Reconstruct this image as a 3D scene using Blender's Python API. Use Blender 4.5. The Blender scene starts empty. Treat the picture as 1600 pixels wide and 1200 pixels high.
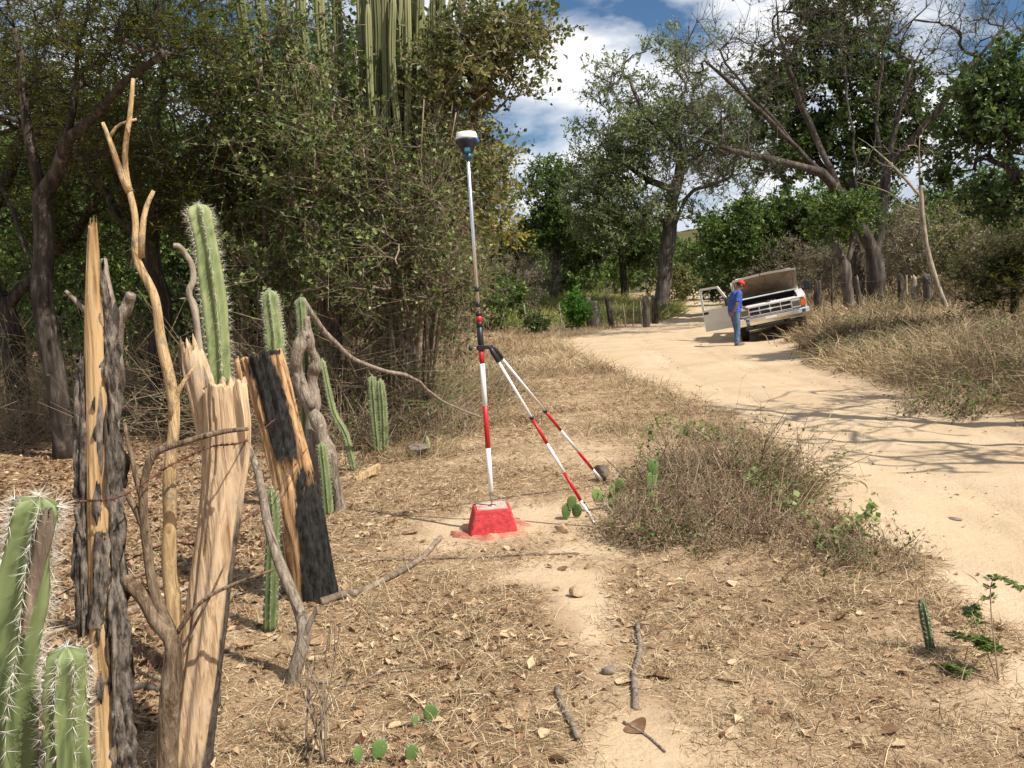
import bpy, math, random
import numpy as np
from mathutils import Vector, Matrix

# ------------------------------------------------------------------ camera, sky, sun, exposure
SC = bpy.context.scene
COL = SC.collection
R_ = math.radians
FPX = 1385.0                      # focal length in photo pixels (1600 wide)
EYE = 1.6
PITCH, ROLL = R_(5.4), R_(-3.2)
CM = (Matrix.Rotation(math.pi / 2 - PITCH, 3, 'X') @ Matrix.Rotation(ROLL, 3, 'Z'))
camd = bpy.data.cameras.new('camera')
camd.sensor_width = 36.0
camd.lens = 36.0 * FPX / 1600.0
camd.clip_start, camd.clip_end = 0.05, 12000.0
camo = bpy.data.objects.new('camera', camd)
COL.objects.link(camo)
camo.matrix_world = Matrix.Translation((0, 0, EYE)) @ CM.to_4x4()
SC.camera = camo

SUN_EL = R_(52.0)
SUN_H = Vector((0.80, -0.60)).normalized()
SUN_DIR = Vector((SUN_H.x * math.cos(SUN_EL), SUN_H.y * math.cos(SUN_EL), math.sin(SUN_EL)))
sund = bpy.data.lights.new('sun', 'SUN')
sund.energy, sund.angle, sund.color = 5.0, R_(0.5), (1.0, 0.94, 0.84)
suno = bpy.data.objects.new('sun', sund)
COL.objects.link(suno)
suno.rotation_euler = (-SUN_DIR).to_track_quat('-Z', 'Y').to_euler()

W = bpy.data.worlds.new('World')
SC.world = W
W.use_nodes = True
wn = W.node_tree
wn.nodes.clear()


def nn(nt, kind, **kw):
    n = nt.nodes.new(kind)
    for k, v in kw.items():
        if k == 'inp':
            for kk, vv in v.items():
                if isinstance(vv, bpy.types.NodeSocket):
                    nt.links.new(vv, n.inputs[kk])
                else:
                    n.inputs[kk].default_value = vv
        else:
            setattr(n, k, v)
    return n


def ramp(nt, fac, stops, interp='LINEAR'):
    r = nt.nodes.new('ShaderNodeValToRGB')
    r.color_ramp.interpolation = interp
    el = r.color_ramp.elements
    while len(el) < len(stops):
        el.new(0.5)
    for e, (p, c) in zip(el, stops):
        e.position = p
        e.color = (*c, 1) if len(c) == 3 else c
    nt.links.new(fac, r.inputs[0])
    return r.outputs[0]


def build_world():
    nt = wn
    sky = nn(nt, 'ShaderNodeTexSky', sky_type='NISHITA', sun_disc=False, sun_elevation=SUN_EL,
             sun_rotation=math.atan2(SUN_H.x, SUN_H.y), altitude=200.0, air_density=1.0, dust_density=0.15, ozone_density=3.0)
    tc = nn(nt, 'ShaderNodeTexCoord')
    sep = nn(nt, 'ShaderNodeSeparateXYZ', inp={0: tc.outputs['Generated']})
    zz = nn(nt, 'ShaderNodeMath', operation='MAXIMUM', inp={0: sep.outputs[2], 1: 0.0})
    co = nn(nt, 'ShaderNodeCombineXYZ', inp={0: sep.outputs[0], 1: sep.outputs[1], 2: zz.outputs[0]})
    mp = nn(nt, 'ShaderNodeMapping', inp={0: co.outputs[0], 1: (4.35, 8.55, 0.0), 3: (1.0, 1.0, 2.1)})
    n1 = nn(nt, 'ShaderNodeTexNoise', inp={0: mp.outputs[0], 'Scale': 3.4, 'Detail': 9.0, 'Roughness': 0.52, 'Distortion': 0.15})
    cov = ramp(nt, n1.outputs[0], [(0.43, (0, 0, 0)), (0.54, (1, 1, 1))])
    # billow shading: cloud bases and hollows are greyer than the sunlit bulges
    mp2 = nn(nt, 'ShaderNodeMapping', inp={0: co.outputs[0], 1: (4.30, 8.60, 0.08), 3: (1.0, 1.0, 2.1)})
    n2 = nn(nt, 'ShaderNodeTexNoise', inp={0: mp2.outputs[0], 'Scale': 5.5, 'Detail': 7.0, 'Roughness': 0.5})
    ccol = ramp(nt, n2.outputs[0], [(0.40, (6.8, 7.5, 9.0)), (0.56, (13.0, 13.1, 13.3))])
    mix = nn(nt, 'ShaderNodeMixRGB', inp={0: cov, 1: nn(nt, 'ShaderNodeHueSaturation', inp={'Color': sky.outputs[0], 'Saturation': 1.15}).outputs[0], 2: ccol})
    bg = nn(nt, 'ShaderNodeBackground', inp={0: mix.outputs[0], 1: 0.067})
    out = nn(nt, 'ShaderNodeOutputWorld')
    nt.links.new(bg.outputs[0], out.inputs[0])


build_world()
SC.view_settings.view_transform = 'Standard'
SC.view_settings.look = 'None'
SC.view_settings.exposure = 0.40
SC.view_settings.gamma = 1.0
SC.cycles.max_bounces = 6
SC.cycles.diffuse_bounces = 3
SC.cycles.transmission_bounces = 3
SC.cycles.transparent_max_bounces = 6

# ------------------------------------------------------------------ helpers
rng = np.random.default_rng(11)
CMn = np.array(CM)


def ray(px, py):
    return CMn @ np.array([(px - 800.0) / FPX, (600.0 - py) / FPX, -1.0])


def P(px, py, Y):
    d = ray(px, py)
    return np.array([0, 0, EYE]) + d * (Y / d[1])


def hashn(x, y, z, seed):
    n = (x * 374761393 + y * 668265263 + z * 1442695041 + seed * 1274126177) & 0xffffffff
    n = ((n ^ (n >> 13)) * 1274126177) & 0xffffffff
    return ((n ^ (n >> 16)) & 0xffff) / 65535.0


def vnoise(x, y, z=0.0, seed=0):
    x, y, z = np.broadcast_arrays(np.asarray(x, float), np.asarray(y, float), np.asarray(z, float))
    xi, yi, zi = np.floor(x).astype(np.int64), np.floor(y).astype(np.int64), np.floor(z).astype(np.int64)
    fx, fy, fz = x - xi, y - yi, z - zi
    fx, fy, fz = (f * f * (3 - 2 * f) for f in (fx, fy, fz))
    r = 0
    for a in (0, 1):
        for b in (0, 1):
            for c in (0, 1):
                w = (fx if a else 1 - fx) * (fy if b else 1 - fy) * (fz if c else 1 - fz)
                r = r + w * hashn(xi + a, yi + b, zi + c, seed)
    return r


def fbm(x, y, z=0.0, seed=0, octs=4):
    s, a, t = 0, 0.5, 0
    for o in range(octs):
        k = 2.0 ** o
        s = s + a * vnoise(np.asarray(x) * k, np.asarray(y) * k, np.asarray(z) * k, seed + o)
        t += a
        a *= 0.5
    return s / t


def sstep(a, b, x):
    t = np.clip((np.asarray(x, float) - a) / (b - a), 0, 1)
    return t * t * (3 - 2 * t)


# road edges and terrain
RY = np.array([-60, -20, 0, 3.5, 4.6, 5.5, 6.8, 9, 11, 13.3, 18.3, 25, 31, 36, 41, 46, 60, 100, 160, 400.])
RL = np.array([5., 3.2, 2.2, 2.06, 2.3, 2.4, 2.6, 2.9, 2.92, 2.7, 2.4, 1.95, 2.1, 3.9, 6.9, 8.9, 12.0, 20.8, 34., 88.])
SY = np.array([-60, -20, 0, 9.3, 10.5, 12, 14.9, 18, 22, 27, 36, 46, 60, 100, 160, 400.])
SR = np.array([12., 8., 6., 5.5, 5.4, 5.25, 5.4, 5.9, 6.8, 7.7, 9.4, 11.3, 14.6, 24.0, 38., 93.])


def xl(y):
    return np.interp(y, RY, RL)


def xr(y):
    return np.interp(y, SY, SR)


def road_d(x, y):
    """signed distance-ish: > 0 inside the road, metres to the nearer edge"""
    return np.minimum(x - xl(y), xr(y) - x)


def H(x, y):
    x, y = np.asarray(x, float), np.asarray(y, float)
    near = np.clip(1.2 - np.hypot(x, y) / 60.0, 0, 1)
    h = 0.10 * (fbm(x * 0.35, y * 0.35, 0, 3, 3) - 0.5) * near
    h = h + 0.045 * (fbm(x * 1.7, y * 1.7, 0, 5, 3) - 0.5) * near
    yc = np.clip(y, 0, 160)
    h = h + 0.006 * np.maximum(yc - 10, 0) + 0.004 * np.maximum(yc - 35, 0)
    d = x - xr(y)
    fade = sstep(60, 40, y)
    h = h + (0.34 * sstep(-0.1, 1.7, d) + 0.02 * np.clip(d - 1.7, 0, 15)) * fade
    h = h + 0.09 * np.clip(x - 19 - 0.1 * np.clip(y - 40, 0, 100), 0, 40) * sstep(24, 40, y) * sstep(400, 100, y)
    rd = road_d(x, y)
    h = h - 0.05 * sstep(0.0, 0.5, rd)
    h = h + 0.07 * np.exp(-(((x - 1.5) / 0.8) ** 2 + ((y - 6.6) / 1.3) ** 2))
    # left field behind the far fence
    h = h + 0.9 * sstep(44, 58, y) * sstep(9, 3, x - 0.16 * (y - 46)) * sstep(200, 90, y) * sstep(-10, -3, x)
    return h


def Hs(x, y):
    return float(H(x, y))


def grd(px, py, it=12):
    """ground point seen at a photo pixel (near ground only)"""
    d = ray(px, py)
    t = (0.0 - EYE) / d[2]
    for _ in range(it):
        p = np.array([0, 0, EYE]) + t * d
        t = t + 0.8 * ((Hs(p[0], p[1]) - EYE) / d[2] - t)
    p = np.array([0, 0, EYE]) + t * d
    p[2] = Hs(p[0], p[1])
    return p


def onG(px, py, Y):
    p = P(px, py, Y)
    p[2] = Hs(p[0], p[1])
    return p


class MB:
    def __init__(s):
        s.v, s.t, s.f, s.m, s.n = [], [], [], [], 0
        s.sm = []

    def add(s, v, faces, tint=0.5, mat=0, smooth=True):
        v = np.asarray(v, np.float32).reshape(-1, 3)
        s.v.append(v)
        s.t.append(np.broadcast_to(np.asarray(tint, np.float32), (len(v),)))
        if isinstance(faces, np.ndarray):
            faces = [faces]
        for fa in faces:
            fa = np.asarray(fa, np.int64)
            if fa.ndim == 1:
                fa = fa[None, :]
            s.f.append(fa + s.n)
            s.m.append(mat)
            s.sm.append(smooth)
        s.n += len(v)
        return s

    def xf(s, fn):
        s.v = [fn(v) for v in s.v]
        return s

    def mesh(s, name, mats):
        me = bpy.data.meshes.new(name)
        v = np.concatenate(s.v).astype(np.float32)
        me.vertices.add(len(v))
        me.vertices.foreach_set('co', v.ravel())
        tot = np.concatenate([np.full(len(f), f.shape[1]) for f in s.f])
        idx = np.concatenate([f.ravel() for f in s.f])
        mi = np.concatenate([np.full(len(f), m) for f, m in zip(s.f, s.m)])
        sm = np.concatenate([np.full(len(f), b) for f, b in zip(s.f, s.sm)])
        me.loops.add(len(idx))
        me.loops.foreach_set('vertex_index', idx.astype(np.int32))
        me.polygons.add(len(tot))
        st = np.zeros(len(tot), np.int32)
        st[1:] = np.cumsum(tot)[:-1]
        me.polygons.foreach_set('loop_start', st)
        me.polygons.foreach_set('material_index', mi.astype(np.int32))
        me.polygons.foreach_set('use_smooth', sm.astype(bool))
        at = me.attributes.new('tint', 'FLOAT', 'POINT')
        at.data.foreach_set('value', np.concatenate(s.t).astype(np.float32))
        for m in (mats if isinstance(mats, (list, tuple)) else [mats]):
            me.materials.append(m)
        me.update(calc_edges=True)
        return me

    def build(s, name, mats, parent=None, loc=None):
        """verts in world; the object's origin goes to loc (or to the parent's)"""
        o0 = np.zeros(3)
        if loc is not None:
            o0 = np.asarray(loc, float)
        if parent is not None and loc is None and parent.get('_o') is not None:
            o0 = np.array(parent['_o'])
        if np.any(o0):
            s.v = [v - o0.astype(np.float32) for v in s.v]
        ob = bpy.data.objects.new(name, s.mesh(name, mats))
        COL.objects.link(ob)
        if parent is not None:
            ob.parent = parent
        elif loc is not None:
            ob.location = loc
        ob['_o'] = [float(c) for c in o0]
        ORIG.append(ob)
        return ob


ORIG = []


def tag(o, label=None, cat=None, group=None, kind=None):
    if label:
        o['label'] = label
    if cat:
        o['category'] = cat
    if group:
        o['group'] = group
    if kind:
        o['kind'] = kind
    return o


def thing(name, loc, label, cat, group=None):
    o = bpy.data.objects.new(name, None)
    o.empty_display_size = 0.1
    COL.objects.link(o)
    o.location = loc
    o['_o'] = [float(c) for c in loc]
    ORIG.append(o)
    return tag(o, label, cat, group)


def copy_tree(o, loc, rz=0.0, sc=1.0, label=None, sz=None):
    c = o.copy()
    COL.objects.link(c)
    c.location = loc
    c.rotation_euler = (0, 0, rz)
    c.scale = (sc, sc, sz or sc)
    if label:
        c['label'] = label
    for ch in o.children:
        d = ch.copy()
        COL.objects.link(d)
        d.parent = c
        for g in ch.children:
            e = g.copy()
            COL.objects.link(e)
            e.parent = d
    return c


# --- primitives
def nrm(a):
    return a / np.maximum(np.linalg.norm(a, axis=-1, keepdims=True), 1e-9)


def tubes(mb, pts, rad, sides=5, tint=0.5, mat=0, cap=True):
    """pts (B,n,3), rad (B,n): a batch of tapered tubes"""
    pts = np.asarray(pts, float)
    rad = np.asarray(rad, float)
    if pts.ndim == 2:
        pts, rad = pts[None], rad[None]
    B, n, _ = pts.shape
    t = nrm(np.gradient(pts, axis=1))
    mean = nrm(pts[:, -1] - pts[:, 0])
    ax = np.eye(3)[np.argmin(np.abs(mean), axis=1)][:, None, :]
    u = nrm(np.cross(t, np.broadcast_to(ax, t.shape)))
    w = np.cross(t, u)
    a = np.linspace(0, 2 * np.pi, sides, endpoint=False)
    ring = (np.cos(a)[None, None, :, None] * u[:, :, None, :] + np.sin(a)[None, None, :, None] * w[:, :, None, :])
    v = pts[:, :, None, :] + ring * rad[:, :, None, None]
    base = (np.arange(B) * n * sides)[:, None, None]
    i = np.arange(n - 1)[None, :, None] * sides
    j = np.arange(sides)[None, None, :]
    j2 = (j + 1) % sides
    q = np.stack([base + i + j, base + i + j2, base + i + sides + j2, base + i + sides + j], -1).reshape(-1, 4)
    fs = [q]
    if cap:
        b0 = (np.arange(B) * n * sides)[:, None]
        fs.append(b0 + np.arange(sides)[::-1][None, :])
        fs.append(b0 + (n - 1) * sides + np.arange(sides)[None, :])
    tn = np.asarray(tint, float)
    if tn.ndim == 1:
        tn = np.repeat(tn, n * sides)
    elif tn.ndim == 2:
        tn = np.repeat(tn.reshape(-1), sides)
    mb.add(v.reshape(-1, 3), fs, tn, mat)


def tube(mb, pts, rad, sides=8, tint=0.5, mat=0, cap=True):
    pts = np.asarray(pts, float)
    rad = np.broadcast_to(np.asarray(rad, float), (len(pts),))
    tubes(mb, pts[None], rad[None], sides, tint, mat, cap)


def smooth_path(pts, n):
    """Catmull-Rom resample"""
    p = np.asarray(pts, float)
    if len(p) == 2:
        return p[0] + (p[1] - p[0]) * np.linspace(0, 1, n)[:, None]
    e = np.concatenate([[2 * p[0] - p[1]], p, [2 * p[-1] - p[-2]]])
    s = np.linspace(0, len(p) - 1 - 1e-6, n)
    k = s.astype(int)
    f = (s - k)[:, None]
    a, b, c, d = e[k], e[k + 1], e[k + 2], e[k + 3]
    return 0.5 * (2 * b + (c - a) * f + (2 * a - 5 * b + 4 * c - d) * f ** 2 + (3 * b - a - 3 * c + d) * f ** 3)


def rbox(mb, c, s, b=0.01, tint=0.5, mat=0, M=None):
    """chamfered box"""
    h = np.asarray(s, float) / 2
    b = min(b, h.min() * 0.9)
    V, idx = [], {}
    for sx in (-1, 1):
        for sy in (-1, 1):
            for sz in (-1, 1):
                S = np.array([sx, sy, sz])
                for k in range(3):
                    q = h - b
                    q = q.copy()
                    q[k] = h[k]
                    idx[(sx, sy, sz, k)] = len(V)
                    V.append(S * q)
    fs = []

    def quad(ids):
        p = np.array([V[i] for i in ids])
        nrmv = np.cross(p[1] - p[0], p[2] - p[0])
        fs.append(ids if np.dot(nrmv, p.mean(0)) > 0 else ids[::-1])
    for k in range(3):
        o = [i for i in range(3) if i != k]
        for sg in (-1, 1):
            ids = []
            for a, b2 in ((-1, -1), (1, -1), (1, 1), (-1, 1)):
                S = [0, 0, 0]
                S[k], S[o[0]], S[o[1]] = sg, a, b2
                ids.append(idx[(*S, k)])
            quad(ids)
        for a in (-1, 1):
            for b2 in (-1, 1):
                S0, S1 = [0, 0, 0], [0, 0, 0]
                S0[o[0]] = S1[o[0]] = a
                S0[o[1]] = S1[o[1]] = b2
                S0[k], S1[k] = -1, 1
                quad([idx[(*S0, o[0])], idx[(*S1, o[0])], idx[(*S1, o[1])], idx[(*S0, o[1])]])
    for sx in (-1, 1):
        for sy in (-1, 1):
            for sz in (-1, 1):
                quad([idx[(sx, sy, sz, k)] for k in range(3)])
    V = np.array(V)
    if M is not None:
        V = V @ np.asarray(M, float).T
    V = V + np.asarray(c, float)
    q4 = np.array([f for f in fs if len(f) == 4])
    t3 = np.array([f for f in fs if len(f) == 3])
    mb.add(V, [q4, t3], tint, mat, False)


def lathe(mb, prof, sides=24, c=(0, 0, 0), tint=0.5, mat=0, axis=(0, 0, 1), cap=True):
    prof = np.asarray(prof, float)
    ax = nrm(np.asarray(axis, float))
    ref = np.array([1., 0, 0]) if abs(ax[0]) < 0.9 else np.array([0, 1., 0])
    u = nrm(np.cross(ax, ref))
    w = np.cross(ax, u)
    a = np.linspace(0, 2 * np.pi, sides, endpoint=False)
    v = (prof[:, 0][:, None, None] * (np.cos(a)[None, :, None] * u + np.sin(a)[None, :, None] * w)
         + prof[:, 1][:, None, None] * ax + np.asarray(c, float))
    n = len(prof)
    i = np.arange(n - 1)[:, None] * sides
    j = np.arange(sides)[None, :]
    j2 = (j + 1) % sides
    q = np.stack([i + j, i + j2, i + sides + j2, i + sides + j], -1).reshape(-1, 4)
    fs = [q]
    if cap:
        fs += [np.arange(sides)[::-1][None], (n - 1) * sides + np.arange(sides)[None]]
    mb.add(v.reshape(-1, 3), fs, tint, mat)


def prism(mb, poly, a0, a1, axis=0, tint=0.5, mat=0, smooth=False):
    """extrude a 2-D polygon (the other two axes in order) along axis"""
    poly = np.asarray(poly, float)
    n = len(poly)
    V = np.zeros((2 * n, 3))
    o = [i for i in range(3) if i != axis]
    for k, a in enumerate((a0, a1)):
        V[k * n:(k + 1) * n, axis] = a
        V[k * n:(k + 1) * n, o[0]] = poly[:, 0]
        V[k * n:(k + 1) * n, o[1]] = poly[:, 1]
    j = np.arange(n)
    j2 = (j + 1) % n
    mb.add(V, [np.stack([j, j2, n + j2, n + j], -1), np.arange(n)[::-1][None], (n + np.arange(n))[None]], tint, mat, smooth)


def ellipsoid(mb, c, r, nu=14, nv=9, tint=0.5, mat=0, M=None):
    th = np.linspace(0.001, math.pi - 0.001, nv)
    a = np.linspace(0, 2 * np.pi, nu, endpoint=False)
    v = np.stack([np.sin(th)[:, None] * np.cos(a), np.sin(th)[:, None] * np.sin(a), np.cos(th)[:, None] * np.ones(nu)], -1) * np.asarray(r, float)
    v = v.reshape(-1, 3)
    if M is not None:
        v = v @ np.asarray(M, float).T
    i = np.arange(nv - 1)[:, None] * nu
    j = np.arange(nu)[None, :]
    j2 = (j + 1) % nu
    q = np.stack([i + j, i + nu + j, i + nu + j2, i + j2], -1).reshape(-1, 4)
    mb.add(v + np.asarray(c, float), [q, np.arange(nu)[None], ((nv - 1) * nu + np.arange(nu)[::-1])[None]], tint, mat)


def leaves(mb, pos, ax, nor, ln, wd, tint, mat=0, fold=0.18, curl=0.0):
    """folded rhombic leaves, one quad each"""
    ax = nrm(ax)
    sd = nrm(np.cross(ax, nor))
    nr = np.cross(sd, ax)
    ln = np.broadcast_to(np.asarray(ln, float), (len(pos),))[:, None]
    wd = np.broadcast_to(np.asarray(wd, float), (len(pos),))[:, None]
    mid = pos + ax * ln * 0.45
    v = np.stack([pos, mid + sd * wd * 0.5 + nr * wd * fold, pos + ax * ln - nr * ln * curl, mid - sd * wd * 0.5 + nr * wd * fold], 1)
    n = len(pos)
    q = (np.arange(n) * 4)[:, None] + np.arange(4)[None]
    mb.add(v.reshape(-1, 3), [q], np.repeat(np.broadcast_to(tint, (n,)), 4), mat, False)


def blades(mb, pos, d, ln, wd, bend, tint, mat=0, two=True):
    """grass blades: pos (n,3), d unit lean directions, bend = extra droop"""
    n = len(pos)
    ln = np.broadcast_to(np.asarray(ln, float), (n,))[:, None]
    wd = np.broadcast_to(np.asarray(wd, float), (n,))[:, None]
    r = rng.normal(size=(n, 3))
    sd = nrm(np.cross(d, r))
    hd = d * np.array([1, 1, 0])
    m = pos + d * ln * 0.55
    tip = pos + d * ln + hd * ln * bend - np.array([0, 0, 1]) * ln * bend * 0.5
    tn = np.broadcast_to(tint, (n,))
    if two:
        v = np.stack([pos - sd * wd / 2, pos + sd * wd / 2, m + sd * wd * 0.4, m - sd * wd * 0.4, tip], 1)
        b = (np.arange(n) * 5)[:, None]
        mb.add(v.reshape(-1, 3), [b + np.array([0, 1, 2, 3]), b + np.array([3, 2, 4])], np.repeat(tn, 5), mat, False)
    else:
        v = np.stack([pos - sd * wd / 2, pos + sd * wd / 2, tip], 1)
        b = (np.arange(n) * 3)[:, None]
        mb.add(v.reshape(-1, 3), [b + np.array([0, 1, 2])], np.repeat(tn, 3), mat, False)


def rdir(n, up=0.0, flat=1.0):
    d = rng.normal(size=(n, 3))
    d[:, 2] = d[:, 2] * flat + up
    return nrm(d)


# ------------------------------------------------------------------ materials
def newmat(name):
    m = bpy.data.materials.new(name)
    m.use_nodes = True
    nt = m.node_tree
    nt.nodes.clear()
    out = nt.nodes.new('ShaderNodeOutputMaterial')
    return m, nt, out


def m_leaf(name, c0, c1, c2, trans=0.35, rough=0.45, spec=0.35):
    m, nt, out = newmat(name)
    at = nn(nt, 'ShaderNodeAttribute', attribute_name='tint')
    c = ramp(nt, at.outputs['Fac'], [(0.0, c0), (0.55, c1), (1.0, c2)])
    p = nn(nt, 'ShaderNodeBsdfPrincipled', inp={'Base Color': c, 'Roughness': rough, 'Specular IOR Level': spec})
    h = nn(nt, 'ShaderNodeHueSaturation', inp={'Color': c, 'Saturation': 1.1, 'Value': 1.5})
    t = nn(nt, 'ShaderNodeBsdfTranslucent', inp={0: h.outputs[0]})
    x = nn(nt, 'ShaderNodeMixShader', inp={0: trans, 1: p.outputs[0], 2: t.outputs[0]})
    nt.links.new(x.outputs[0], out.inputs[0])
    return m


def m_plain(name, c, rough=0.6, metal=0.0, spec=0.5, var=0.12, scale=12.0, bump=0.0, dirt=None, coat=0.0):
    m, nt, out = newmat(name)
    tc = nn(nt, 'ShaderNodeTexCoord')
    n = nn(nt, 'ShaderNodeTexNoise', inp={0: tc.outputs['Object'], 'Scale': scale, 'Detail': 5.0, 'Roughness': 0.6})
    lo = tuple(x * (1 - var) for x in c)
    hi = tuple(min(1, x * (1 + var)) for x in c)
    col = ramp(nt, n.outputs[0], [(0.3, lo), (0.7, hi)])
    if dirt:
        n2 = nn(nt, 'ShaderNodeTexNoise', inp={0: tc.outputs['Object'], 'Scale': scale * 0.35, 'Detail': 8.0, 'Roughness': 0.7})
        f = ramp(nt, n2.outputs[0], [(dirt[1], (0, 0, 0)), (dirt[1] + 0.12, (1, 1, 1))])
        mx = nn(nt, 'ShaderNodeMixRGB', inp={0: f, 1: col, 2: (*dirt[0], 1)})
        col = mx.outputs[0]
    p = nn(nt, 'ShaderNodeBsdfPrincipled', inp={'Base Color': col, 'Roughness': rough, 'Metallic': metal, 'Specular IOR Level': spec, 'Coat Weight': coat})
    if bump:
        b = nn(nt, 'ShaderNodeBump', inp={'Height': n.outputs[0], 'Strength': bump, 'Distance': 0.01})
        nt.links.new(b.outputs[0], p.inputs['Normal'])
    nt.links.new(p.outputs[0], out.inputs[0])
    return m


def m_bark(name, c0, c1, c2, scale=14.0, stretch=0.18, bump=0.8, dist=0.02):
    """fissured bark or weathered wood: noise stretched along z"""
    m, nt, out = newmat(name)
    tc = nn(nt, 'ShaderNodeTexCoord')
    mp = nn(nt, 'ShaderNodeMapping', inp={0: tc.outputs['Object'], 3: (1, 1, stretch)})
    n = nn(nt, 'ShaderNodeTexNoise', inp={0: mp.outputs[0], 'Scale': scale, 'Detail': 8.0, 'Roughness': 0.62, 'Distortion': 0.6})
    n2 = nn(nt, 'ShaderNodeTexNoise', inp={0: tc.outputs['Object'], 'Scale': scale * 0.16, 'Detail': 4.0})
    c = ramp(nt, n.outputs[0], [(0.30, c0), (0.52, c1), (0.72, c2)])
    g = ramp(nt, n2.outputs[0], [(0.35, (0.65, 0.65, 0.65)), (0.65, (1.2, 1.2, 1.2))])
    mx = nn(nt, 'ShaderNodeMixRGB', blend_type='MULTIPLY', inp={0: 1.0, 1: c, 2: g})
    p = nn(nt, 'ShaderNodeBsdfPrincipled', inp={'Base Color': mx.outputs[0], 'Roughness': 0.9, 'Specular IOR Level': 0.2})
    b = nn(nt, 'ShaderNodeBump', inp={'Height': n.outputs[0], 'Strength': bump, 'Distance': dist})
    nt.links.new(b.outputs[0], p.inputs['Normal'])
    nt.links.new(p.outputs[0], out.inputs[0])
    return m


def m_stick(name, c0, c1, c2, spot=(0.52, 0.49, 0.44), amt=0.60, scale=30.0):
    """weathered branch: fine cracks along z, peeling bark patches and pale lichen spots"""
    m, nt, out = newmat(name)
    tc = nn(nt, 'ShaderNodeTexCoord')
    mp = nn(nt, 'ShaderNodeMapping', inp={0: tc.outputs['Object'], 3: (1, 1, 0.22)})
    n = nn(nt, 'ShaderNodeTexNoise', inp={0: mp.outputs[0], 'Scale': scale * 2, 'Detail': 8.0, 'Roughness': 0.68, 'Distortion': 0.8})
    n2 = nn(nt, 'ShaderNodeTexNoise', inp={0: tc.outputs['Object'], 'Scale': scale * 0.55, 'Detail': 7.0, 'Roughness': 0.7})
    n3 = nn(nt, 'ShaderNodeTexNoise', inp={0: mp.outputs[0], 'Scale': scale * 0.5, 'Detail': 5.0, 'Roughness': 0.6, 'Distortion': 1.2})
    c = ramp(nt, n.outputs[0], [(0.30, c0), (0.50, c1), (0.70, c2)])
    f = ramp(nt, n2.outputs[0], [(amt, (0, 0, 0)), (amt + 0.06, (0.9, 0.9, 0.9))])
    mx = nn(nt, 'ShaderNodeMixRGB', inp={0: f, 1: c, 2: (*spot, 1)})
    g = ramp(nt, n3.outputs[0], [(0.36, (0.30, 0.26, 0.22)), (0.46, (1, 1, 1))])
    mx2 = nn(nt, 'ShaderNodeMixRGB', blend_type='MULTIPLY', inp={0: 0.8, 1: mx.outputs[0], 2: g})
    p = nn(nt, 'ShaderNodeBsdfPrincipled', inp={'Base Color': mx2.outputs[0], 'Roughness': 0.9, 'Specular IOR Level': 0.15})
    hs = nn(nt, 'ShaderNodeMixRGB', blend_type='MULTIPLY', inp={0: 1.0, 1: n.outputs[0], 2: g})
    b = nn(nt, 'ShaderNodeBump', inp={'Height': hs.outputs[0], 'Strength': 1.0, 'Distance': 0.012})
    nt.links.new(b.outputs[0], p.inputs['Normal'])
    nt.links.new(p.outputs[0], out.inputs[0])
    return m


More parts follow.
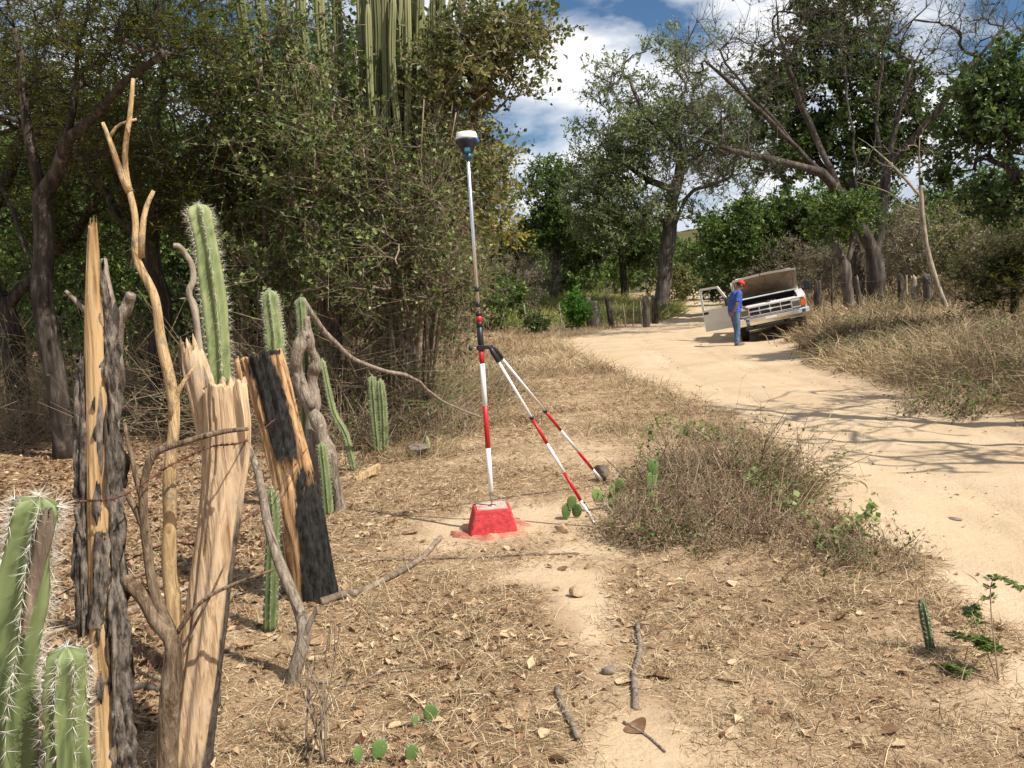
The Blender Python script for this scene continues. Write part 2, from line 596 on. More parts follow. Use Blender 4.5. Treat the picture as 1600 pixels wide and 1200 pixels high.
def m_post(name, wood, other, grey=(0.30, 0.27, 0.23), crack=26.0):
    """split timber: attribute tint 0 = bare wood, 1 = char or bark"""
    m, nt, out = newmat(name)
    tc = nn(nt, 'ShaderNodeTexCoord')
    mp = nn(nt, 'ShaderNodeMapping', inp={0: tc.outputs['Object'], 3: (1, 1, 0.07)})
    n = nn(nt, 'ShaderNodeTexNoise', inp={0: mp.outputs[0], 'Scale': crack * 2.2, 'Detail': 7.0, 'Roughness': 0.6, 'Distortion': 0.9})
    n2 = nn(nt, 'ShaderNodeTexNoise', inp={0: mp.outputs[0], 'Scale': crack * 0.45, 'Detail': 4.0, 'Distortion': 0.5})
    n3 = nn(nt, 'ShaderNodeTexNoise', inp={0: tc.outputs['Object'], 'Scale': 9.0, 'Detail': 6.0, 'Roughness': 0.7})
    w0, w1, w2 = wood
    c = ramp(nt, n.outputs[0], [(0.28, w0), (0.48, w1), (0.72, w2)])
    ck = ramp(nt, n2.outputs[0], [(0.385, (0.15, 0.11, 0.085)), (0.43, (1, 1, 1))])
    mx = nn(nt, 'ShaderNodeMixRGB', blend_type='MULTIPLY', inp={0: 0.85, 1: c, 2: ck})
    gf = ramp(nt, n3.outputs[0], [(0.52, (0, 0, 0)), (0.75, (0.7, 0.7, 0.7))])
    g = nn(nt, 'ShaderNodeMixRGB', inp={0: gf, 1: mx.outputs[0], 2: (*grey, 1)})
    at = nn(nt, 'ShaderNodeAttribute', attribute_name='tint')
    ad = nn(nt, 'ShaderNodeMath', operation='ADD', inp={0: at.outputs['Fac'], 1: n.outputs[0]})
    f = ramp(nt, ad.outputs[0], [(0.78, (0, 0, 0)), (1.10, (1, 1, 1))])
    mp2 = nn(nt, 'ShaderNodeMapping', inp={0: tc.outputs['Object'], 3: (1, 1, 0.35)})
    n4 = nn(nt, 'ShaderNodeTexNoise', inp={0: mp2.outputs[0], 'Scale': 45.0, 'Detail': 8.0, 'Roughness': 0.7})
    oc = ramp(nt, n4.outputs[0], [(0.40, other[0]), (0.64, other[1])])
    fin = nn(nt, 'ShaderNodeMixRGB', inp={0: f, 1: g.outputs[0], 2: oc})
    p = nn(nt, 'ShaderNodeBsdfPrincipled', inp={'Base Color': fin.outputs[0], 'Roughness': 0.85, 'Specular IOR Level': 0.2})
    hs = nn(nt, 'ShaderNodeMixRGB', inp={0: f, 1: mx.outputs[0], 2: n4.outputs[0]})
    b = nn(nt, 'ShaderNodeBump', inp={'Height': hs.outputs[0], 'Strength': 0.9, 'Distance': 0.012})
    nt.links.new(b.outputs[0], p.inputs['Normal'])
    nt.links.new(p.outputs[0], out.inputs[0])
    return m


def m_tint(name, c0, c1, c2, rough=0.85, spec=0.15, trans=0.0):
    m, nt, out = newmat(name)
    at = nn(nt, 'ShaderNodeAttribute', attribute_name='tint')
    c = ramp(nt, at.outputs['Fac'], [(0.0, c0), (0.5, c1), (1.0, c2)])
    p = nn(nt, 'ShaderNodeBsdfPrincipled', inp={'Base Color': c, 'Roughness': rough, 'Specular IOR Level': spec})
    if trans:
        t = nn(nt, 'ShaderNodeBsdfTranslucent', inp={0: c})
        x = nn(nt, 'ShaderNodeMixShader', inp={0: trans, 1: p.outputs[0], 2: t.outputs[0]})
        nt.links.new(x.outputs[0], out.inputs[0])
    else:
        nt.links.new(p.outputs[0], out.inputs[0])
    return m


def m_ground():
    m, nt, out = newmat('soil')
    ge = nn(nt, 'ShaderNodeNewGeometry')
    at = nn(nt, 'ShaderNodeAttribute', attribute_name='tint')
    def noise(s, d=6.0, r=0.6):
        return nn(nt, 'ShaderNodeTexNoise', inp={0: ge.outputs['Position'], 'Scale': s, 'Detail': d, 'Roughness': r}).outputs[0]
    a, b, c_, d_ = noise(0.7), noise(7.0, 8.0, 0.65), noise(55.0, 4.0, 0.7), noise(2.2, 6.0, 0.6)
    soil = ramp(nt, a, [(0.3, (0.45, 0.328, 0.205)), (0.55, (0.515, 0.388, 0.255)), (0.75, (0.575, 0.45, 0.315))])
    fine = ramp(nt, c_, [(0.25, (0.72, 0.70, 0.68)), (0.5, (1, 1, 1)), (0.8, (1.12, 1.12, 1.12))])
    s1 = nn(nt, 'ShaderNodeMixRGB', blend_type='MULTIPLY', inp={0: 0.7, 1: soil, 2: fine})
    lit = ramp(nt, b, [(0.30, (0.16, 0.10, 0.058)), (0.50, (0.29, 0.195, 0.115)), (0.72, (0.42, 0.30, 0.185))])
    s2 = nn(nt, 'ShaderNodeMixRGB', blend_type='MULTIPLY', inp={0: 0.8, 1: lit, 2: fine})
    su = nn(nt, 'ShaderNodeMath', operation='MULTIPLY_ADD', inp={0: d_, 1: 0.9, 2: at.outputs['Fac']})
    f = ramp(nt, su.outputs[0], [(0.62, (0, 0, 0)), (1.12, (1, 1, 1))])
    mx = nn(nt, 'ShaderNodeMixRGB', inp={0: f, 1: s1.outputs[0], 2: s2.outputs[0]})
    # scattered small dark bits
    vo = nn(nt, 'ShaderNodeTexVoronoi', inp={0: ge.outputs['Position'], 'Scale': 16.0, 'Randomness': 1.0})
    sp = ramp(nt, vo.outputs['Distance'], [(0.06, (0.45, 0.4, 0.35)), (0.13, (1, 1, 1))])
    mx2 = nn(nt, 'ShaderNodeMixRGB', blend_type='MULTIPLY', inp={0: 0.75, 1: mx.outputs[0], 2: sp})
    p = nn(nt, 'ShaderNodeBsdfPrincipled', inp={'Base Color': mx2.outputs[0], 'Roughness': 0.95, 'Specular IOR Level': 0.1})
    hh = nn(nt, 'ShaderNodeMath', operation='MULTIPLY_ADD', inp={0: c_, 1: 0.35, 2: b})
    bu = nn(nt, 'ShaderNodeBump', inp={'Height': hh.outputs[0], 'Strength': 0.55, 'Distance': 0.05})
    nt.links.new(bu.outputs[0], p.inputs['Normal'])
    nt.links.new(p.outputs[0], out.inputs[0])
    return m


M = {}
M['soil'] = m_ground()
M['bark_dark'] = m_bark('bark_dark', (0.018, 0.014, 0.011), (0.07, 0.056, 0.045), (0.19, 0.16, 0.13))
M['bark_grey'] = m_bark('bark_grey', (0.05, 0.04, 0.033), (0.14, 0.115, 0.095), (0.27, 0.23, 0.195), scale=9.0)
M['bark_limb'] = m_bark('bark_limb', (0.03, 0.024, 0.02), (0.085, 0.07, 0.058), (0.18, 0.15, 0.125), scale=9.0)
M['bark_tan'] = m_bark('bark_tan', (0.09, 0.066, 0.045), (0.25, 0.19, 0.135), (0.42, 0.34, 0.25), scale=20.0)
M['bark_pale'] = m_bark('bark_pale', (0.16, 0.12, 0.085), (0.36, 0.30, 0.225), (0.50, 0.43, 0.34), scale=18.0)
M['stick_grey'] = m_stick('stick_grey', (0.10, 0.078, 0.06), (0.27, 0.215, 0.165), (0.44, 0.37, 0.30))
M['wood_yellow'] = m_stick('wood_yellow', (0.20, 0.125, 0.06), (0.56, 0.39, 0.20), (0.68, 0.51, 0.30), spot=(0.30, 0.24, 0.18), amt=0.56, scale=22.0)
M['stick_brown'] = m_stick('stick_brown', (0.06, 0.042, 0.03), (0.20, 0.14, 0.09), (0.38, 0.29, 0.20), spot=(0.42, 0.30, 0.17))
M['post_log'] = m_post('post_log', ((0.28, 0.165, 0.085), (0.57, 0.40, 0.245), (0.70, 0.54, 0.37)), ((0.05, 0.04, 0.032), (0.17, 0.13, 0.10)))
M['post_char'] = m_post('post_char', ((0.20, 0.105, 0.045), (0.47, 0.27, 0.125), (0.60, 0.39, 0.21)), ((0.007, 0.0065, 0.006), (0.042, 0.038, 0.034)), grey=(0.40, 0.29, 0.18))
M['post_bark'] = m_post('post_bark', ((0.24, 0.14, 0.065), (0.49, 0.315, 0.15), (0.61, 0.44, 0.25)), ((0.035, 0.028, 0.023), (0.30, 0.25, 0.205)), grey=(0.50, 0.34, 0.17), crack=16.0)
M['leaf_round'] = m_leaf('leaf_round', (0.032, 0.055, 0.013), (0.115, 0.165, 0.04), (0.34, 0.39, 0.15))
M['leaf_olive'] = m_leaf('leaf_olive', (0.048, 0.068, 0.018), (0.145, 0.168, 0.05), (0.35, 0.31, 0.13))
M['leaf_feather'] = m_leaf('leaf_feather', (0.03, 0.042, 0.010), (0.085, 0.098, 0.022), (0.19, 0.17, 0.045), trans=0.4)
M['leaf_dark'] = m_leaf('leaf_dark', (0.022, 0.042, 0.010), (0.07, 0.118, 0.028), (0.19, 0.26, 0.075), trans=0.28, rough=0.35, spec=0.5)
M['leaf_rain'] = m_leaf('leaf_rain', (0.08, 0.115, 0.04), (0.19, 0.24, 0.095), (0.37, 0.39, 0.20), trans=0.42)
M['leaf_mid'] = m_leaf('leaf_mid', (0.03, 0.058, 0.012), (0.10, 0.165, 0.036), (0.25, 0.30, 0.085))
M['leaf_bright'] = m_leaf('leaf_bright', (0.04, 0.11, 0.015), (0.09, 0.22, 0.03), (0.19, 0.32, 0.07))
M['leaf_yellow'] = m_leaf('leaf_yellow', (0.16, 0.17, 0.03), (0.33, 0.30, 0.05), (0.48, 0.40, 0.10))
M['leaf_pale'] = m_leaf('leaf_pale', (0.10, 0.15, 0.045), (0.21, 0.26, 0.085), (0.38, 0.38, 0.15), trans=0.3)
M['leaf_dry'] = m_leaf('leaf_dry', (0.14, 0.08, 0.04), (0.30, 0.20, 0.11), (0.50, 0.37, 0.22), trans=0.15, rough=0.7, spec=0.2)
M['leaf_dust'] = m_leaf('leaf_dust', (0.10, 0.085, 0.05), (0.21, 0.18, 0.10), (0.36, 0.32, 0.19), trans=0.2, rough=0.7, spec=0.2)
M['scrub_twig'] = m_bark('scrub_twig', (0.11, 0.085, 0.065), (0.24, 0.195, 0.155), (0.38, 0.32, 0.26), scale=20.0)
M['litter'] = m_tint('litter', (0.11, 0.055, 0.032), (0.33, 0.205, 0.115), (0.60, 0.46, 0.29), trans=0.1)
M['straw'] = m_tint('straw', (0.14, 0.09, 0.05), (0.43, 0.31, 0.18), (0.69, 0.57, 0.38), trans=0.15)
M['straw_brown'] = m_tint('straw_brown', (0.11, 0.078, 0.043), (0.285, 0.208, 0.12), (0.52, 0.41, 0.25), trans=0.18)
M['grass_green'] = m_tint('grass_green', (0.07, 0.12, 0.025), (0.19, 0.23, 0.06), (0.45, 0.39, 0.17), trans=0.25)
M['twig'] = m_tint('twig', (0.11, 0.075, 0.048), (0.27, 0.195, 0.125), (0.47, 0.37, 0.25))
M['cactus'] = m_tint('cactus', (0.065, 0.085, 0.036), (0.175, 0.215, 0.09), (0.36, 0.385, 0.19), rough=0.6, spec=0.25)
M['cactus_far'] = m_tint('cactus_far', (0.055, 0.062, 0.028), (0.165, 0.175, 0.08), (0.33, 0.325, 0.17), rough=0.7)
M['spine'] = m_tint('spine', (0.35, 0.30, 0.22), (0.60, 0.56, 0.47), (0.78, 0.75, 0.68), rough=0.5)
M['pad'] = m_tint('pad', (0.06, 0.10, 0.03), (0.13, 0.21, 0.06), (0.24, 0.32, 0.11), rough=0.55)
M['stone'] = m_plain('stone', (0.17, 0.135, 0.105), 0.9, var=0.4, scale=14, bump=0.6)
M['stone_pale'] = m_plain('stone_pale', (0.40, 0.29, 0.18), 0.9, var=0.3, scale=14, bump=0.5)
M['rust'] = m_plain('rust', (0.11, 0.042, 0.028), 0.9, var=0.4, scale=60)
M['red_paint'] = m_plain('red_paint', (0.50, 0.012, 0.018), 0.42, var=0.08, scale=40, dirt=((0.35, 0.10, 0.07), 0.72))
M['white_paint'] = m_plain('white_paint', (0.80, 0.79, 0.76), 0.4, var=0.05, scale=20, dirt=((0.55, 0.47, 0.38), 0.68))
M['red_concrete'] = m_plain('red_concrete', (0.47, 0.035, 0.04), 0.85, var=0.35, scale=34, bump=1.0, dirt=((0.42, 0.17, 0.12), 0.60))
M['red_stain'] = m_plain('red_stain', (0.36, 0.12, 0.085), 0.95, var=0.4, scale=14, bump=0.8, dirt=((0.44, 0.30, 0.18), 0.47))
M['concrete'] = m_plain('concrete', (0.46, 0.36, 0.29), 0.9, var=0.2, scale=25, bump=0.4, dirt=((0.45, 0.15, 0.12), 0.48))
M['black_plastic'] = m_plain('black_plastic', (0.013, 0.013, 0.014), 0.45, var=0.2)
M['navy_plastic'] = m_plain('navy_plastic', (0.012, 0.017, 0.035), 0.4, var=0.2)
M['teal_plastic'] = m_plain('teal_plastic', (0.01, 0.10, 0.13), 0.4, var=0.15)
M['blue_plastic'] = m_plain('blue_plastic', (0.02, 0.10, 0.26), 0.4, var=0.15)
M['white_plastic'] = m_plain('white_plastic', (0.82, 0.82, 0.81), 0.35, var=0.03)
M['alu'] = m_plain('alu', (0.72, 0.72, 0.72), 0.32, metal=1.0, var=0.05, scale=60)
M['steel'] = m_plain('steel', (0.45, 0.44, 0.42), 0.35, metal=1.0, var=0.1)
M['truck_white'] = m_plain('truck_white', (0.74, 0.735, 0.71), 0.30, var=0.03, scale=6, coat=0.4, dirt=((0.42, 0.33, 0.22), 0.70))
M['truck_rusty'] = m_plain('truck_rusty', (0.66, 0.63, 0.58), 0.55, var=0.1, scale=12, dirt=((0.22, 0.09, 0.04), 0.60))
M['hood_under'] = m_plain('hood_under', (0.30, 0.235, 0.165), 0.8, var=0.25, scale=5, dirt=((0.10, 0.05, 0.03), 0.58))
M['chrome'] = m_plain('chrome', (0.78, 0.77, 0.75), 0.12, metal=1.0, var=0.06, scale=20, dirt=((0.40, 0.30, 0.19), 0.66))
M['rubber'] = m_plain('rubber', (0.018, 0.017, 0.016), 0.8, var=0.3, dirt=((0.20, 0.14, 0.08), 0.62))
M['engine'] = m_plain('engine', (0.035, 0.032, 0.030), 0.6, var=0.4, scale=9)
M['engine_grey'] = m_plain('engine_grey', (0.16, 0.155, 0.15), 0.5, var=0.3, scale=9)
M['dark_in'] = m_plain('dark_in', (0.02, 0.018, 0.016), 0.8, var=0.3)
M['seat_cloth'] = m_plain('seat_cloth', (0.07, 0.06, 0.055), 0.9, var=0.3)
M['orange_lens'] = m_plain('orange_lens', (0.50, 0.10, 0.015), 0.2, var=0.08)
M['lens'] = m_plain('lens', (0.13, 0.13, 0.13), 0.10, metal=0.5, var=0.25, scale=30)
M['emblem'] = m_plain('emblem', (0.11, 0.018, 0.016), 0.35, var=0.2)
M['skin'] = m_plain('skin', (0.20, 0.095, 0.055), 0.55, var=0.1)
M['hair'] = m_plain('hair', (0.012, 0.009, 0.008), 0.6, var=0.3)
M['blue_shirt'] = m_plain('blue_shirt', (0.035, 0.085, 0.36), 0.85, var=0.2, scale=9)
M['jeans'] = m_plain('jeans', (0.075, 0.13, 0.225), 0.9, var=0.4, scale=9, dirt=((0.20, 0.27, 0.36), 0.60))
M['red_cap'] = m_plain('red_cap', (0.60, 0.025, 0.018), 0.75, var=0.1)
M['boot'] = m_plain('boot', (0.16, 0.11, 0.07), 0.8, var=0.2)
mg, ntg, og = newmat('car_glass')
_g = nn(ntg, 'ShaderNodeBsdfPrincipled', inp={'Base Color': (0.75, 0.82, 0.80, 1), 'Roughness': 0.03, 'Transmission Weight': 1.0, 'IOR': 1.1})
ntg.links.new(_g.outputs[0], og.inputs[0])
M['glass'] = mg


def m_hill(name, c0, c1):
    m, nt, out = newmat(name)
    ge = nn(nt, 'ShaderNodeNewGeometry')
    n = nn(nt, 'ShaderNodeTexNoise', inp={0: ge.outputs['Position'], 'Scale': 0.02, 'Detail': 9.0, 'Roughness': 0.7})
    c = ramp(nt, n.outputs[0], [(0.35, c0), (0.65, c1)])
    p = nn(nt, 'ShaderNodeBsdfPrincipled', inp={'Base Color': c, 'Roughness': 1.0, 'Specular IOR Level': 0.0})
    nt.links.new(p.outputs[0], out.inputs[0])
    return m


M['hill'] = m_hill('hill_scrub', (0.045, 0.05, 0.025), (0.13, 0.11, 0.06))

# ------------------------------------------------------------------ ground, road, hills


def litter_d(x, y):
    """0 = bare sand, 1 = thick dry litter"""
    n = fbm(x * 0.9, y * 0.9, 0, 21, 4)
    x = x + 0.9 * (fbm(x * 1.6 + 7, y * 1.3, 0, 25, 4) - 0.5) * sstep(9, 7, y)
    y = y + 0.9 * (fbm(x * 1.6 + 3, y * 1.3 + 9, 0, 26, 4) - 0.5) * sstep(9, 7, y)
    d = 0.62 + 0.9 * (n - 0.5)
    d = d - 0.75 * np.exp(-(((x + 0.15) / 0.75) ** 2 + ((y - 6.1) / 0.75) ** 2))          # round the monument
    d = d - 0.78 * np.exp(-(((x - 0.25 - 0.05 * (y - 4)) / 0.26) ** 2 + ((y - 4.6) / 0.8) ** 2))   # trodden path
    d = d - 0.62 * np.exp(-(((x - 0.34) / 0.28) ** 2 + ((y - 2.9) / 0.6) ** 2))
    d = d - 0.35 * np.exp(-(((x - 0.8) / 0.9) ** 2 + ((y - 9.5) / 3.0) ** 2))
    d = d + 0.45 * sstep(-1.2, -3.0, x) * sstep(40, 20, y)
    d = d - 1.5 * sstep(-0.35, 0.25, road_d(x, y) + 0.5 * (n - 0.5))
    return np.clip(d, 0, 1)


def grid_sheet(name, xs, ys, hfun, tfun, mat):
    X, Y = np.meshgrid(xs, ys)
    v = np.stack([X, Y, hfun(X, Y)], -1)
    nx, ny = len(xs), len(ys)
    i = np.arange(ny - 1)[:, None] * nx
    j = np.arange(nx - 1)[None, :]
    q = np.stack([i + j, i + j + 1, i + nx + j + 1, i + nx + j], -1).reshape(-1, 4)
    mb = MB()
    mb.add(v.reshape(-1, 3), [q], tfun(X, Y).ravel())
    return mb.build(name, mat)


s = np.linspace(-1, 1, 231)
gx = 0.6 + np.sinh(s * 7.4) / np.sinh(7.4) * 3500
s2 = np.linspace(0, 1, 241)
gy = np.concatenate([-np.geomspace(800, 3, 14), np.linspace(-2.5, 2.4, 9), 2.5 + (np.sinh(s2 * 7.2) / np.sinh(7.2)) * 3600])
ground = tag(grid_sheet('ground', gx, gy, H, litter_d, M['soil']), kind='structure')


def road_h(x, y):
    c = (xl(y) + xr(y)) / 2 + 0.25 * (fbm(y * 0.25, y * 0 + 2, 0, 35, 2) - 0.5)
    u = x - c
    rut = np.exp(-((np.abs(u) - 0.74) / 0.17) ** 2) + 0.6 * np.exp(-((np.abs(u + 0.35) - 0.74) / 0.12) ** 2)
    rut = rut * (0.4 + 0.9 * fbm(x * 1.2, y * 0.5, 0, 33, 3))
    lump = 0.035 * (fbm(x * 3.1, y * 2.3, 0, 31, 4) - 0.5)
    return H(x, y) + 0.012 - 0.030 * rut + lump * sstep(0.0, 0.3, road_d(x, y)) + 0.012 * sstep(0.0, 0.4, road_d(x, y))


def build_road():
    ys = np.concatenate([np.linspace(-15, 2.5, 20), np.linspace(2.6, 14, 190), np.linspace(14.2, 30, 110), np.linspace(30.5, 60, 70), np.linspace(62, 160, 40)])
    us = np.linspace(-1, 1, 61)
    wob_l = 0.35 * (fbm(ys * 1.3, ys * 0 + 3.3, 0, 9, 4) - 0.5)
    wob_r = 0.35 * (fbm(ys * 1.3, ys * 0 + 8.1, 0, 9, 4) - 0.5)
    L = xl(ys) + 0.05 + wob_l
    Rr = xr(ys) - 0.05 + wob_r
    X = (L[:, None] + Rr[:, None]) / 2 + us[None] * (Rr - L)[:, None] / 2
    Y = np.broadcast_to(ys[:, None], X.shape)
    Z = road_h(X, Y) + 0.004 - 0.022 * sstep(0.80, 1.0, np.abs(us)[None])
    v = np.stack([X, Y, Z], -1)
    nx, ny = len(us), len(ys)
    i = np.arange(ny - 1)[:, None] * nx
    j = np.arange(nx - 1)[None, :]
    q = np.stack([i + j, i + j + 1, i + nx + j + 1, i + nx + j], -1).reshape(-1, 4)
    edge = np.clip((np.abs(us)[None] - 0.75) * 1.0, 0, 1) * fbm(X * 1.5, Y * 1.5, 0, 44, 3)
    mb = MB()
    mb.add(v.reshape(-1, 3), [q], edge.ravel())
    tag(mb.build('dirt_road', M['soil']), kind='structure')


build_road()


def hills(name, dist, h0, spread, seed, x0, x1):
    xs = np.linspace(x0, x1, 160)
    ys = np.linspace(0, 1, 14)
    X = np.broadcast_to(xs[None], (14, 160))
    ridge = h0 * (0.35 + 1.0 * fbm(xs / spread, xs * 0 + seed, 0, seed, 5))
    Y = dist + ys[:, None] * h0 * 3.2
    prof = np.sin(ys * math.pi * 0.5)
    Z = prof[:, None] * ridge[None] - 4 + 0.10 * h0 * (fbm(X / (spread * 0.14), Y / (spread * 0.14), 0, seed + 3, 4) - 0.5) * prof[:, None]
    v = np.stack([X, Y + 0 * X, Z], -1)
    i = np.arange(13)[:, None] * 160
    j = np.arange(159)[None]
    q = np.stack([i + j, i + j + 1, i + 160 + j + 1, i + 160 + j], -1).reshape(-1, 4)
    mb = MB()
    mb.add(v.reshape(-1, 3), [q])
    tag(mb.build(name, M['hill']), kind='structure')


hills('hills', 700, 98, 330, 4, -1100, 1900)
hills('mountains', 1500, 150, 700, 8, -1900, 2900)

# ------------------------------------------------------------------ trees


class Skel:
    """a branch skeleton: nodes with parents; targets are reached from the nearest node"""

    def __init__(s, base):
        s.p = [np.asarray(base, float)]
        s.par = [-1]
        s.tips = []

    def path(s, pts, parent, wob=0.0):
        k = parent
        for q in pts:
            s.p.append(np.asarray(q, float) + rng.normal(size=3) * wob)
            s.par.append(k)
            k = len(s.p) - 1
        return k

    def limb(s, pts, parent=0, seg=0.5, wob=0.02):
        a = np.concatenate([[s.p[parent]], np.asarray(pts, float)])
        L = np.linalg.norm(np.diff(a, axis=0), axis=1).sum()
        n = max(3, int(L / seg) + 1)
        return s.path(smooth_path(a, n)[1:], parent, wob)

    def near(s, q):
        a = np.array(s.p)
        return int(np.argmin(((a - q) ** 2).sum(1)))

    def grow(s, targets, seg=0.5, wob=0.04, skip=0, up=0.15, lift=0.35):
        t = np.asarray(targets, float)
        a0 = np.array(s.p)
        order = np.argsort([((a0 - q) ** 2).sum(1).min() for q in t])
        cap = len(s.p) + len(t) * 14
        buf = np.zeros((cap, 3))
        buf[:len(s.p)] = a0
        n = len(s.p)
        for k in order:
            q = t[k]
            d = buf[:n] - q
            c = (d ** 2).sum(1)
            c = c * np.where(d[:, 2] > 0.1, 1.8, 1.0)
            c[:skip] = 1e9
            i = int(np.argmin(c))
            p0 = buf[i]
            L = math.sqrt(((q - p0) ** 2).sum())
            pi = s.par[i]
            dr = p0 - buf[pi] if pi >= 0 else np.array([0, 0, 1.])
            dr = dr / (np.linalg.norm(dr) + 1e-9)
            m = min(12, max(2, int(L / seg) + 1))
            f = np.linspace(0, 1, m + 1)[1:, None]
            p1 = p0 + dr * L * lift
            p2 = q - ((q - p0) / max(L, 1e-6) * 0.6 + np.array([0, 0, up])) * L * 0.35
            b = (1 - f) ** 3 * p0 + 3 * (1 - f) ** 2 * f * p1 + 3 * (1 - f) * f * f * p2 + f ** 3 * q
            b[:-1] += rng.normal(size=(m - 1, 3)) * wob
            kk = i
            for r in b:
                if n >= cap:
                    break
                s.p.append(r)
                s.par.append(kk)
                buf[n] = r
                kk = n
                n += 1
            s.tips.append(kk)
        return s

    def radii(s, rb, rt):
        n = len(s.p)
        cnt = np.zeros(n)
        child = [[] for _ in range(n)]
        for i, p in enumerate(s.par):
            if p >= 0:
                child[p].append(i)
        for i in range(n - 1, -1, -1):
            if not child[i]:
                cnt[i] = 1
            if s.par[i] >= 0:
                cnt[s.par[i]] += cnt[i]
        N = max(cnt[0], 2)
        e = math.log(rb / rt) / math.log(N)
        s.r = rt * np.maximum(cnt, 1) ** e
        s.child, s.cnt = child, cnt
        return s

    def mesh(s, mb, rb, rt, sides=(8, 6, 4, 3), flare=1.25):
        s.radii(rb, rt)
        P_, r = np.array(s.p), s.r.copy()
        r[0] *= flare
        chains = []
        stack = [(0, -1)]
        while stack:
            i, pr = stack.pop()
            ch = [pr, i] if pr >= 0 else [i]
            while s.child[i]:
                c = sorted(s.child[i], key=lambda k: -s.cnt[k])
                for k in c[1:]:
                    stack.append((k, i))
                i = c[0]
                ch.append(i)
            chains.append(ch)
        groups = {}
        for ch in chains:
            if len(ch) < 2:
                continue
            rr = r[ch].copy()
            if s.par[ch[1]] == ch[0] and len(ch) > 1 and ch[0] != 0:
                rr[0] = rr[1] * 1.05
            mx = rr.max()
            sd = sides[0] if mx > rb * 0.45 else sides[1] if mx > rb * 0.2 else sides[2] if mx > rb * 0.08 else sides[3]
            groups.setdefault((len(ch), sd), []).append((P_[ch], rr))
        for (n, sd), g in groups.items():
            pts = np.array([x[0] for x in g])
            rr = np.array([x[1] for x in g])
            tubes(mb, pts, rr, sd, rng.uniform(0, 1, len(g)))
        return s


def in_ell(c, r, n, bias=2.0):
    d = rdir(n)
    return np.asarray(c) + d * (rng.uniform(0, 1, n) ** (1 / bias))[:, None] * np.asarray(r)


def foliage(sk, mbw, mbl, per_tip, tw_len, n_leaf, lf, tw_r=0.006, mid=0.5, droop=0.0, clump=0.35, out_c=None, feather=False, density=None, updir=0.25):
    """twigs at the branch tips (and part-way), leaves along the twigs.  lf=(len,width)"""
    Pn = np.array(sk.p)
    tips = np.array(sk.tips)
    par = np.array(sk.par)
    extra = np.array([par[t] for t in tips if rng.uniform() < mid and par[t] > 0], int)
    src = np.concatenate([tips, extra]) if len(extra) else tips
    if density is not None:
        src = src[rng.uniform(0, 1, len(src)) < density(Pn[src])]
    src = np.repeat(src, per_tip)
    B = len(src)
    p0 = Pn[src]
    d0 = nrm(p0 - Pn[np.maximum(par[src], 0)])
    d = nrm(d0 * 0.7 + rdir(B) * 0.9 + np.array([0, 0, updir]))
    L = tw_len * rng.uniform(0.5, 1.3, B)[:, None]
    p1 = p0 + d * L * 0.5 + rdir(B) * L * 0.06
    p2 = p0 + d * L + np.array([0, 0, -1]) * L * droop + rdir(B) * L * 0.08
    if mbw is not None and p0[:, 1].mean() > 20:
        tubes(mbw, np.stack([p0, p2], 1), np.broadcast_to(np.array([tw_r, tw_r * 0.45]), (B, 2)), 3, rng.uniform(0, 1, B), cap=False)
    elif mbw is not None:
        tubes(mbw, np.stack([p0, p1, p2], 1), np.broadcast_to(np.array([tw_r, tw_r * 0.8, tw_r * 0.45]), (B, 3)), 3, rng.uniform(0, 1, B), cap=False)
    ct = rng.uniform(-clump, clump, B)
    k = np.repeat(np.arange(B), n_leaf)
    f = rng.uniform(0.15, 1.05, len(k))[:, None]
    pos = np.where(f < 0.5, p0[k] + (p1[k] - p0[k]) * f * 2, p1[k] + (p2[k] - p1[k]) * (f * 2 - 1))
    ax = nrm((p2 - p0)[k] / L[k] * 0.5 + rdir(len(k)) * 0.9 + np.array([0, 0, -droop * 1.5]))
    nor = nrm(rdir(len(k)) * 0.8 + np.array([0, 0, 0.8]))
    if feather:
        ax = nrm(ax * np.array([1, 1, 0.35]))
        nor = nrm(rdir(len(k)) * 0.35 + np.array([0, 0, 1.0]))
    sz = rng.uniform(0.5, 1.5, len(k))
    tint = np.clip(0.42 + ct[k] + rng.normal(size=len(k)) * 0.2, 0, 1)
    leaves(mbl, pos, ax, nor, lf[0] * sz, lf[1] * sz, tint)


def ell_px(px, py, Y, rx, ry, ry_depth=None):
    c = P(px, py, Y)
    k = Y / FPX
    return c, np.array([rx * k, (ry_depth if ry_depth is not None else (rx + ry) / 2 * k), ry * k])


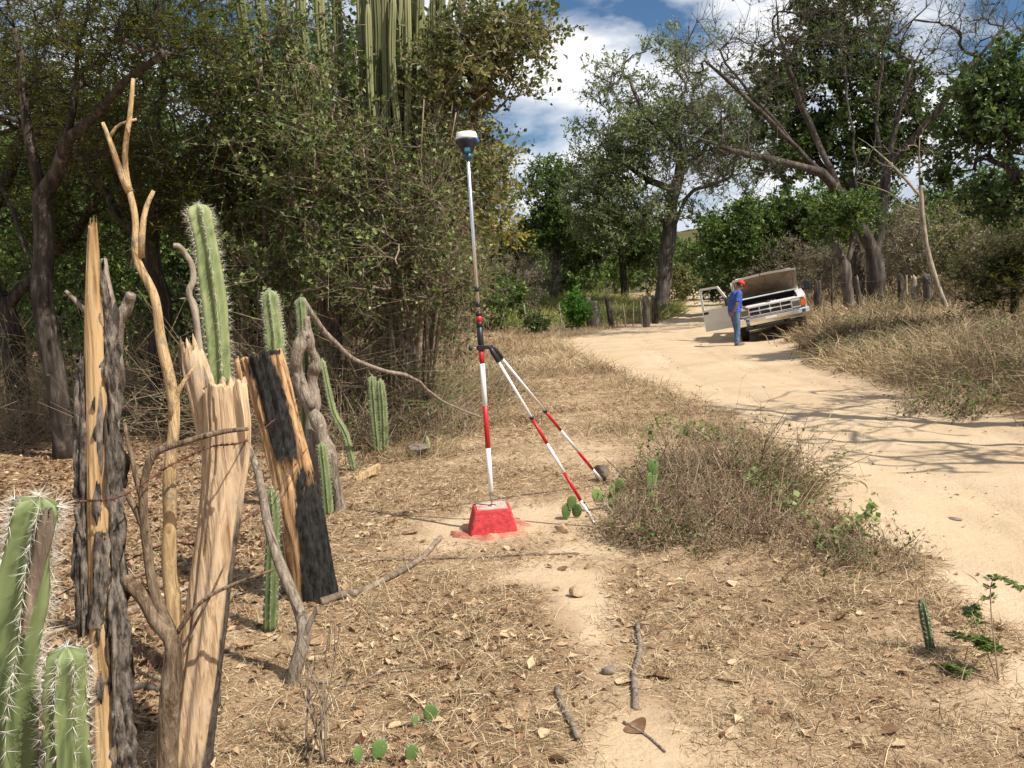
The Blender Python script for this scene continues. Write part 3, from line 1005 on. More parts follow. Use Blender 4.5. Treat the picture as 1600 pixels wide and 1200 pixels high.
def make_tree(name, label, cat, base, limbs, crowns, rb, rt=0.01, bark='bark_grey', leaf='leaf_mid', per_tip=4, tw_len=0.5, n_leaf=8, lf=(0.07, 0.04), tw_r=0.005,
              group=None, seg=0.5, wob=0.04, droop=0.0, feather=False, mid=0.6, density=None, clump=0.35, lift=0.35, updir=0.25, skip=0, flare=1.25):
    base = np.asarray(base, float)
    root = thing(name, base, label, cat, group)
    sk = Skel(base - np.array([0, 0, 0.12]))
    for lb in limbs:
        st = 0 if len(sk.p) == 1 else sk.near(np.asarray(lb[0]))
        sk.limb(lb if st == 0 and len(sk.p) == 1 else lb[1:], st, seg, wob * 0.6)
    tg = np.concatenate([in_ell(c, r, n) for c, r, n in crowns])
    sk.grow(tg, seg, wob, skip=skip, lift=lift)
    mw, ml = MB(), MB()
    sk.mesh(mw, rb, rt, flare=flare)
    if density is None:
        sd_, fq = int(rng.integers(1, 99)), 5.0 / max(1.0, max(np.max(r) for _, r, _ in crowns)) / 2.0
        density = lambda p: np.where(fbm(p[:, 0] * fq, p[:, 1] * fq, p[:, 2] * fq, sd_, 2) > 0.40, 1.0, 0.15)
    if n_leaf > 0:
        foliage(sk, mw, ml, per_tip, tw_len, n_leaf, lf, tw_r, mid, droop, clump, feather=feather, density=density, updir=updir)
    elif per_tip > 0:
        foliage(sk, mw, ml, per_tip, tw_len, 1, (0.001, 0.001), tw_r, mid, droop, clump)
    mw.build('trunk', M[bark], root)
    if n_leaf > 0:
        ml.build('crown', M[leaf], root)
    return root


def pxl(Y, *pts):
    """photo-pixel polyline at distance Y (a point may carry its own distance)"""
    return np.array([P(p[0], p[1], p[2] if len(p) > 2 else Y) for p in pts])


def right_trees():
    # spreading airy tree beside the far fence
    Y = 50
    make_tree('rain_tree', 'tall spreading tree with airy grey-green crown beside the far fence', 'tree', onG(1030, 480, Y),
              [pxl(Y, (1038, 440), (1045, 370), (1050, 315)),
               pxl(Y, (1050, 315), (1063, 270), (1058, 210), (1062, 150)),
               pxl(Y, (1045, 370), (1075, 305), (1110, 290, 49), (1160, 270, 48)),
               pxl(Y, (1055, 290), (1010, 280, 51), (960, 250, 51), (920, 250, 52)),
               pxl(Y, (1060, 260), (1095, 215), (1140, 180, 48)),
               pxl(Y, (1058, 220), (1010, 180, 49), (980, 120, 49))],
              [(*ell_px(975, 230, Y, 85, 75, 3.2), 170), (*ell_px(1065, 180, Y, 95, 80, 3.2), 190), (*ell_px(1140, 240, Y, 75, 70, 3.0), 90),
               (*ell_px(930, 300, Y, 62, 55, 2.5), 110), (*ell_px(1175, 200, 48, 50, 50, 2.2), 50), (*ell_px(960, 360, Y, 60, 35, 2.5), 50), (*ell_px(960, 130, Y, 60, 40, 2.4), 50), (*ell_px(1060, 80, Y, 70, 35, 2.4), 50), (*ell_px(1000, 330, Y, 110, 40, 3.0), 70)],
              0.42, 0.018, 'bark_grey', 'leaf_rain', 5, 0.85, 9, (0.18, 0.08), 0.012, seg=0.8, wob=0.07, mid=0.5,
              density=lambda p: np.where(p[:, 2] > P(1000, 165, Y)[2], 0.45, 0.95))
    # dense green trees below and to the left of it
    Y = 58
    make_tree('leafy_tree', 'rounded dark green tree left of the airy spreading tree', 'tree', onG(865, 440, Y),
              [pxl(Y, (868, 420), (872, 370), (870, 330)), pxl(Y, (872, 370), (910, 330), (940, 320))],
              [(*ell_px(862, 300, Y, 48, 52, 2.4), 110), (*ell_px(850, 345, Y, 42, 40, 2.2), 70), (*ell_px(910, 360, Y, 60, 40, 2.6), 90)],
              0.26, 0.016, 'bark_dark', 'leaf_mid', 5, 0.75, 12, (0.20, 0.10), 0.012, seg=0.8)
    make_tree('leafy_tree', 'dark shady tree under the airy crown behind the far fence', 'tree', onG(975, 440, 62),
              [pxl(62, (973, 420), (970, 385), (965, 360))],
              [(*ell_px(960, 375, 62, 80, 38, 3.0), 150), (*ell_px(1005, 385, 62, 45, 34, 2.4), 70), (*ell_px(905, 395, 62, 45, 28, 2.4), 60)],
              0.24, 0.016, 'bark_dark', 'leaf_dark', 5, 0.75, 12, (0.22, 0.11), 0.012, seg=0.8)
    Y = 46
    make_tree('leafy_tree', 'low bushy green tree behind the raised truck hood', 'tree', onG(1185, 445, Y),
              [pxl(Y, (1183, 430), (1188, 400), (1195, 370)), pxl(Y, (1188, 405), (1150, 380), (1120, 370)), pxl(Y, (1190, 400), (1240, 370), (1270, 350))],
              [(*ell_px(1150, 370, Y, 70, 50, 2.4), 130), (*ell_px(1220, 350, Y, 75, 52, 2.4), 140), (*ell_px(1190, 395, Y, 100, 25, 2.4), 70), (*ell_px(1280, 345, Y, 50, 40, 2.0), 70)],
              0.20, 0.014, 'bark_dark', 'leaf_mid', 5, 0.6, 12, (0.17, 0.09), 0.010, seg=0.7)
    # big forked tree with bare upper limbs
    Y = 33
    make_tree('bare_tree', 'big dark forked tree with bare spreading limbs by the wire fence', 'tree', onG(1372, 478, Y),
              [pxl(Y, (1368, 450), (1366, 410)),
               pxl(Y, (1366, 410), (1340, 340), (1300, 290), (1240, 225, 32), (1180, 165, 31), (1100, 95, 30)),
               pxl(Y, (1366, 410), (1376, 340), (1384, 280), (1400, 200), (1425, 110), (1470, 20), (1500, -60)),
               pxl(Y, (1330, 320), (1280, 230, 34), (1235, 120, 34), (1215, 20, 34), (1200, -60, 34)),
               pxl(Y, (1350, 350), (1335, 240, 34), (1320, 120, 35), (1300, 0, 35)),
               pxl(Y, (1384, 280), (1370, 190, 34), (1380, 90, 34), (1400, -40, 34)),
               pxl(Y, (1390, 260), (1450, 190, 32), (1520, 100, 31), (1590, 20, 31)),
               pxl(Y, (1270, 255), (1180, 245, 31), (1090, 215, 30), (1030, 200, 30)),
               pxl(Y, (1240, 225), (1160, 130, 33), (1080, 20, 33))],
              [(*ell_px(1130, 130, 31, 110, 110, 2.2), 95), (*ell_px(1230, 60, Y, 90, 100, 2.4), 90), (*ell_px(1340, 30, Y, 90, 90, 2.4), 80),
               (*ell_px(1500, 50, 31, 110, 80, 2.4), 90), (*ell_px(1120, 260, 31, 120, 50, 2.0), 60), (*ell_px(1420, 150, 33, 60, 100, 2.0), 40)],
              0.34, 0.012, 'bark_limb', 'leaf_olive', 4, 0.8, 1, (0.10, 0.05), 0.008, seg=0.6, wob=0.05, mid=1.0, density=lambda p: np.where(p[:, 0] > 0, 0.85, 0))
    # leafy tree standing behind it
    Y = 38
    make_tree('leafy_tree', 'tall glossy green tree behind the bare forked tree', 'tree', onG(1345, 460, Y),
              [pxl(Y, (1340, 420), (1335, 340), (1325, 250), (1318, 160)), pxl(Y, (1335, 340), (1280, 250), (1260, 180)), pxl(Y, (1328, 270), (1370, 200), (1390, 130))],
              [(*ell_px(1300, 120, Y, 110, 100, 2.8), 150), (*ell_px(1250, 205, Y, 66, 85, 2.4), 90), (*ell_px(1350, 220, Y, 85, 100, 2.4), 110), (*ell_px(1400, 120, Y, 45, 70, 2.0), 40), (*ell_px(1300, 20, Y, 90, 50, 2.0), 60), (*ell_px(1440, 210, Y, 50, 40, 1.6), 30), (*ell_px(1210, 130, Y, 40, 60, 1.6), 26)],
              0.26, 0.014, 'bark_dark', 'leaf_dark', 5, 0.6, 11, (0.20, 0.11), 0.010, seg=0.6, clump=0.4, density=lambda p: np.where(fbm(p[:, 0] * 0.9, p[:, 1] * 0.9, p[:, 2] * 0.9, 5, 2) > 0.40, 1.0, 0.12))
    Y = 31
    make_tree('forked_tree', 'short pale forked tree with small leafy crown left of the big trunk', 'tree', onG(1326, 484, Y),
              [pxl(Y, (1324, 450), (1320, 415)), pxl(Y, (1320, 415), (1308, 395), (1304, 370), (1310, 340)), pxl(Y, (1320, 415), (1330, 385), (1334, 355), (1345, 320))],
              [(*ell_px(1305, 345, Y, 45, 28, 1.3), 60), (*ell_px(1345, 325, Y, 40, 30, 1.3), 50)],
              0.20, 0.010, 'bark_grey', 'leaf_mid', 4, 0.45, 10, (0.12, 0.07), 0.007, seg=0.35)
    # dark tree reaching in from the side
    Y = 17
    make_tree('leafy_tree', 'dark broad-leaved tree crown reaching in over the fence', 'tree', onG(1660, 470, Y),
              [pxl(Y, (1655, 420), (1640, 330), (1625, 240)), pxl(Y, (1640, 330), (1590, 270), (1550, 250)), pxl(Y, (1625, 240), (1580, 170), (1560, 130)), pxl(Y, (1640, 300), (1680, 200), (1700, 120))],
              [(*ell_px(1580, 150, Y, 60, 80, 1.2), 80), (*ell_px(1545, 215, Y, 62, 55, 1.2), 70), (*ell_px(1660, 170, Y, 110, 130, 1.6), 80), (*ell_px(1590, 290, Y, 55, 40, 1.0), 60), (*ell_px(1520, 150, Y, 45, 30, 0.8), 22), (*ell_px(1500, 255, Y, 40, 26, 0.8), 22), (*ell_px(1560, 320, Y, 40, 20, 0.7), 20)],
              0.17, 0.008, 'bark_dark', 'leaf_dark', 5, 0.38, 9, (0.105, 0.062), 0.005, seg=0.35, clump=0.45, density=lambda p: np.where(fbm(p[:, 0] * 1.1, p[:, 1] * 1.1, p[:, 2] * 1.1, 29, 2) > 0.46, 1.0, 0.08))
    Y = 19
    make_tree('feathery_tree', 'small feathery olive green tree at the end of the grass bank', 'tree', onG(1588, 505, Y),
              [pxl(Y, (1588, 470), (1585, 430), (1570, 390))],
              [(*ell_px(1560, 430, Y, 55, 50, 0.8), 80), (*ell_px(1600, 380, Y, 60, 45, 0.8), 60), (*ell_px(1530, 470, Y, 40, 28, 0.6), 30)],
              0.09, 0.006, 'bark_dark', 'leaf_feather', 5, 0.4, 14, (0.10, 0.022), 0.004, seg=0.3, feather=True)
    # pale bare sapling
    Y = 24
    make_tree('bare_sapling', 'slender pale leafless sapling curving up behind the grass bank', 'sapling', onG(1484, 500, Y),
              [pxl(Y, (1478, 480), (1455, 415), (1441, 340), (1437, 270), (1436, 215)),
               pxl(Y, (1441, 340), (1412, 318), (1385, 300), (1340, 285)), pxl(Y, (1439, 310), (1405, 270), (1370, 235), (1340, 215)),
               pxl(Y, (1437, 285), (1455, 250), (1480, 225)), pxl(Y, (1440, 335), (1428, 300), (1420, 280)), pxl(Y, (1452, 405), (1475, 370), (1500, 345))],
              [(*ell_px(1390, 260, Y, 50, 40, 0.6), 22), (*ell_px(1440, 240, Y, 35, 40, 0.5), 16)],
              0.072, 0.007, 'bark_pale', 'leaf_yellow', 2, 0.35, 0, (0.05, 0.03), 0.004, seg=0.3, wob=0.015)


right_trees()


def left_forest():
    # feathery-leaved trees with dark twisted trunks
    Y = 10.6
    g = 'dark trunked trees of the shady wood'
    make_tree('mimosa_tree', 'nearest dark crooked trunk of the shady wood, forking above head height', 'tree', grd(100, 715),
              [pxl(Y, (95, 640), (75, 520), (66, 420), (72, 310)), pxl(Y, (72, 310), (40, 180), (22, 60), (10, -60)),
               pxl(Y, (72, 310), (110, 200, 10.3), (120, 90, 10.2), (150, -40, 10.0)), pxl(Y, (66, 430), (20, 330, 11), (-40, 240, 11.5)), pxl(Y, (110, 200), (180, 140, 9.8), (260, 90, 9.5))],
              [(*ell_px(60, 60, Y, 190, 120, 1.6), 90), (*ell_px(230, 60, 10, 150, 110, 1.3), 90), (*ell_px(-60, 200, 11, 120, 150, 1.5), 50), (*ell_px(180, 230, 10.6, 110, 90, 1.0), 40)],
              0.125, 0.006, 'bark_dark', 'leaf_feather', 5, 0.45, 12, (0.075, 0.018), 0.003, seg=0.35, feather=True, group=g, mid=0.4)
    Y = 12.5
    make_tree('mimosa_tree', 'wide feathery tree behind the forked dead branch post', 'tree', grd(250, 668),
              [pxl(Y, (245, 600), (252, 480), (235, 380), (262, 280)), pxl(Y, (262, 280), (330, 200), (380, 90), (400, -40)),
               pxl(Y, (240, 400), (170, 320), (130, 220), (120, 60)), pxl(Y, (262, 280), (250, 150), (280, 0))],
              [(*ell_px(330, 120, 12, 130, 150, 1.4), 120), (*ell_px(220, 260, 12.2, 120, 110, 1.3), 90), (*ell_px(360, 330, 12, 90, 70, 1.2), 60), (*ell_px(100, 140, 13, 120, 130, 1.4), 70), (*ell_px(400, 230, 12, 70, 90, 1.0), 50)],
              0.13, 0.006, 'bark_dark', 'leaf_feather', 5, 0.5, 14, (0.085, 0.022), 0.003, seg=0.35, feather=True, group=g)
    Y = 13.5
    make_tree('mimosa_tree', 'leaning dark tree at the edge of the wood, root flare showing', 'tree', grd(35, 680),
              [pxl(Y, (30, 620), (10, 500), (-20, 380), (20, 250), (60, 120)), pxl(Y, (10, 500), (60, 420), (130, 350), (170, 250))],
              [(*ell_px(60, 150, Y, 130, 150, 1.5), 90), (*ell_px(150, 330, Y, 110, 90, 1.3), 70), (*ell_px(-20, 330, Y, 90, 120, 1.3), 50)],
              0.17, 0.006, 'bark_dark', 'leaf_feather', 5, 0.5, 14, (0.09, 0.024), 0.003, seg=0.4, feather=True, group=g)
    # round-leaved understorey, copied through the depth of the wood
    Y = 16
    protos = []
    for k, (px, lab) in enumerate([(150, 'thin stemmed leafy tree filling the shade behind the bark post'), (330, 'thin stemmed leafy tree behind the tall cactus')]):
        b = onG(px, 600, Y + k)
        t = make_tree('wood_tree', lab, 'tree', b,
                      [b + np.array([[0.1, 0, 1.0], [-0.15, 0.1, 2.2], [0.2, 0, 3.6], [0.1, 0.1, 5.2]]), b + np.array([[0.1, 0, 1.0], [0.7, 0.2, 2.4], [1.0, 0, 4.0]]), b + np.array([[0, 0, 0.5], [-0.6, -0.2, 1.8], [-1.1, 0, 3.3]])],
                      [(b + [0, 0, 4.6], np.array([1.7, 1.5, 1.8]), 110), (b + [0.2, 0, 2.6], np.array([1.5, 1.2, 1.3]), 80), (b + [-0.2, 0, 1.2], np.array([1.2, 1.0, 0.8]), 40)],
                      0.09, 0.006, 'bark_dark', 'leaf_dark' if k else 'leaf_mid', 4, 0.45, 9, (0.085, 0.05), 0.004, seg=0.4, group='trees in the depth of the wood')
        protos.append(t)
    spots = [(-20, 18), (70, 21), (210, 19), (270, 23), (400, 18), (460, 20), (520, 22), (130, 26), (350, 27), (30, 30), (590, 24), (480, 29), (230, 33), (640, 21), (700, 26), (-80, 24), (550, 31), (420, 35), (100, 38), (620, 34)]
    for i, (px, Y) in enumerate(spots):
        b = onG(px, 560, Y)
        copy_tree(protos[i % 2], b, rng.uniform(0, 6.28), rng.uniform(0.95, 1.35), label='thin stemmed leafy tree deep in the dark wood, behind the front trees')


def thicket():
    """dense multi-stemmed round-leaved scrub beside the track"""
    def stems(b, n, hgt, spread, lean):
        out = []
        for i in range(n):
            a = rng.uniform(0, 6.28)
            e = np.array([math.cos(a), math.sin(a) * 0.7, 0])
            h = hgt * rng.uniform(0.75, 1.1)
            s = spread * rng.uniform(0.3, 1.0)
            q = np.asarray(b) + np.array([e * 0.15 + [0, 0, 0.0], e * (0.15 + s * 0.25) + [lean * 0.15, 0, h * 0.33], e * (0.15 + s * 0.55) + [lean * 0.5, 0, h * 0.68], e * (0.1 + s) + [lean, 0, h]])
            out.append(np.concatenate([[np.asarray(b)], q + rng.normal(size=q.shape) * 0.06]))
        return out

    def scrub(label, b, n, hgt, spread, lean, crowns, leaf, lfs, per_tip=5, n_leaf=5, rb=0.085, bark='bark_tan', mid=0.8, rt=0.007, dens=None, clump=0.5):
        if dens is None:
            dens = lambda p: np.where(fbm(p[:, 0] * 1.5, p[:, 1] * 1.5, p[:, 2] * 1.5, int(b[0] * 10) % 50 + 3, 2) > 0.43, 1.0, 0.22)
        b = np.asarray(b, float)
        root = thing('thicket_tree', b, label, 'tree', 'multi-stemmed trees of the thicket')
        mw, ml = MB(), MB()
        st = stems(b, n, hgt, spread, lean)
        sk = Skel(b - np.array([0, 0, 0.1]))
        for sgl in st:
            sk.limb(sgl[1:], 0, 0.4, 0.03)
        tg = np.concatenate([in_ell(c, r, k) for c, r, k in crowns])
        sk.grow(tg, 0.35, 0.045)
        sk.mesh(mw, rb, rt, sides=(6, 5, 4, 3))
        foliage(sk, mw, ml, per_tip, 0.38, n_leaf, lfs, 0.003, mid, clump=clump, density=dens)
        mw.build('trunk', M[bark], root)
        ml.build('crown', M[leaf], root)

    scrub('leafy thicket tree just behind the tall ribbed cactus', grd(420, 668), 15, 5.0, 1.3, 0.2,
          [(*ell_px(430, 200, 11.5, 110, 170, 1.1), 170), (*ell_px(420, 420, 11.2, 90, 110, 0.9), 60), (*ell_px(480, 60, 11.5, 110, 90, 1.0), 70)], 'leaf_round', (0.052, 0.037))
    scrub('leafy thicket tree in front of the giant cactus clump', grd(545, 650), 17, 5.4, 1.4, 0.2,
          [(*ell_px(500, 230, 10.8, 95, 150, 0.9), 160), (*ell_px(560, 420, 10.6, 110, 110, 0.9), 70)], 'leaf_round', (0.052, 0.037))
    scrub('olive leaved thicket tree leaning out over the survey pole', grd(660, 640), 16, 5.2, 1.2, 0.5,
          [(*ell_px(720, 150, 11.6, 90, 130, 1.0), 150), (*ell_px(780, 70, 11.4, 85, 90, 0.9), 90), (*ell_px(745, 280, 11.4, 60, 90, 0.8), 60), (*ell_px(830, 60, 11.6, 45, 60, 0.6), 28)], 'leaf_olive', (0.066, 0.045), n_leaf=5)
    scrub('nearly leafless twiggy thicket tree left of the survey pole', grd(640, 610), 16, 3.0, 1.1, 0.2,
          [(*ell_px(650, 400, 13.5, 100, 110, 1.0), 160), (*ell_px(610, 500, 13.0, 80, 70, 0.8), 60), (*ell_px(720, 440, 13.6, 50, 90, 0.8), 60)], 'leaf_olive', (0.05, 0.034), per_tip=6, n_leaf=2, rb=0.07)
    scrub('sparse brown thicket tree behind the survey pole foot', grd(705, 590), 12, 2.6, 0.8, 0.1,
          [(*ell_px(700, 460, 16.0, 70, 90, 0.9), 90), (*ell_px(740, 400, 16.0, 35, 60, 0.7), 40)], 'leaf_olive', (0.06, 0.04), per_tip=5, n_leaf=3, rb=0.06)
    scrub('dense leafy thicket tree at the back, filling behind the cactus clump', onG(600, 600, 16), 9, 6.5, 1.8, 0.3,
          [(*ell_px(560, 150, 16, 130, 160, 1.4), 130), (*ell_px(660, 260, 16, 90, 130, 1.2), 90), (*ell_px(480, 330, 16, 120, 130, 1.2), 110), (*ell_px(600, 430, 16, 110, 90, 1.0), 80)], 'leaf_mid', (0.085, 0.058), n_leaf=7, bark='bark_dark', dens=lambda p: np.ones(len(p)))
    scrub('twiggy leafy thicket tree hiding the foot of the giant cactus', grd(650, 672), 18, 3.6, 1.0, 0.15,
          [(*ell_px(650, 330, 10.4, 85, 80, 0.8), 110), (*ell_px(600, 420, 10.2, 90, 90, 0.8), 70), (*ell_px(690, 450, 10.4, 70, 90, 0.8), 90), (*ell_px(590, 240, 10.6, 50, 60, 0.6), 36), (*ell_px(700, 250, 10.8, 40, 60, 0.6), 30)], 'leaf_round', (0.048, 0.034), per_tip=5, n_leaf=3, rb=0.08,
          dens=lambda p: np.where(fbm(p[:, 0] * 1.6, p[:, 1] * 1.6, p[:, 2] * 1.6, 17, 2) > 0.42, 1.0, 0.3))
    # hanging yellowing spray at the edge of the thicket
    scrub('yellowing leafy thicket tree with drooping sprays beside the sky gap', grd(728, 578), 5, 3.9, 0.5, 0.45,
          [(*ell_px(790, 345, 15.0, 26, 40, 0.4), 26), (*ell_px(775, 270, 15.0, 30, 60, 0.5), 40), (*ell_px(740, 330, 15, 40, 60, 0.5), 40)], 'leaf_yellow', (0.07, 0.045), per_tip=3, n_leaf=4, rb=0.05)


left_forest()
thicket()


def far_shrubs():
    """scrub in the middle distance"""
    def shrub(label, b, rad, hgt, n, leaf, bark, lfs, n_leaf, per_tip=4, name='scrub_bush', tw=0.35, group=None, rb=0.05):
        b = np.asarray(b, float)
        root = thing(name, b, label, 'bush', group)
        sk = Skel(b - np.array([0, 0, 0.08]))
        for i in range(7):
            a = i * 0.9 + rng.uniform(0, 0.5)
            e = np.array([math.cos(a), math.sin(a), 0])
            sk.limb([b + e * rad * 0.3 + [0, 0, hgt * 0.4], b + e * rad * 0.55 + [0, 0, hgt * 0.75]], 0, 0.3, 0.03)
        sk.grow(in_ell(b + [0, 0, hgt * 0.55], np.array([rad, rad, hgt * 0.5]), n), 0.35, 0.05)
        mw, ml = MB(), MB()
        sk.mesh(mw, rb, 0.006, sides=(5, 4, 3, 3))
        foliage(sk, mw, ml, per_tip, tw, max(n_leaf, 1), lfs if n_leaf else (0.001, 0.001), 0.006, 0.6)
        mw.build('trunk', M[bark], root)
        if n_leaf:
            ml.build('crown', M[leaf], root)
        return root
    shrub('bright green upright bush by the far stump post', onG(903, 520, 37), 0.5, 1.5, 60, 'leaf_bright', 'twig', (0.13, 0.07), 9)
    shrub('dark green low bush left of the bright green bush', onG(838, 520, 36), 0.5, 0.8, 40, 'leaf_dark', 'twig', (0.10, 0.06), 8)
    shrub('grey leafless bush beyond the left end of the far fence', onG(800, 450, 48), 1.9, 3.4, 170, 'leaf_dust', 'scrub_twig', (0.09, 0.05), 1, 6)
    shrub('grey brown twiggy bush beside the dark tree beyond the fence', onG(835, 445, 52), 2.0, 3.6, 170, 'leaf_dust', 'scrub_twig', (0.09, 0.05), 1, 6)
    shrub('rounded green bush behind the slender survey pole', onG(762, 450, 40), 1.8, 2.6, 140, 'leaf_mid', 'bark_tan', (0.16, 0.09), 8)
    shrub('yellow green bush farther behind the survey pole', onG(775, 430, 62), 3.2, 4.8, 150, 'leaf_olive', 'bark_tan', (0.24, 0.14), 8, tw=0.6)
    shrub('olive bush on the rise behind the long grass', onG(890, 420, 68), 3.4, 3.2, 150, 'leaf_mid', 'bark_tan', (0.24, 0.14), 8, tw=0.6)
    shrub('dry tan bush beside the far end of the track', onG(1062, 440, 62), 1.6, 3.0, 110, 'leaf_olive', 'bark_tan', (0.16, 0.10), 5)
    shrub('green bush closing the far end of the track', onG(1098, 420, 84), 3.4, 5.5, 170, 'leaf_mid', 'bark_tan', (0.28, 0.16), 8, tw=0.7)
    shrub('dark bush right of the far end of the track', onG(1135, 430, 64), 2.4, 4.0, 150, 'leaf_dark', 'bark_tan', (0.20, 0.12), 8, tw=0.5)
    # brown scrub hillside behind the right fence
    SCRUB = ['dry scrub bush just behind the raised truck hood', 'dry scrub bush between the truck and the short forked tree', 'dry scrub bush straight behind the big forked trunk', 'olive scrub bush behind the broad broken grey post',
             'olive scrub bush beside the feathery tree, nearest of the slope', 'dry scrub bush high on the slope behind the sapling', 'olive scrub bush up the slope behind the feathery tree', 'dry scrub bush at the right edge behind the feathery tree',
             'olive scrub bush high on the slope between forked trunk and sapling', 'olive scrub bush high up behind the short forked tree', 'dry scrub bush high up behind the truck', 'dry scrub bush below the dark overhanging crown',
             'olive scrub bush at the right edge below the dark crown', 'dry scrub bush directly behind the sapling foot', 'olive scrub bush topmost on the slope right of the sapling', 'olive scrub bush topmost at the right edge', 'dry scrub bush left of the raised hood, in the tree shade']
    p1 = shrub('brown leafless scrub bush behind the right fence, nearest the big forked trunk', onG(1400, 460, 40), 2.0, 3.4, 190, 'leaf_dust', 'scrub_twig', (0.11, 0.055), 2, 6, group='dry scrub bushes behind the right fence')
    p2 = shrub('olive brown scrub bush behind the right fence, beside the pale sapling', onG(1500, 455, 38), 2.2, 3.6, 170, 'leaf_olive', 'scrub_twig', (0.13, 0.07), 4, 5, group='dry scrub bushes behind the right fence')
    for i, (px, Y, k) in enumerate([(1240, 44, 0), (1300, 42, 0), (1345, 47, 0), (1445, 46, 1), (1540, 32, 1), (1480, 55, 0), (1560, 48, 1), (1610, 40, 0), (1400, 60, 1), (1330, 58, 1), (1270, 56, 0), (1580, 28, 0), (1640, 30, 1), (1440, 36, 0), (1520, 62, 1), (1600, 58, 1), (1210, 52, 0)]):
        b = onG(px, 450, Y)
        lab = SCRUB[i]
        copy_tree((p1, p2)[k], b, rng.uniform(0, 6.28), rng.uniform(0.8, 1.25), label=lab)
    # dense backdrop: rounded trees far behind
    DIST = {700: 'distant tree seen through the twigs left of the survey pole', 740: 'distant tree directly behind the thin upper survey pole', 820: 'distant tree behind the grey leafless bush', 900: 'distant tree behind the bright green fence bush', 960: 'distant tree low behind the leaning dark fence post',
            1030: 'distant tree straight behind the airy tree trunk', 1080: 'farthest tree closing the end of the track', 1120: 'distant tree just right of the track end', 1170: 'distant tree above the person with the red cap', 1290: 'distant tree behind the dark square post',
            1350: 'distant tree behind the short forked tree', 1420: 'distant tree behind the pale round post', 1490: 'distant tree behind the pale sapling', 1570: 'distant tree behind the feathery tree', 1650: 'distant tree at the right edge behind the dark crown', 1200: 'distant tree high behind the raised truck hood', 860: 'distant tree far behind the rounded dark green tree', 980: 'farthest tree behind the airy spreading crown'}
    t = make_tree('distant_tree', 'distant dull green tree behind the truck and fence lines', 'tree', onG(1230, 430, 74),
                  [onG(1230, 430, 74) + np.array([[0, 0, 1.5], [0.2, 0, 3.5], [0, 0, 6]])],
                  [(onG(1230, 430, 74) + [0, 0, 5.0], np.array([4.2, 3.6, 3.6]), 150), (onG(1230, 430, 74) + [0.5, 0, 2.2], np.array([3.6, 3.0, 1.8]), 70)],
                  0.22, 0.016, 'bark_dark', 'leaf_mid', 4, 0.9, 8, (0.34, 0.20), 0.012, seg=0.9, group='distant trees')
    for i, (px, Y, sc) in enumerate([(700, 70, 1), (640, 60, 1.2), (560, 62, 1.3), (740, 95, 1.1), (820, 98, 0.9), (900, 104, 0.9), (960, 96, 0.8), (1030, 110, 1.0), (1080, 130, 0.9), (1120, 110, 0.7), (1170, 84, 0.9), (1290, 82, 1.0), (1350, 90, 1.1), (1420, 84, 0.9), (1490, 90, 1.0), (1570, 84, 1.0), (1650, 80, 1.0), (480, 55, 1.3), (380, 58, 1.3), (280, 52, 1.3), (180, 56, 1.3), (80, 50, 1.3), (-20, 52, 1.3), (-120, 46, 1.3), (1200, 120, 0.7), (860, 130, 1.1), (980, 140, 0.9)]):
        copy_tree(t, onG(px, 430, Y), rng.uniform(0, 6.28), sc * rng.uniform(0.85, 1.15), label=DIST.get(px, 'distant dull green tree at the back of the wood'))


far_shrubs()


def shade_tree():
    """bare tree just outside the frame whose shadow lies across the road; one limb shows at the top corner"""
    b = np.array([10.2, 6.2, Hs(10.2, 6.2)])
    L = [b + np.array([[0, 0, 1.2], [-0.2, 0.1, 2.4]]),
         np.array([b + [-0.2, 0.1, 2.4], b + [-1.2, 0.6, 3.6], b + [-2.4, 1.4, 4.5], b + [-3.6, 2.4, 5.0], b + [-4.6, 3.4, 5.3]]),
         np.array([b + [-0.2, 0.1, 2.4], b + [-0.5, 1.2, 4.0], b + [-1.2, 2.6, 5.0], b + [-2.4, 4.0, 5.6]]),
         np.array([b + [-0.2, 0.1, 2.2], b + [-1.4, 0.0, 3.4], b + [-2.8, 0.2, 4.2], b + [-4.2, 0.9, 4.6]]),
         np.array([b + [-0.2, 0.1, 2.2], b + [-1.0, -0.8, 3.6], b + [-2.2, -1.2, 4.4], b + [-3.6, -0.9, 4.9]]),
         np.array([b + [-0.2, 0.1, 2.4], b + [0.6, 0.2, 4.2], b + [0.8, 0.6, 6.0]])]
    make_tree('bare_roadside_tree', 'bare roadside tree beside the frame, casting branch shadows on the road', 'tree', b, L,
              [(b + [-3.4, 1.6, 4.9], np.array([1.5, 1.7, 0.7]), 46), (b + [-3.0, -0.4, 4.6], np.array([1.4, 1.2, 0.7]), 26), (b + [-1.8, 3.0, 5.4], np.array([1.3, 1.4, 0.8]), 30), (b + [0.6, 0.4, 6.0], np.array([1.4, 1.4, 1.2]), 20)],
              0.26, 0.022, 'bark_grey', 'leaf_dry', 3, 0.6, 1, (0.08, 0.05), 0.011, seg=0.35, wob=0.06, density=lambda p: np.full(len(p), 0.7))


shade_tree()

# ------------------------------------------------------------------ cacti


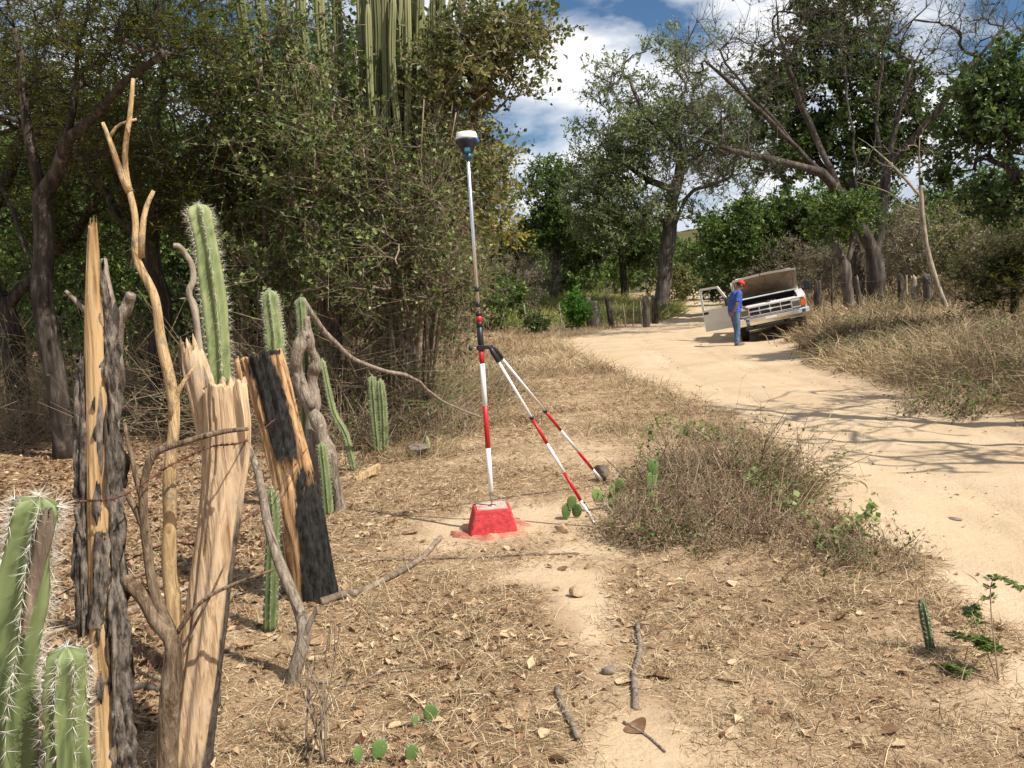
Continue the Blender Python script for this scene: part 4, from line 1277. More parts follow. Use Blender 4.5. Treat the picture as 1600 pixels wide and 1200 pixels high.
def cactus_col(mb, path, rad, ribs=7, depth=0.30, rows=None, tip=True, tbase=0.5, bumps=0.0, bump_gap=0.03, wob=0.0):
    """ribbed column along a path; returns areole positions and outward directions"""
    path = np.asarray(path, float)
    L = np.linalg.norm(np.diff(path, axis=0), axis=1).sum()
    rows = rows or max(12, int(L / 0.03))
    c = smooth_path(path, rows)
    s = np.linspace(0, 1, rows)
    r = np.interp(s, np.linspace(0, 1, len(rad)), rad) if np.ndim(rad) else np.full(rows, rad)
    if tip:
        e = np.clip((1 - s) * L / (r.mean() * 1.7), 0, 1)
        r = r * np.sqrt(np.clip(1 - (1 - e) ** 2, 0.0, 1)) * 0.98 + 0.002
    t = nrm(np.gradient(c, axis=0))
    ax = np.array([0., 1., 0.])
    u = nrm(np.cross(t, ax))
    w = np.cross(t, u)
    per = 6
    n = ribs * per
    a = np.linspace(0, 2 * np.pi, n, endpoint=False)
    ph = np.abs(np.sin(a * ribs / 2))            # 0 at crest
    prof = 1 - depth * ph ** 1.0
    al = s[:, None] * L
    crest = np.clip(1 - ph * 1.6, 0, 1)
    k = prof[None] * (1 + bumps * crest[None] * np.cos(al / bump_gap * 2 * np.pi)) * (1 + wob * (vnoise(s[:, None] * L * 6, np.cos(a)[None] * 2, np.sin(a)[None] * 2, 77) - 0.5))
    v = c[:, None, :] + (np.cos(a)[None, :, None] * u[:, None, :] + np.sin(a)[None, :, None] * w[:, None, :]) * (r[:, None] * k)[:, :, None]
    i = np.arange(rows - 1)[:, None] * n
    j = np.arange(n)[None]
    j2 = (j + 1) % n
    q = np.stack([i + j, i + j2, i + n + j2, i + n + j], -1).reshape(-1, 4)
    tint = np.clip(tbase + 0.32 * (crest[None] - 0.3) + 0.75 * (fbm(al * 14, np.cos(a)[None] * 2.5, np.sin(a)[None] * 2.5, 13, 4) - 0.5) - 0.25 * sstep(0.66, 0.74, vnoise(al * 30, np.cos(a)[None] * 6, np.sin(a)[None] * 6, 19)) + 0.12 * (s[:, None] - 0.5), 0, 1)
    mb.add(v.reshape(-1, 3), [q, np.arange(n)[::-1][None], ((rows - 1) * n + np.arange(n))[None]], tint.ravel())
    # areoles along the crests
    st = max(1, int(round(bump_gap / (L / rows))))
    ri = np.arange(2, rows, st)
    cr = np.arange(0, n, per)
    pos = v[ri][:, cr].reshape(-1, 3)
    out = nrm(v[ri][:, cr] - c[ri][:, None]).reshape(-1, 3)
    return pos, out


def spines(mb, pos, out, ln, wd, per=6, spread=0.9):
    k = np.repeat(np.arange(len(pos)), per)
    d = nrm(out[k] + rdir(len(k)) * spread)
    bad = (d * out[k]).sum(1) < 0.1
    d[bad] = nrm(d[bad] + out[k][bad] * 0.8)
    L = ln * rng.uniform(0.4, 1.3, len(k))
    sd = nrm(np.cross(d, rdir(len(k))))
    sd2 = np.cross(d, sd)
    p = pos[k]
    v = np.stack([p + sd * wd, p - sd * 0.5 * wd + sd2 * wd * 0.87, p - sd * 0.5 * wd - sd2 * wd * 0.87, p + d * L[:, None]], 1)
    b = (np.arange(len(k)) * 4)[:, None]
    mb.add(v.reshape(-1, 3), [b + np.array([0, 1, 3]), b + np.array([1, 2, 3]), b + np.array([2, 0, 3])], np.repeat(rng.uniform(0, 1, len(k)), 4), 0, False)


def cactus(label, base, cols, ribs=7, spine=(0.03, 0.0009, 5), gap=0.028, tint=0.5, mat='cactus', name='columnar_cactus', group=None, depth=0.30, bumps=0.05):
    base = np.asarray(base, float)
    root = thing(name, base, label, 'cactus', group)
    for path, rad in cols:
        mb = MB()
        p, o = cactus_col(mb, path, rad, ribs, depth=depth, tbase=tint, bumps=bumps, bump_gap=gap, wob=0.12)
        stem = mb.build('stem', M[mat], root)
        if spine:
            ms = MB()
            spines(ms, p, o, *spine)
            so = ms.build('spines', M['spine'], stem)
            tag(so, kind='stuff')
    return root


def fg_cacti():
    # two columns right in front of the camera
    Y = 1.55
    b = onG(20, 1500, Y)
    cactus('scarred old cactus with thick white spines standing nearest the camera', b,
           [(np.array([b, P(10, 1180, Y), P(25, 1000, Y), P(42, 860, Y), P(62, 775, Y)]), [0.054, 0.054, 0.050, 0.044, 0.036])],
           ribs=6, spine=(0.032, 0.0006, 9, 1.0), gap=0.034, tint=0.42, depth=0.44, bumps=0.09)
    Y = 1.5
    b = onG(108, 1500, Y)
    cactus('short rounded cactus with white spines beside the bark post', b,
           [(np.array([b, P(106, 1190, Y), P(104, 1010, Y)]), [0.038, 0.037, 0.035])],
           ribs=8, spine=(0.020, 0.0005, 8, 1.0), gap=0.022, tint=0.46, depth=0.34, bumps=0.10)
    Y = 3.7
    b = onG(300, 960, Y)
    cactus('tall smooth green cactus rising behind the thick split log', b,
           [(np.array([b, P(338, 700, Y), P(341, 560, Y), P(325, 410, Y), P(308, 318, Y)]), [0.052, 0.054, 0.056, 0.056, 0.051])],
           ribs=6, spine=(0.028, 0.0008, 6, 0.9), gap=0.032, tint=0.64, depth=0.46, bumps=0.05)
    Y = 5.1
    b = onG(455, 900, Y)
    cactus('yellowish cactus standing behind the charred post', b,
           [(np.array([b, P(440, 700, Y), P(430, 540, Y), P(420, 452, Y)]), [0.050, 0.054, 0.056, 0.048])],
           ribs=7, spine=(0.022, 0.0010, 5, 0.9), gap=0.036, tint=0.58, depth=0.30)
    Y = 4.35
    b = onG(424, 1010, Y)
    cactus('thin dark green cactus in front of the charred post', b,
           [(np.array([b, P(424, 900, Y), P(427, 820, Y), P(424, 762, Y)]), [0.036, 0.035, 0.033, 0.028])],
           ribs=7, spine=(0.018, 0.0008, 6, 0.9), gap=0.024, tint=0.36)
    Y = 6.9
    b = onG(512, 785, Y)
    cactus('slim cactus at the foot of the twisted grey post', b,
           [(np.array([b, P(508, 740, Y), P(502, 690, Y)]), [0.040, 0.042, 0.036])], ribs=7, spine=(0.018, 0.001, 4), gap=0.035, tint=0.5)
    Y = 7.2
    b = onG(480, 790, Y)
    cactus('green cactus showing above the bleached top of the twisted grey post', b,
           [(np.array([b, P(478, 640, Y + 0.1), P(473, 520, Y), P(469, 465, Y)]), [0.04, 0.04, 0.045, 0.038])], ribs=7, spine=(0.018, 0.001, 4), gap=0.035, tint=0.40)
    Y = 9.6
    b = onG(590, 690, Y)
    cactus('pair of young cactus columns in front of the thicket', b,
           [(np.array([b, P(585, 640, Y), P(581, 586, Y)]), [0.050, 0.055, 0.045]), (np.array([b + [0.06, 0.02, 0], P(598, 640, Y), P(594, 592, Y)]), [0.05, 0.052, 0.042])],
           ribs=7, spine=(0.02, 0.0013, 4), gap=0.045, tint=0.52)
    Y = 8.6
    b = onG(552, 720, Y)
    cactus('leaning thin yellow green cactus in the twiggy scrub', b,
           [(np.array([b, P(540, 680, Y), P(520, 640, Y), P(503, 560, Y)]), [0.032, 0.033, 0.033, 0.028])], ribs=6, spine=(0.016, 0.0012, 4), gap=0.045, tint=0.6)
    Y = 9.3
    b = onG(672, 722, Y)
    cactus('tiny yellow striped cactus at the edge of the scrub', b,
           [(np.array([b, P(669, 702, Y), P(667, 682, Y)]), [0.025, 0.028, 0.02])], ribs=6, spine=(0.014, 0.0012, 4), gap=0.04, tint=0.8)
    Y = 4.15
    b = grd(1454, 1015)
    cactus('stubby dark cactus in the dry grass at the road edge', b,
           [(np.array([b, b + [-0.02, 0, 0.12], b + [-0.04, 0, 0.23]]), [0.018, 0.019, 0.015])], ribs=7, spine=(0.014, 0.0008, 5), gap=0.025, tint=0.25)
    # giant candelabra clump rising out of the thicket
    Y = 11.9
    b = onG(640, 640, Y)
    root = thing('giant_cactus', b, 'giant many-armed columnar cactus rising out of the thicket', 'cactus')
    arms = []
    for k in range(56):
        px = 572 + 130 * (k % 28) / 27.0 + rng.uniform(-7, 7)
        dy = rng.uniform(-0.7, 0.7)
        y0 = rng.uniform(230, 330)
        top = rng.uniform(-190, 30) if k < 46 else rng.uniform(60, 160)
        lean = (px - 640) * 0.22
        bx = 640 + (px - 640) * 0.45
        arms.append((np.array([P(640 + (px - 640) * 0.12, 480, Y + dy * 0.3), P(bx, y0 + 40, Y + dy * 0.8), P(px - lean * 0.4, y0 - 60, Y + dy), P(px + rng.uniform(-6, 6), (y0 + top) / 2 - 20, Y + dy), P(px + lean * 0.5, top, Y + dy)]), rng.uniform(0.034, 0.052)))
    for k, px in enumerate((392, 420, 448, 478, 505, 530)):
        Yk = 11.8 + 0.2 * (k % 3)
        arms.append((np.array([P(600, 420, Y + 0.3), P(520 + (px - 450) * 0.5, 260, Yk), P(px, 90, Yk), P(px + (px - 560) * 0.15, -120, Yk)]), 0.07))
    mb = MB()
    tube(mb, np.array([b - [0, 0, 0.1], b + [0.02, 0, 0.9], P(640, 470, Y)]), [0.30, 0.26, 0.22], 12)
    mb.build('trunk', M['bark_grey'], root)
    for path, rad in arms:
        mb = MB()
        cactus_col(mb, path, rad, 7, depth=0.32, rows=16, tbase=rng.uniform(0.25, 0.75))
        mb.build('arm', M['cactus_far'], root)


fg_cacti()


def prickly(label, base, pads, name='prickly_pear'):
    """flat oval pads: (centre offset, size, yaw, tilt)"""
    base = np.asarray(base, float)
    root = thing(name, base, label, 'cactus')
    for (ox, oy, oz, sz, yaw, tilt, tn) in pads:
        mb = MB()
        Mx = np.array(Matrix.Rotation(yaw, 3, 'Z') @ Matrix.Rotation(tilt, 3, 'Y'))
        nu, nv = 16, 11
        th = np.linspace(0.02, math.pi - 0.02, nv)
        a = np.linspace(0, 2 * np.pi, nu, endpoint=False)
        wdt = np.sin(th) * (1.0 + 0.18 * np.cos(th))
        v = np.stack([wdt[:, None] * np.cos(a) * sz * 0.36, wdt[:, None] * np.sin(a) * sz * 0.07, np.cos(th)[:, None] * sz * 0.5 * np.ones(nu)], -1).reshape(-1, 3)
        v[:, 2] += sz * 0.5
        w = v @ Mx.T + base + [ox, oy, oz]
        i = np.arange(nv - 1)[:, None] * nu
        j = np.arange(nu)[None]
        j2 = (j + 1) % nu
        q = np.stack([i + j, i + nu + j, i + nu + j2, i + j2], -1).reshape(-1, 4)
        mb.add(w, [q], np.clip(tn + 0.25 * (vnoise(w[:, 0] * 30, w[:, 1] * 30, w[:, 2] * 30, 2) - 0.5), 0, 1))
        pad = mb.build('pad', M['pad'], root)
        ms = MB()
        sel = rng.choice(len(w), 36)
        nrmv = nrm((w[sel] - w.mean(0)) + rdir(36) * 0.02)
        spines(ms, w[sel], nrmv, 0.014, 0.0006, 3, 0.7)
        so = ms.build('spines', M['spine'], pad)
        tag(so, kind='stuff')


prickly('bright green prickly pear pads at the near tip of the survey leg', grd(958, 795),
        [(0, 0, 0.0, 0.13, 0.3, 0.1, 0.6), (-0.07, 0.0, 0.07, 0.13, 0.6, -0.9, 0.7), (0.03, 0.02, 0.10, 0.13, -0.4, 0.35, 0.6), (0.0, -0.02, 0.11, 0.10, 0.9, -0.2, 0.8)])
prickly('dark thin prickly pear pads between red block and survey legs', grd(885, 812),
        [(0, 0, 0, 0.12, 0.6, 0.05, 0.15), (0.03, 0, 0.08, 0.10, 0.2, 0.3, 0.3), (0.07, 0.03, 0.0, 0.11, -0.4, 0.2, 0.25)])
prickly('small prickly pear pads in the grass at the front, upper of two', grd(672, 1130),
        [(0, 0, 0, 0.075, 0.2, 0.1, 0.35), (-0.05, -0.02, 0, 0.05, 0.9, -0.2, 0.5)])
prickly('low prickly pear pads in the grass at the front, beside the thorny twig', grd(590, 1190),
        [(0, 0, 0, 0.08, 0.4, 0.2, 0.4), (-0.06, 0.0, 0, 0.07, 1.0, -0.3, 0.45), (0.12, -0.02, 0, 0.065, 0.3, 0.1, 0.4)])
prickly('upright prickly pear stalk standing in the dry brush mound', grd(1020, 800),
        [(0, 0, 0.0, 0.16, 0.2, 0.0, 0.4), (0.0, 0, 0.15, 0.15, 0.5, 0.08, 0.45), (0.02, 0, 0.27, 0.12, 0.1, -0.1, 0.5)])

# ------------------------------------------------------------------ fence posts and dead wood in front


def timber(mb, path, rx, ry, ang=0.0, sides=44, rows=70, flute=0.10, nflute=5.0, rough=0.06, jag=0.12, jagf=3.0, tintf=None, seed=1, slant=0.0, vf=3.0):
    """a split or weathered log: oval section, long grooves, torn top"""
    path = np.asarray(path, float)
    c = smooth_path(path, rows)
    s = np.linspace(0, 1, rows)
    L = np.linalg.norm(np.diff(path, axis=0), axis=1).sum()
    a = np.linspace(0, 2 * np.pi, sides, endpoint=False)
    rxs = np.interp(s, np.linspace(0, 1, len(rx)), rx)
    rys = np.interp(s, np.linspace(0, 1, len(ry)), ry)
    t = nrm(np.gradient(c, axis=0))
    u = nrm(np.cross(np.array([0, 1., 0]), t))
    w = np.cross(t, u)
    ca, sa = np.cos(a), np.sin(a)
    gx = ca * math.cos(ang) - sa * 0
    top = 1 - jag * vnoise(ca * jagf + 9, sa * jagf + 9, 0, seed) - jag * 0.6 * vnoise(ca * jagf * 3, sa * jagf * 3, 4, seed) - slant * (ca + 1) / 2
    S, A = np.meshgrid(s, a, indexing='ij')
    S2 = S * top[None]
    cc = np.stack([np.interp(S2, s, c[:, k]) for k in range(3)], -1)
    rX = np.interp(S2, s, rxs)
    rY = np.interp(S2, s, rys)
    fl = 1 + flute * (2 * vnoise(np.cos(A) * nflute * 0.5 + 5, np.sin(A) * nflute * 0.5 + 5, S * L * 0.5, seed + 1) - 1) \
        + rough * (2 * fbm(np.cos(A) * 5 + 3, np.sin(A) * 5 + 3, S * L * vf, seed + 2, 4) - 1) \
        - 0.10 * flute / 0.1 * (vnoise(np.cos(A) * 9 + 3, np.sin(A) * 9, S * L * 0.8, seed + 7) > 0.80)
    U = np.stack([np.interp(S2, s, u[:, k]) for k in range(3)], -1)
    V = np.stack([np.interp(S2, s, w[:, k]) for k in range(3)], -1)
    X = np.cos(A) * rX * fl
    Y = np.sin(A) * rY * fl
    Xr, Yr = X * math.cos(ang) - Y * math.sin(ang), X * math.sin(ang) + Y * math.cos(ang)
    v = cc + U * Xr[..., None] + V * Yr[..., None]
    i = np.arange(rows - 1)[:, None] * sides
    j = np.arange(sides)[None]
    j2 = (j + 1) % sides
    q = np.stack([i + j, i + j2, i + sides + j2, i + sides + j], -1).reshape(-1, 4)
    # torn end grain
    vv = v.reshape(-1, 3)
    cen = v[-1].mean(0) - np.array([0, 0, 0.5 * jag * L])
    inner = v[-1] * 0.45 + cen * 0.55 - np.array([0, 0, 0.02])
    n0 = rows * sides
    vv = np.concatenate([vv, inner, [cen]])
    jj = np.arange(sides)
    jj2 = (jj + 1) % sides
    q2 = np.stack([(rows - 1) * sides + jj, (rows - 1) * sides + jj2, n0 + jj2, n0 + jj], -1)
    t3 = np.stack([n0 + jj, n0 + jj2, np.full(sides, n0 + sides)], -1)
    tn = np.zeros(len(vv))
    if tintf is not None:
        tn[:n0] = tintf(S2, A, v).ravel()
    mb.add(vv, [q, q2, t3], tn)


def branchy(name, label, cat, base, paths, mat, sides=9, group=None, part=None, knob=0.10, seed=3):
    """crooked branch: first path is the stem, the others are side branches; (pts, r0, r1)"""
    base = np.asarray(base, float)
    mbs = MB()
    for pts, r0, r1 in paths:
        n = max(6, int(np.linalg.norm(np.diff(np.asarray(pts), axis=0), axis=1).sum() / 0.035))
        c = smooth_path(pts, n)
        s = np.linspace(0, 1, n)
        c = c + (np.stack([vnoise(s * n * 0.18, 1, k, seed) for k in range(3)], -1) - 0.5) * (r0 * 0.9)
        r = (r0 + (r1 - r0) * s) * (1 + knob * (2 * vnoise(s * n * 0.35, 3, 0, seed) - 1))
        tubes(mbs, c[None], r[None], sides, 0.5)
        seed += 1
    o = mbs.build(name, mat if not isinstance(mat, str) else M[mat], None, base)
    return tag(o, label, cat, group)


def fg_wood():
    # thick split log
    Y = 3.0
    b = onG(285, 1235, Y)
    root = thing('split_log_post', b, 'thick pale split log fence post with torn top, nearest of the fence', 'fence post')
    mb = MB()
    timber(mb, np.array([b - [0, 0, 0.1], P(300, 1150, Y), P(322, 980, Y), P(345, 800, Y), P(356, 690, Y), P(352, 575, Y)]),
           [0.088, 0.076, 0.071, 0.069, 0.069, 0.074, 0.068], [0.085, 0.080, 0.07, 0.065, 0.06, 0.06, 0.05], 0.25, sides=72, rows=110, flute=0.16, rough=0.16, jag=0.05, seed=5,
           tintf=lambda S, A, v: 0.62 * sstep(0.30, 0.02, S) * (vnoise(A * 1.5, S * 8, 0, 8)) + 0.55 * sstep(0.45, 0.75, np.cos(A - 0.15)) * sstep(0.75, 0.45, S) + 0.1)
    mb.build('log', M['post_log'], root)
    mb = MB()
    timber(mb, np.array([P(335, 700, Y + 0.05), P(318, 620, Y + 0.04), P(300, 560, Y + 0.04), P(290, 505, Y + 0.04)]),
           [0.050, 0.050, 0.045, 0.020], [0.03, 0.03, 0.024, 0.012], 0.1, sides=30, rows=50, flute=0.22, jag=0.30, jagf=4, seed=12)
    mb.build('splinter', M['post_log'], root)
    # bark covered post
    Y = 2.75
    b = onG(160, 1330, Y)
    root = thing('bark_post', b, 'tall ragged fence post, half bare orange wood, half grey bark', 'fence post')
    mb = MB()
    timber(mb, np.array([b - [0, 0, 0.1], P(165, 1180, Y), P(158, 980, Y), P(152, 760, Y), P(150, 600, Y), P(146, 480, Y), P(145, 400, Y), P(145, 330, Y)]),
           [0.042, 0.042, 0.038, 0.036, 0.034, 0.031, 0.024, 0.018, 0.009], [0.040, 0.04, 0.035, 0.03, 0.03, 0.028, 0.022, 0.018, 0.012], 0, sides=56, rows=120, flute=0.10, jag=0.05, seed=21,
           tintf=lambda S, A, v: 0.85 * sstep(0.62, 0.72, vnoise(S * 10, np.cos(A) * 1.3, np.sin(A), 14)) * sstep(0.62, 0.45, S) + 0.10)
    mb.build('wood', M['post_bark'], root)
    mb = MB()
    timber(mb, np.array([P(188, 1260, Y + .02), P(182, 1100, Y + .02), P(174, 900, Y + .02), P(171, 700, Y + .02), P(166, 560, Y + .02), P(160, 470, Y + .02), P(156, 392, Y + .02)]),
           [0.040, 0.038, 0.034, 0.030, 0.025, 0.014, 0.006], [0.044, 0.042, 0.038, 0.034, 0.03, 0.02, 0.012], 0.2, sides=40, rows=130, flute=0.26, rough=1.5, jag=0.05, seed=31, vf=11.0,
           tintf=lambda S, A, v: 0.95 + 0 * S)
    mb.build('bark', M['post_bark'], root)
    mb = MB()
    timber(mb, np.array([P(134, 990, Y), P(130, 860, Y), P(130, 720, Y), P(129, 600, Y), P(130, 545, Y)]), [0.012, 0.020, 0.021, 0.016, 0.005], [0.03, 0.03, 0.028, 0.02, 0.01], 0, sides=24, rows=80, flute=0.25, rough=1.5, jag=0.08, seed=33, vf=11.0,
           tintf=lambda S, A, v: 0.95 + 0 * S)
    mb.build('bark', M['post_bark'], root)
    mb = MB()
    timber(mb, np.array([P(150, 980, Y - .03), P(156, 900, Y - .032), P(160, 820, Y - .03)]), [0.018, 0.026, 0.014], [0.012, 0.014, 0.01], 0, sides=24, rows=50, flute=0.3, rough=1.4, jag=0.12, seed=36, vf=11.0,
           tintf=lambda S, A, v: 0.95 + 0 * S)
    mb.build('bark', M['post_bark'], root)
    # grey stubby branches leaning behind the bark post
    branchy('dead_branch', 'grey forked branch stub leaning behind the bark post', 'branch', onG(190, 1150, 3.3),
            [(np.array([onG(190, 1150, 3.3), P(176, 700, 3.2), P(180, 600, 3.15), P(188, 520, 3.1), P(203, 455, 3.1)]), 0.030, 0.020), (np.array([P(188, 515, 3.1), P(170, 460, 3.1), P(160, 405, 3.12)]), 0.019, 0.012), (np.array([P(135, 490, 3.2), P(115, 470, 3.2), P(101, 456, 3.2)]), 0.010, 0.007)], 'stick_grey', knob=0.15)
    # forked yellow pole
    Y = 2.95
    b = onG(262, 1260, Y)
    branchy('forked_pole', 'tall crooked yellow branch pole forking at the top', 'fence post', b,
            [(np.array([b - [0, 0, 0.08], P(262, 1100, Y), P(268, 960, Y), P(262, 880, Y), P(266, 760, Y), P(272, 650, Y), P(255, 540, Y), P(235, 455, Y), P(215, 390, Y), P(204, 305, Y), P(199, 200, Y), P(205, 118, Y)]), 0.030, 0.006),
             (np.array([P(203, 300, Y), P(186, 262, Y), P(172, 220, Y), P(160, 190, Y)]), 0.013, 0.006), (np.array([P(172, 212, Y), P(185, 195, Y), P(213, 186, Y)]), 0.006, 0.004),
             (np.array([P(220, 405, Y), P(223, 350, Y), P(229, 320, Y), P(239, 298, Y)]), 0.011, 0.006), (np.array([P(270, 655, Y), P(276, 620, Y), P(290, 592, Y), P(305, 572, Y)]), 0.012, 0.005)], 'wood_yellow', 12, seed=40)
    # low forked stump branch in front of it
    Y = 2.8
    branchy('forked_stump', 'low dark forked branch in front of the yellow pole', 'branch', onG(258, 1300, Y),
            [(np.array([onG(258, 1300, Y) - [0, 0, 0.08], P(264, 1120, Y), P(268, 1010, Y), P(240, 965, Y), P(215, 920, Y), P(202, 900, Y)]), 0.036, 0.020),
             (np.array([P(262, 985, Y), P(238, 930, Y), P(226, 850, Y), P(222, 770, Y), P(240, 710, Y), P(290, 688, Y), P(345, 676, Y), P(385, 672, Y)]), 0.020, 0.006),
             (np.array([P(222, 780, Y), P(206, 720, Y), P(192, 660, Y)]), 0.010, 0.006), (np.array([P(226, 830, Y), P(205, 790, Y), P(186, 765, Y)]), 0.014, 0.009),
             (np.array([P(270, 1000, Y), P(310, 945, Y), P(360, 915, Y), P(428, 890, Y)]), 0.008, 0.004), (np.array([P(270, 1035, Y), P(300, 985, Y), P(330, 930, Y), P(352, 880, Y)]), 0.006, 0.003)], 'stick_brown', 9, seed=60)
    branchy('dead_stick', 'curved peeling stick standing beside the tall smooth cactus', 'stick', onG(330, 1000, 3.5),
            [(np.array([onG(330, 1000, 3.5), P(322, 700, 3.5), P(306, 500, 3.5), P(298, 460, 3.5), P(299, 425, 3.5), P(288, 395, 3.5), P(270, 383, 3.5)]), 0.016, 0.010), (np.array([P(300, 470, 3.5), P(290, 467, 3.5), P(281, 467, 3.5)]), 0.007, 0.002)], 'bark_pale', seed=70)
    # charred post
    Y = 4.85
    b = onG(497, 930, Y)
    root = thing('charred_post', b, 'leaning fence post of orange wood with big black burn marks', 'fence post')
    top = P(407, 540, Y + 0.1)

    def char(S, A, v):
        x = np.cos(A)                                   # -1 left edge ... 1 right edge on the visible side
        n = fbm(S * 11, x * 2.2, np.sin(A) * 1.5, 3, 4) - 0.5
        m1 = np.exp(-(((S - 0.76) / 0.25) ** 4)) * sstep(0.90, 0.30, np.abs(x - 0.02 - 0.45 * (0.72 - S)))
        m2 = sstep(0.60, 0.34, S) * sstep(-0.55, 0.10, x + 1.2 * (0.25 - S))
        m3 = sstep(0.93, 0.96, S) * sstep(-0.1, 0.2, x) * sstep(0.95, 0.8, x)
        return np.clip(0.85 * np.maximum(np.maximum(m1, m2), m3) + 1.1 * n + 0.05, 0, 1)
    mb = MB()
    timber(mb, np.array([b - [0, 0, 0.15], P(470, 800, Y), P(438, 665, Y + .05), top]), [0.125, 0.115, 0.112, 0.118], [0.10, 0.09, 0.085, 0.085], 0.1, sides=64, rows=90, flute=0.16, rough=0.16, jag=0.035, jagf=1.5, seed=41, tintf=char)
    mb.build('log', M['post_char'], root)
    mb = MB()
    timber(mb, np.array([P(386, 660, Y), P(376, 600, Y), P(369, 552, Y)]), [0.02, 0.018, 0.010], [0.02, 0.016, 0.008], 0, sides=16, rows=24, flute=0.2, jag=0.15, seed=44)
    mb.build('splinter', M['post_char'], root)
    # reddish bent branch leaning in front of the charred post
    Y = 3.7
    b = onG(458, 1110, Y)
    branchy('bent_branch', 'bent reddish grey branch leaning in front of the charred post', 'branch', b,
            [(np.array([b - [0, 0, 0.03], P(462, 1060, Y), P(470, 1000, Y), P(458, 940, Y + .05), P(432, 870, Y + .1), P(418, 800, Y + .15), P(400, 740, Y + .2), P(386, 690, Y + .25)]), 0.034, 0.014),
             (np.array([P(472, 1010, Y), P(484, 975, Y), P(495, 948, Y)]), 0.013, 0.009)], 'stick_grey', 10, seed=81)
    # twisted grey posts
    Y = 7.0
    b = onG(535, 783, Y)
    branchy('twisted_post', 'twisted grey weathered post leaning beside the charred post', 'fence post', b,
            [(np.array([b - [0, 0, 0.05], P(520, 730, Y), P(500, 680, Y), P(480, 625, Y), P(468, 580, Y), P(470, 545, Y), P(473, 518, Y)]), 0.055, 0.045), (np.array([P(486, 640, Y), P(470, 600, Y), P(458, 575, Y)]), 0.04, 0.02)], 'stick_grey', 12, knob=0.25, seed=91)
    b = onG(498, 760, Y + 0.2)
    branchy('twisted_post', 'thicker cracked grey trunk stub behind the twisted leaning post', 'fence post', b,
            [(np.array([b - [0, 0, 0.05], P(493, 700, Y + .2), P(488, 620, Y + .2), P(492, 560, Y + .2), P(484, 500, Y + .2)]), 0.075, 0.035)], 'stick_grey', 12, knob=0.3, seed=95)
    Y = 8.0
    branchy('dead_branch', 'long bare dead branch sloping down in front of the thicket', 'branch', P(715, 600, 8.6),
            [(np.array([P(469, 466, 7.6), P(510, 520, 7.8), P(550, 560, 8.0), P(600, 580, 8.2), P(650, 592, 8.4), P(672, 612, 8.6), P(720, 640, 8.9), P(770, 660, 9.3)]), 0.028, 0.008)], 'stick_grey', 9, seed=99)
    Y = 10.4
    branchy('dead_branch', 'dark arching limb crossing the thicket below the receiver', 'branch', onG(520, 640, 11),
            [(np.array([onG(520, 640, 11), P(530, 480, 10.8), P(560, 380, 10.6), P(600, 310, 10.5), P(650, 285, 10.5), P(700, 278, 10.5)]), 0.06, 0.018), (np.array([P(605, 305, 10.5), P(640, 330, 10.4), P(660, 320, 10.3)]), 0.014, 0.006)], 'bark_dark', 8, seed=104)
    # fallen wood on the ground

    def lying(name, label, pix, r0, r1, mat, subs=(), seed=120):
        pts = np.array([grd(*p) for p in pix])
        pts[:, 2] += r0 * 0.8
        pa = [(pts, r0, r1)]
        for sp, a0, a1, lift in subs:
            q = np.array([grd(*p) for p in sp])
            q[:, 2] += a0 * 0.8 + np.linspace(0, lift, len(q))
            pa.append((q, a0, a1))
        return branchy(name, label, 'stick', pts[0], pa, mat, 8, seed=seed)
    lying('fallen_branch', 'thick fallen branch raised at its end beside the charred post', [(500, 945), (560, 930), (610, 905), (655, 880), (690, 845)], 0.024, 0.016, 'bark_tan', seed=121)
    lying('fallen_branch', 'long thin stick lying across the path in front of the red block', [(530, 876), (640, 876), (740, 872), (830, 868), (900, 866)], 0.010, 0.005, 'bark_tan', seed=124)
    lying('fallen_stick', 'short bent stick on the bare soil at the front', [(872, 1078), (880, 1110), (893, 1135), (904, 1158)], 0.014, 0.011, 'stick_grey', seed=127)
    lying('fallen_stick', 'crooked knotty stick in the grass, standing up in the frame centre', [(995, 980), (1000, 1015), (990, 1060), (994, 1110)], 0.011, 0.013, 'stick_grey', [([(998, 1010), (985, 1000)], 0.006, 0.003, 0.02)], seed=130)
    lying('fallen_stick', 'thin twig crossing the leaf litter in the lower middle', [(975, 1130), (1010, 1150), (1040, 1175)], 0.006, 0.004, 'stick_grey', seed=133)
    lying('fallen_branch', 'pale dead branch lying on the leaves behind the bark post', [(180, 965), (235, 950), (300, 940), (380, 930)], 0.016, 0.010, 'bark_pale', [([(235, 955), (290, 925), (330, 915)], 0.012, 0.006, 0.02)], seed=136)
    lying('fallen_branch', 'pale thin dead branch lying left of the yellow pole', [(30, 1010), (110, 985), (180, 970)], 0.014, 0.009, 'bark_pale', seed=137)
    lying('fallen_branch', 'dark burnt branch lying in the litter behind the posts', [(170, 1085), (230, 1080), (300, 1100)], 0.022, 0.014, 'bark_dark', seed=139)
    lying('fallen_stick', 'pale twig lying in the dry grass beside the bent branch', [(480, 1065), (560, 1075), (640, 1060)], 0.006, 0.004, 'stick_grey', [([(560, 1070), (600, 1055), (660, 1050)], 0.005, 0.003, 0.03)], seed=142)
    lying('fallen_branch', 'grey branch lying across the clearing behind the survey pole', [(600, 640), (680, 625), (760, 615), (850, 612)], 0.025, 0.014, 'bark_tan', seed=145)
    # thorny leafless twig plant at the front
    b = grd(490, 1190)
    pp = []
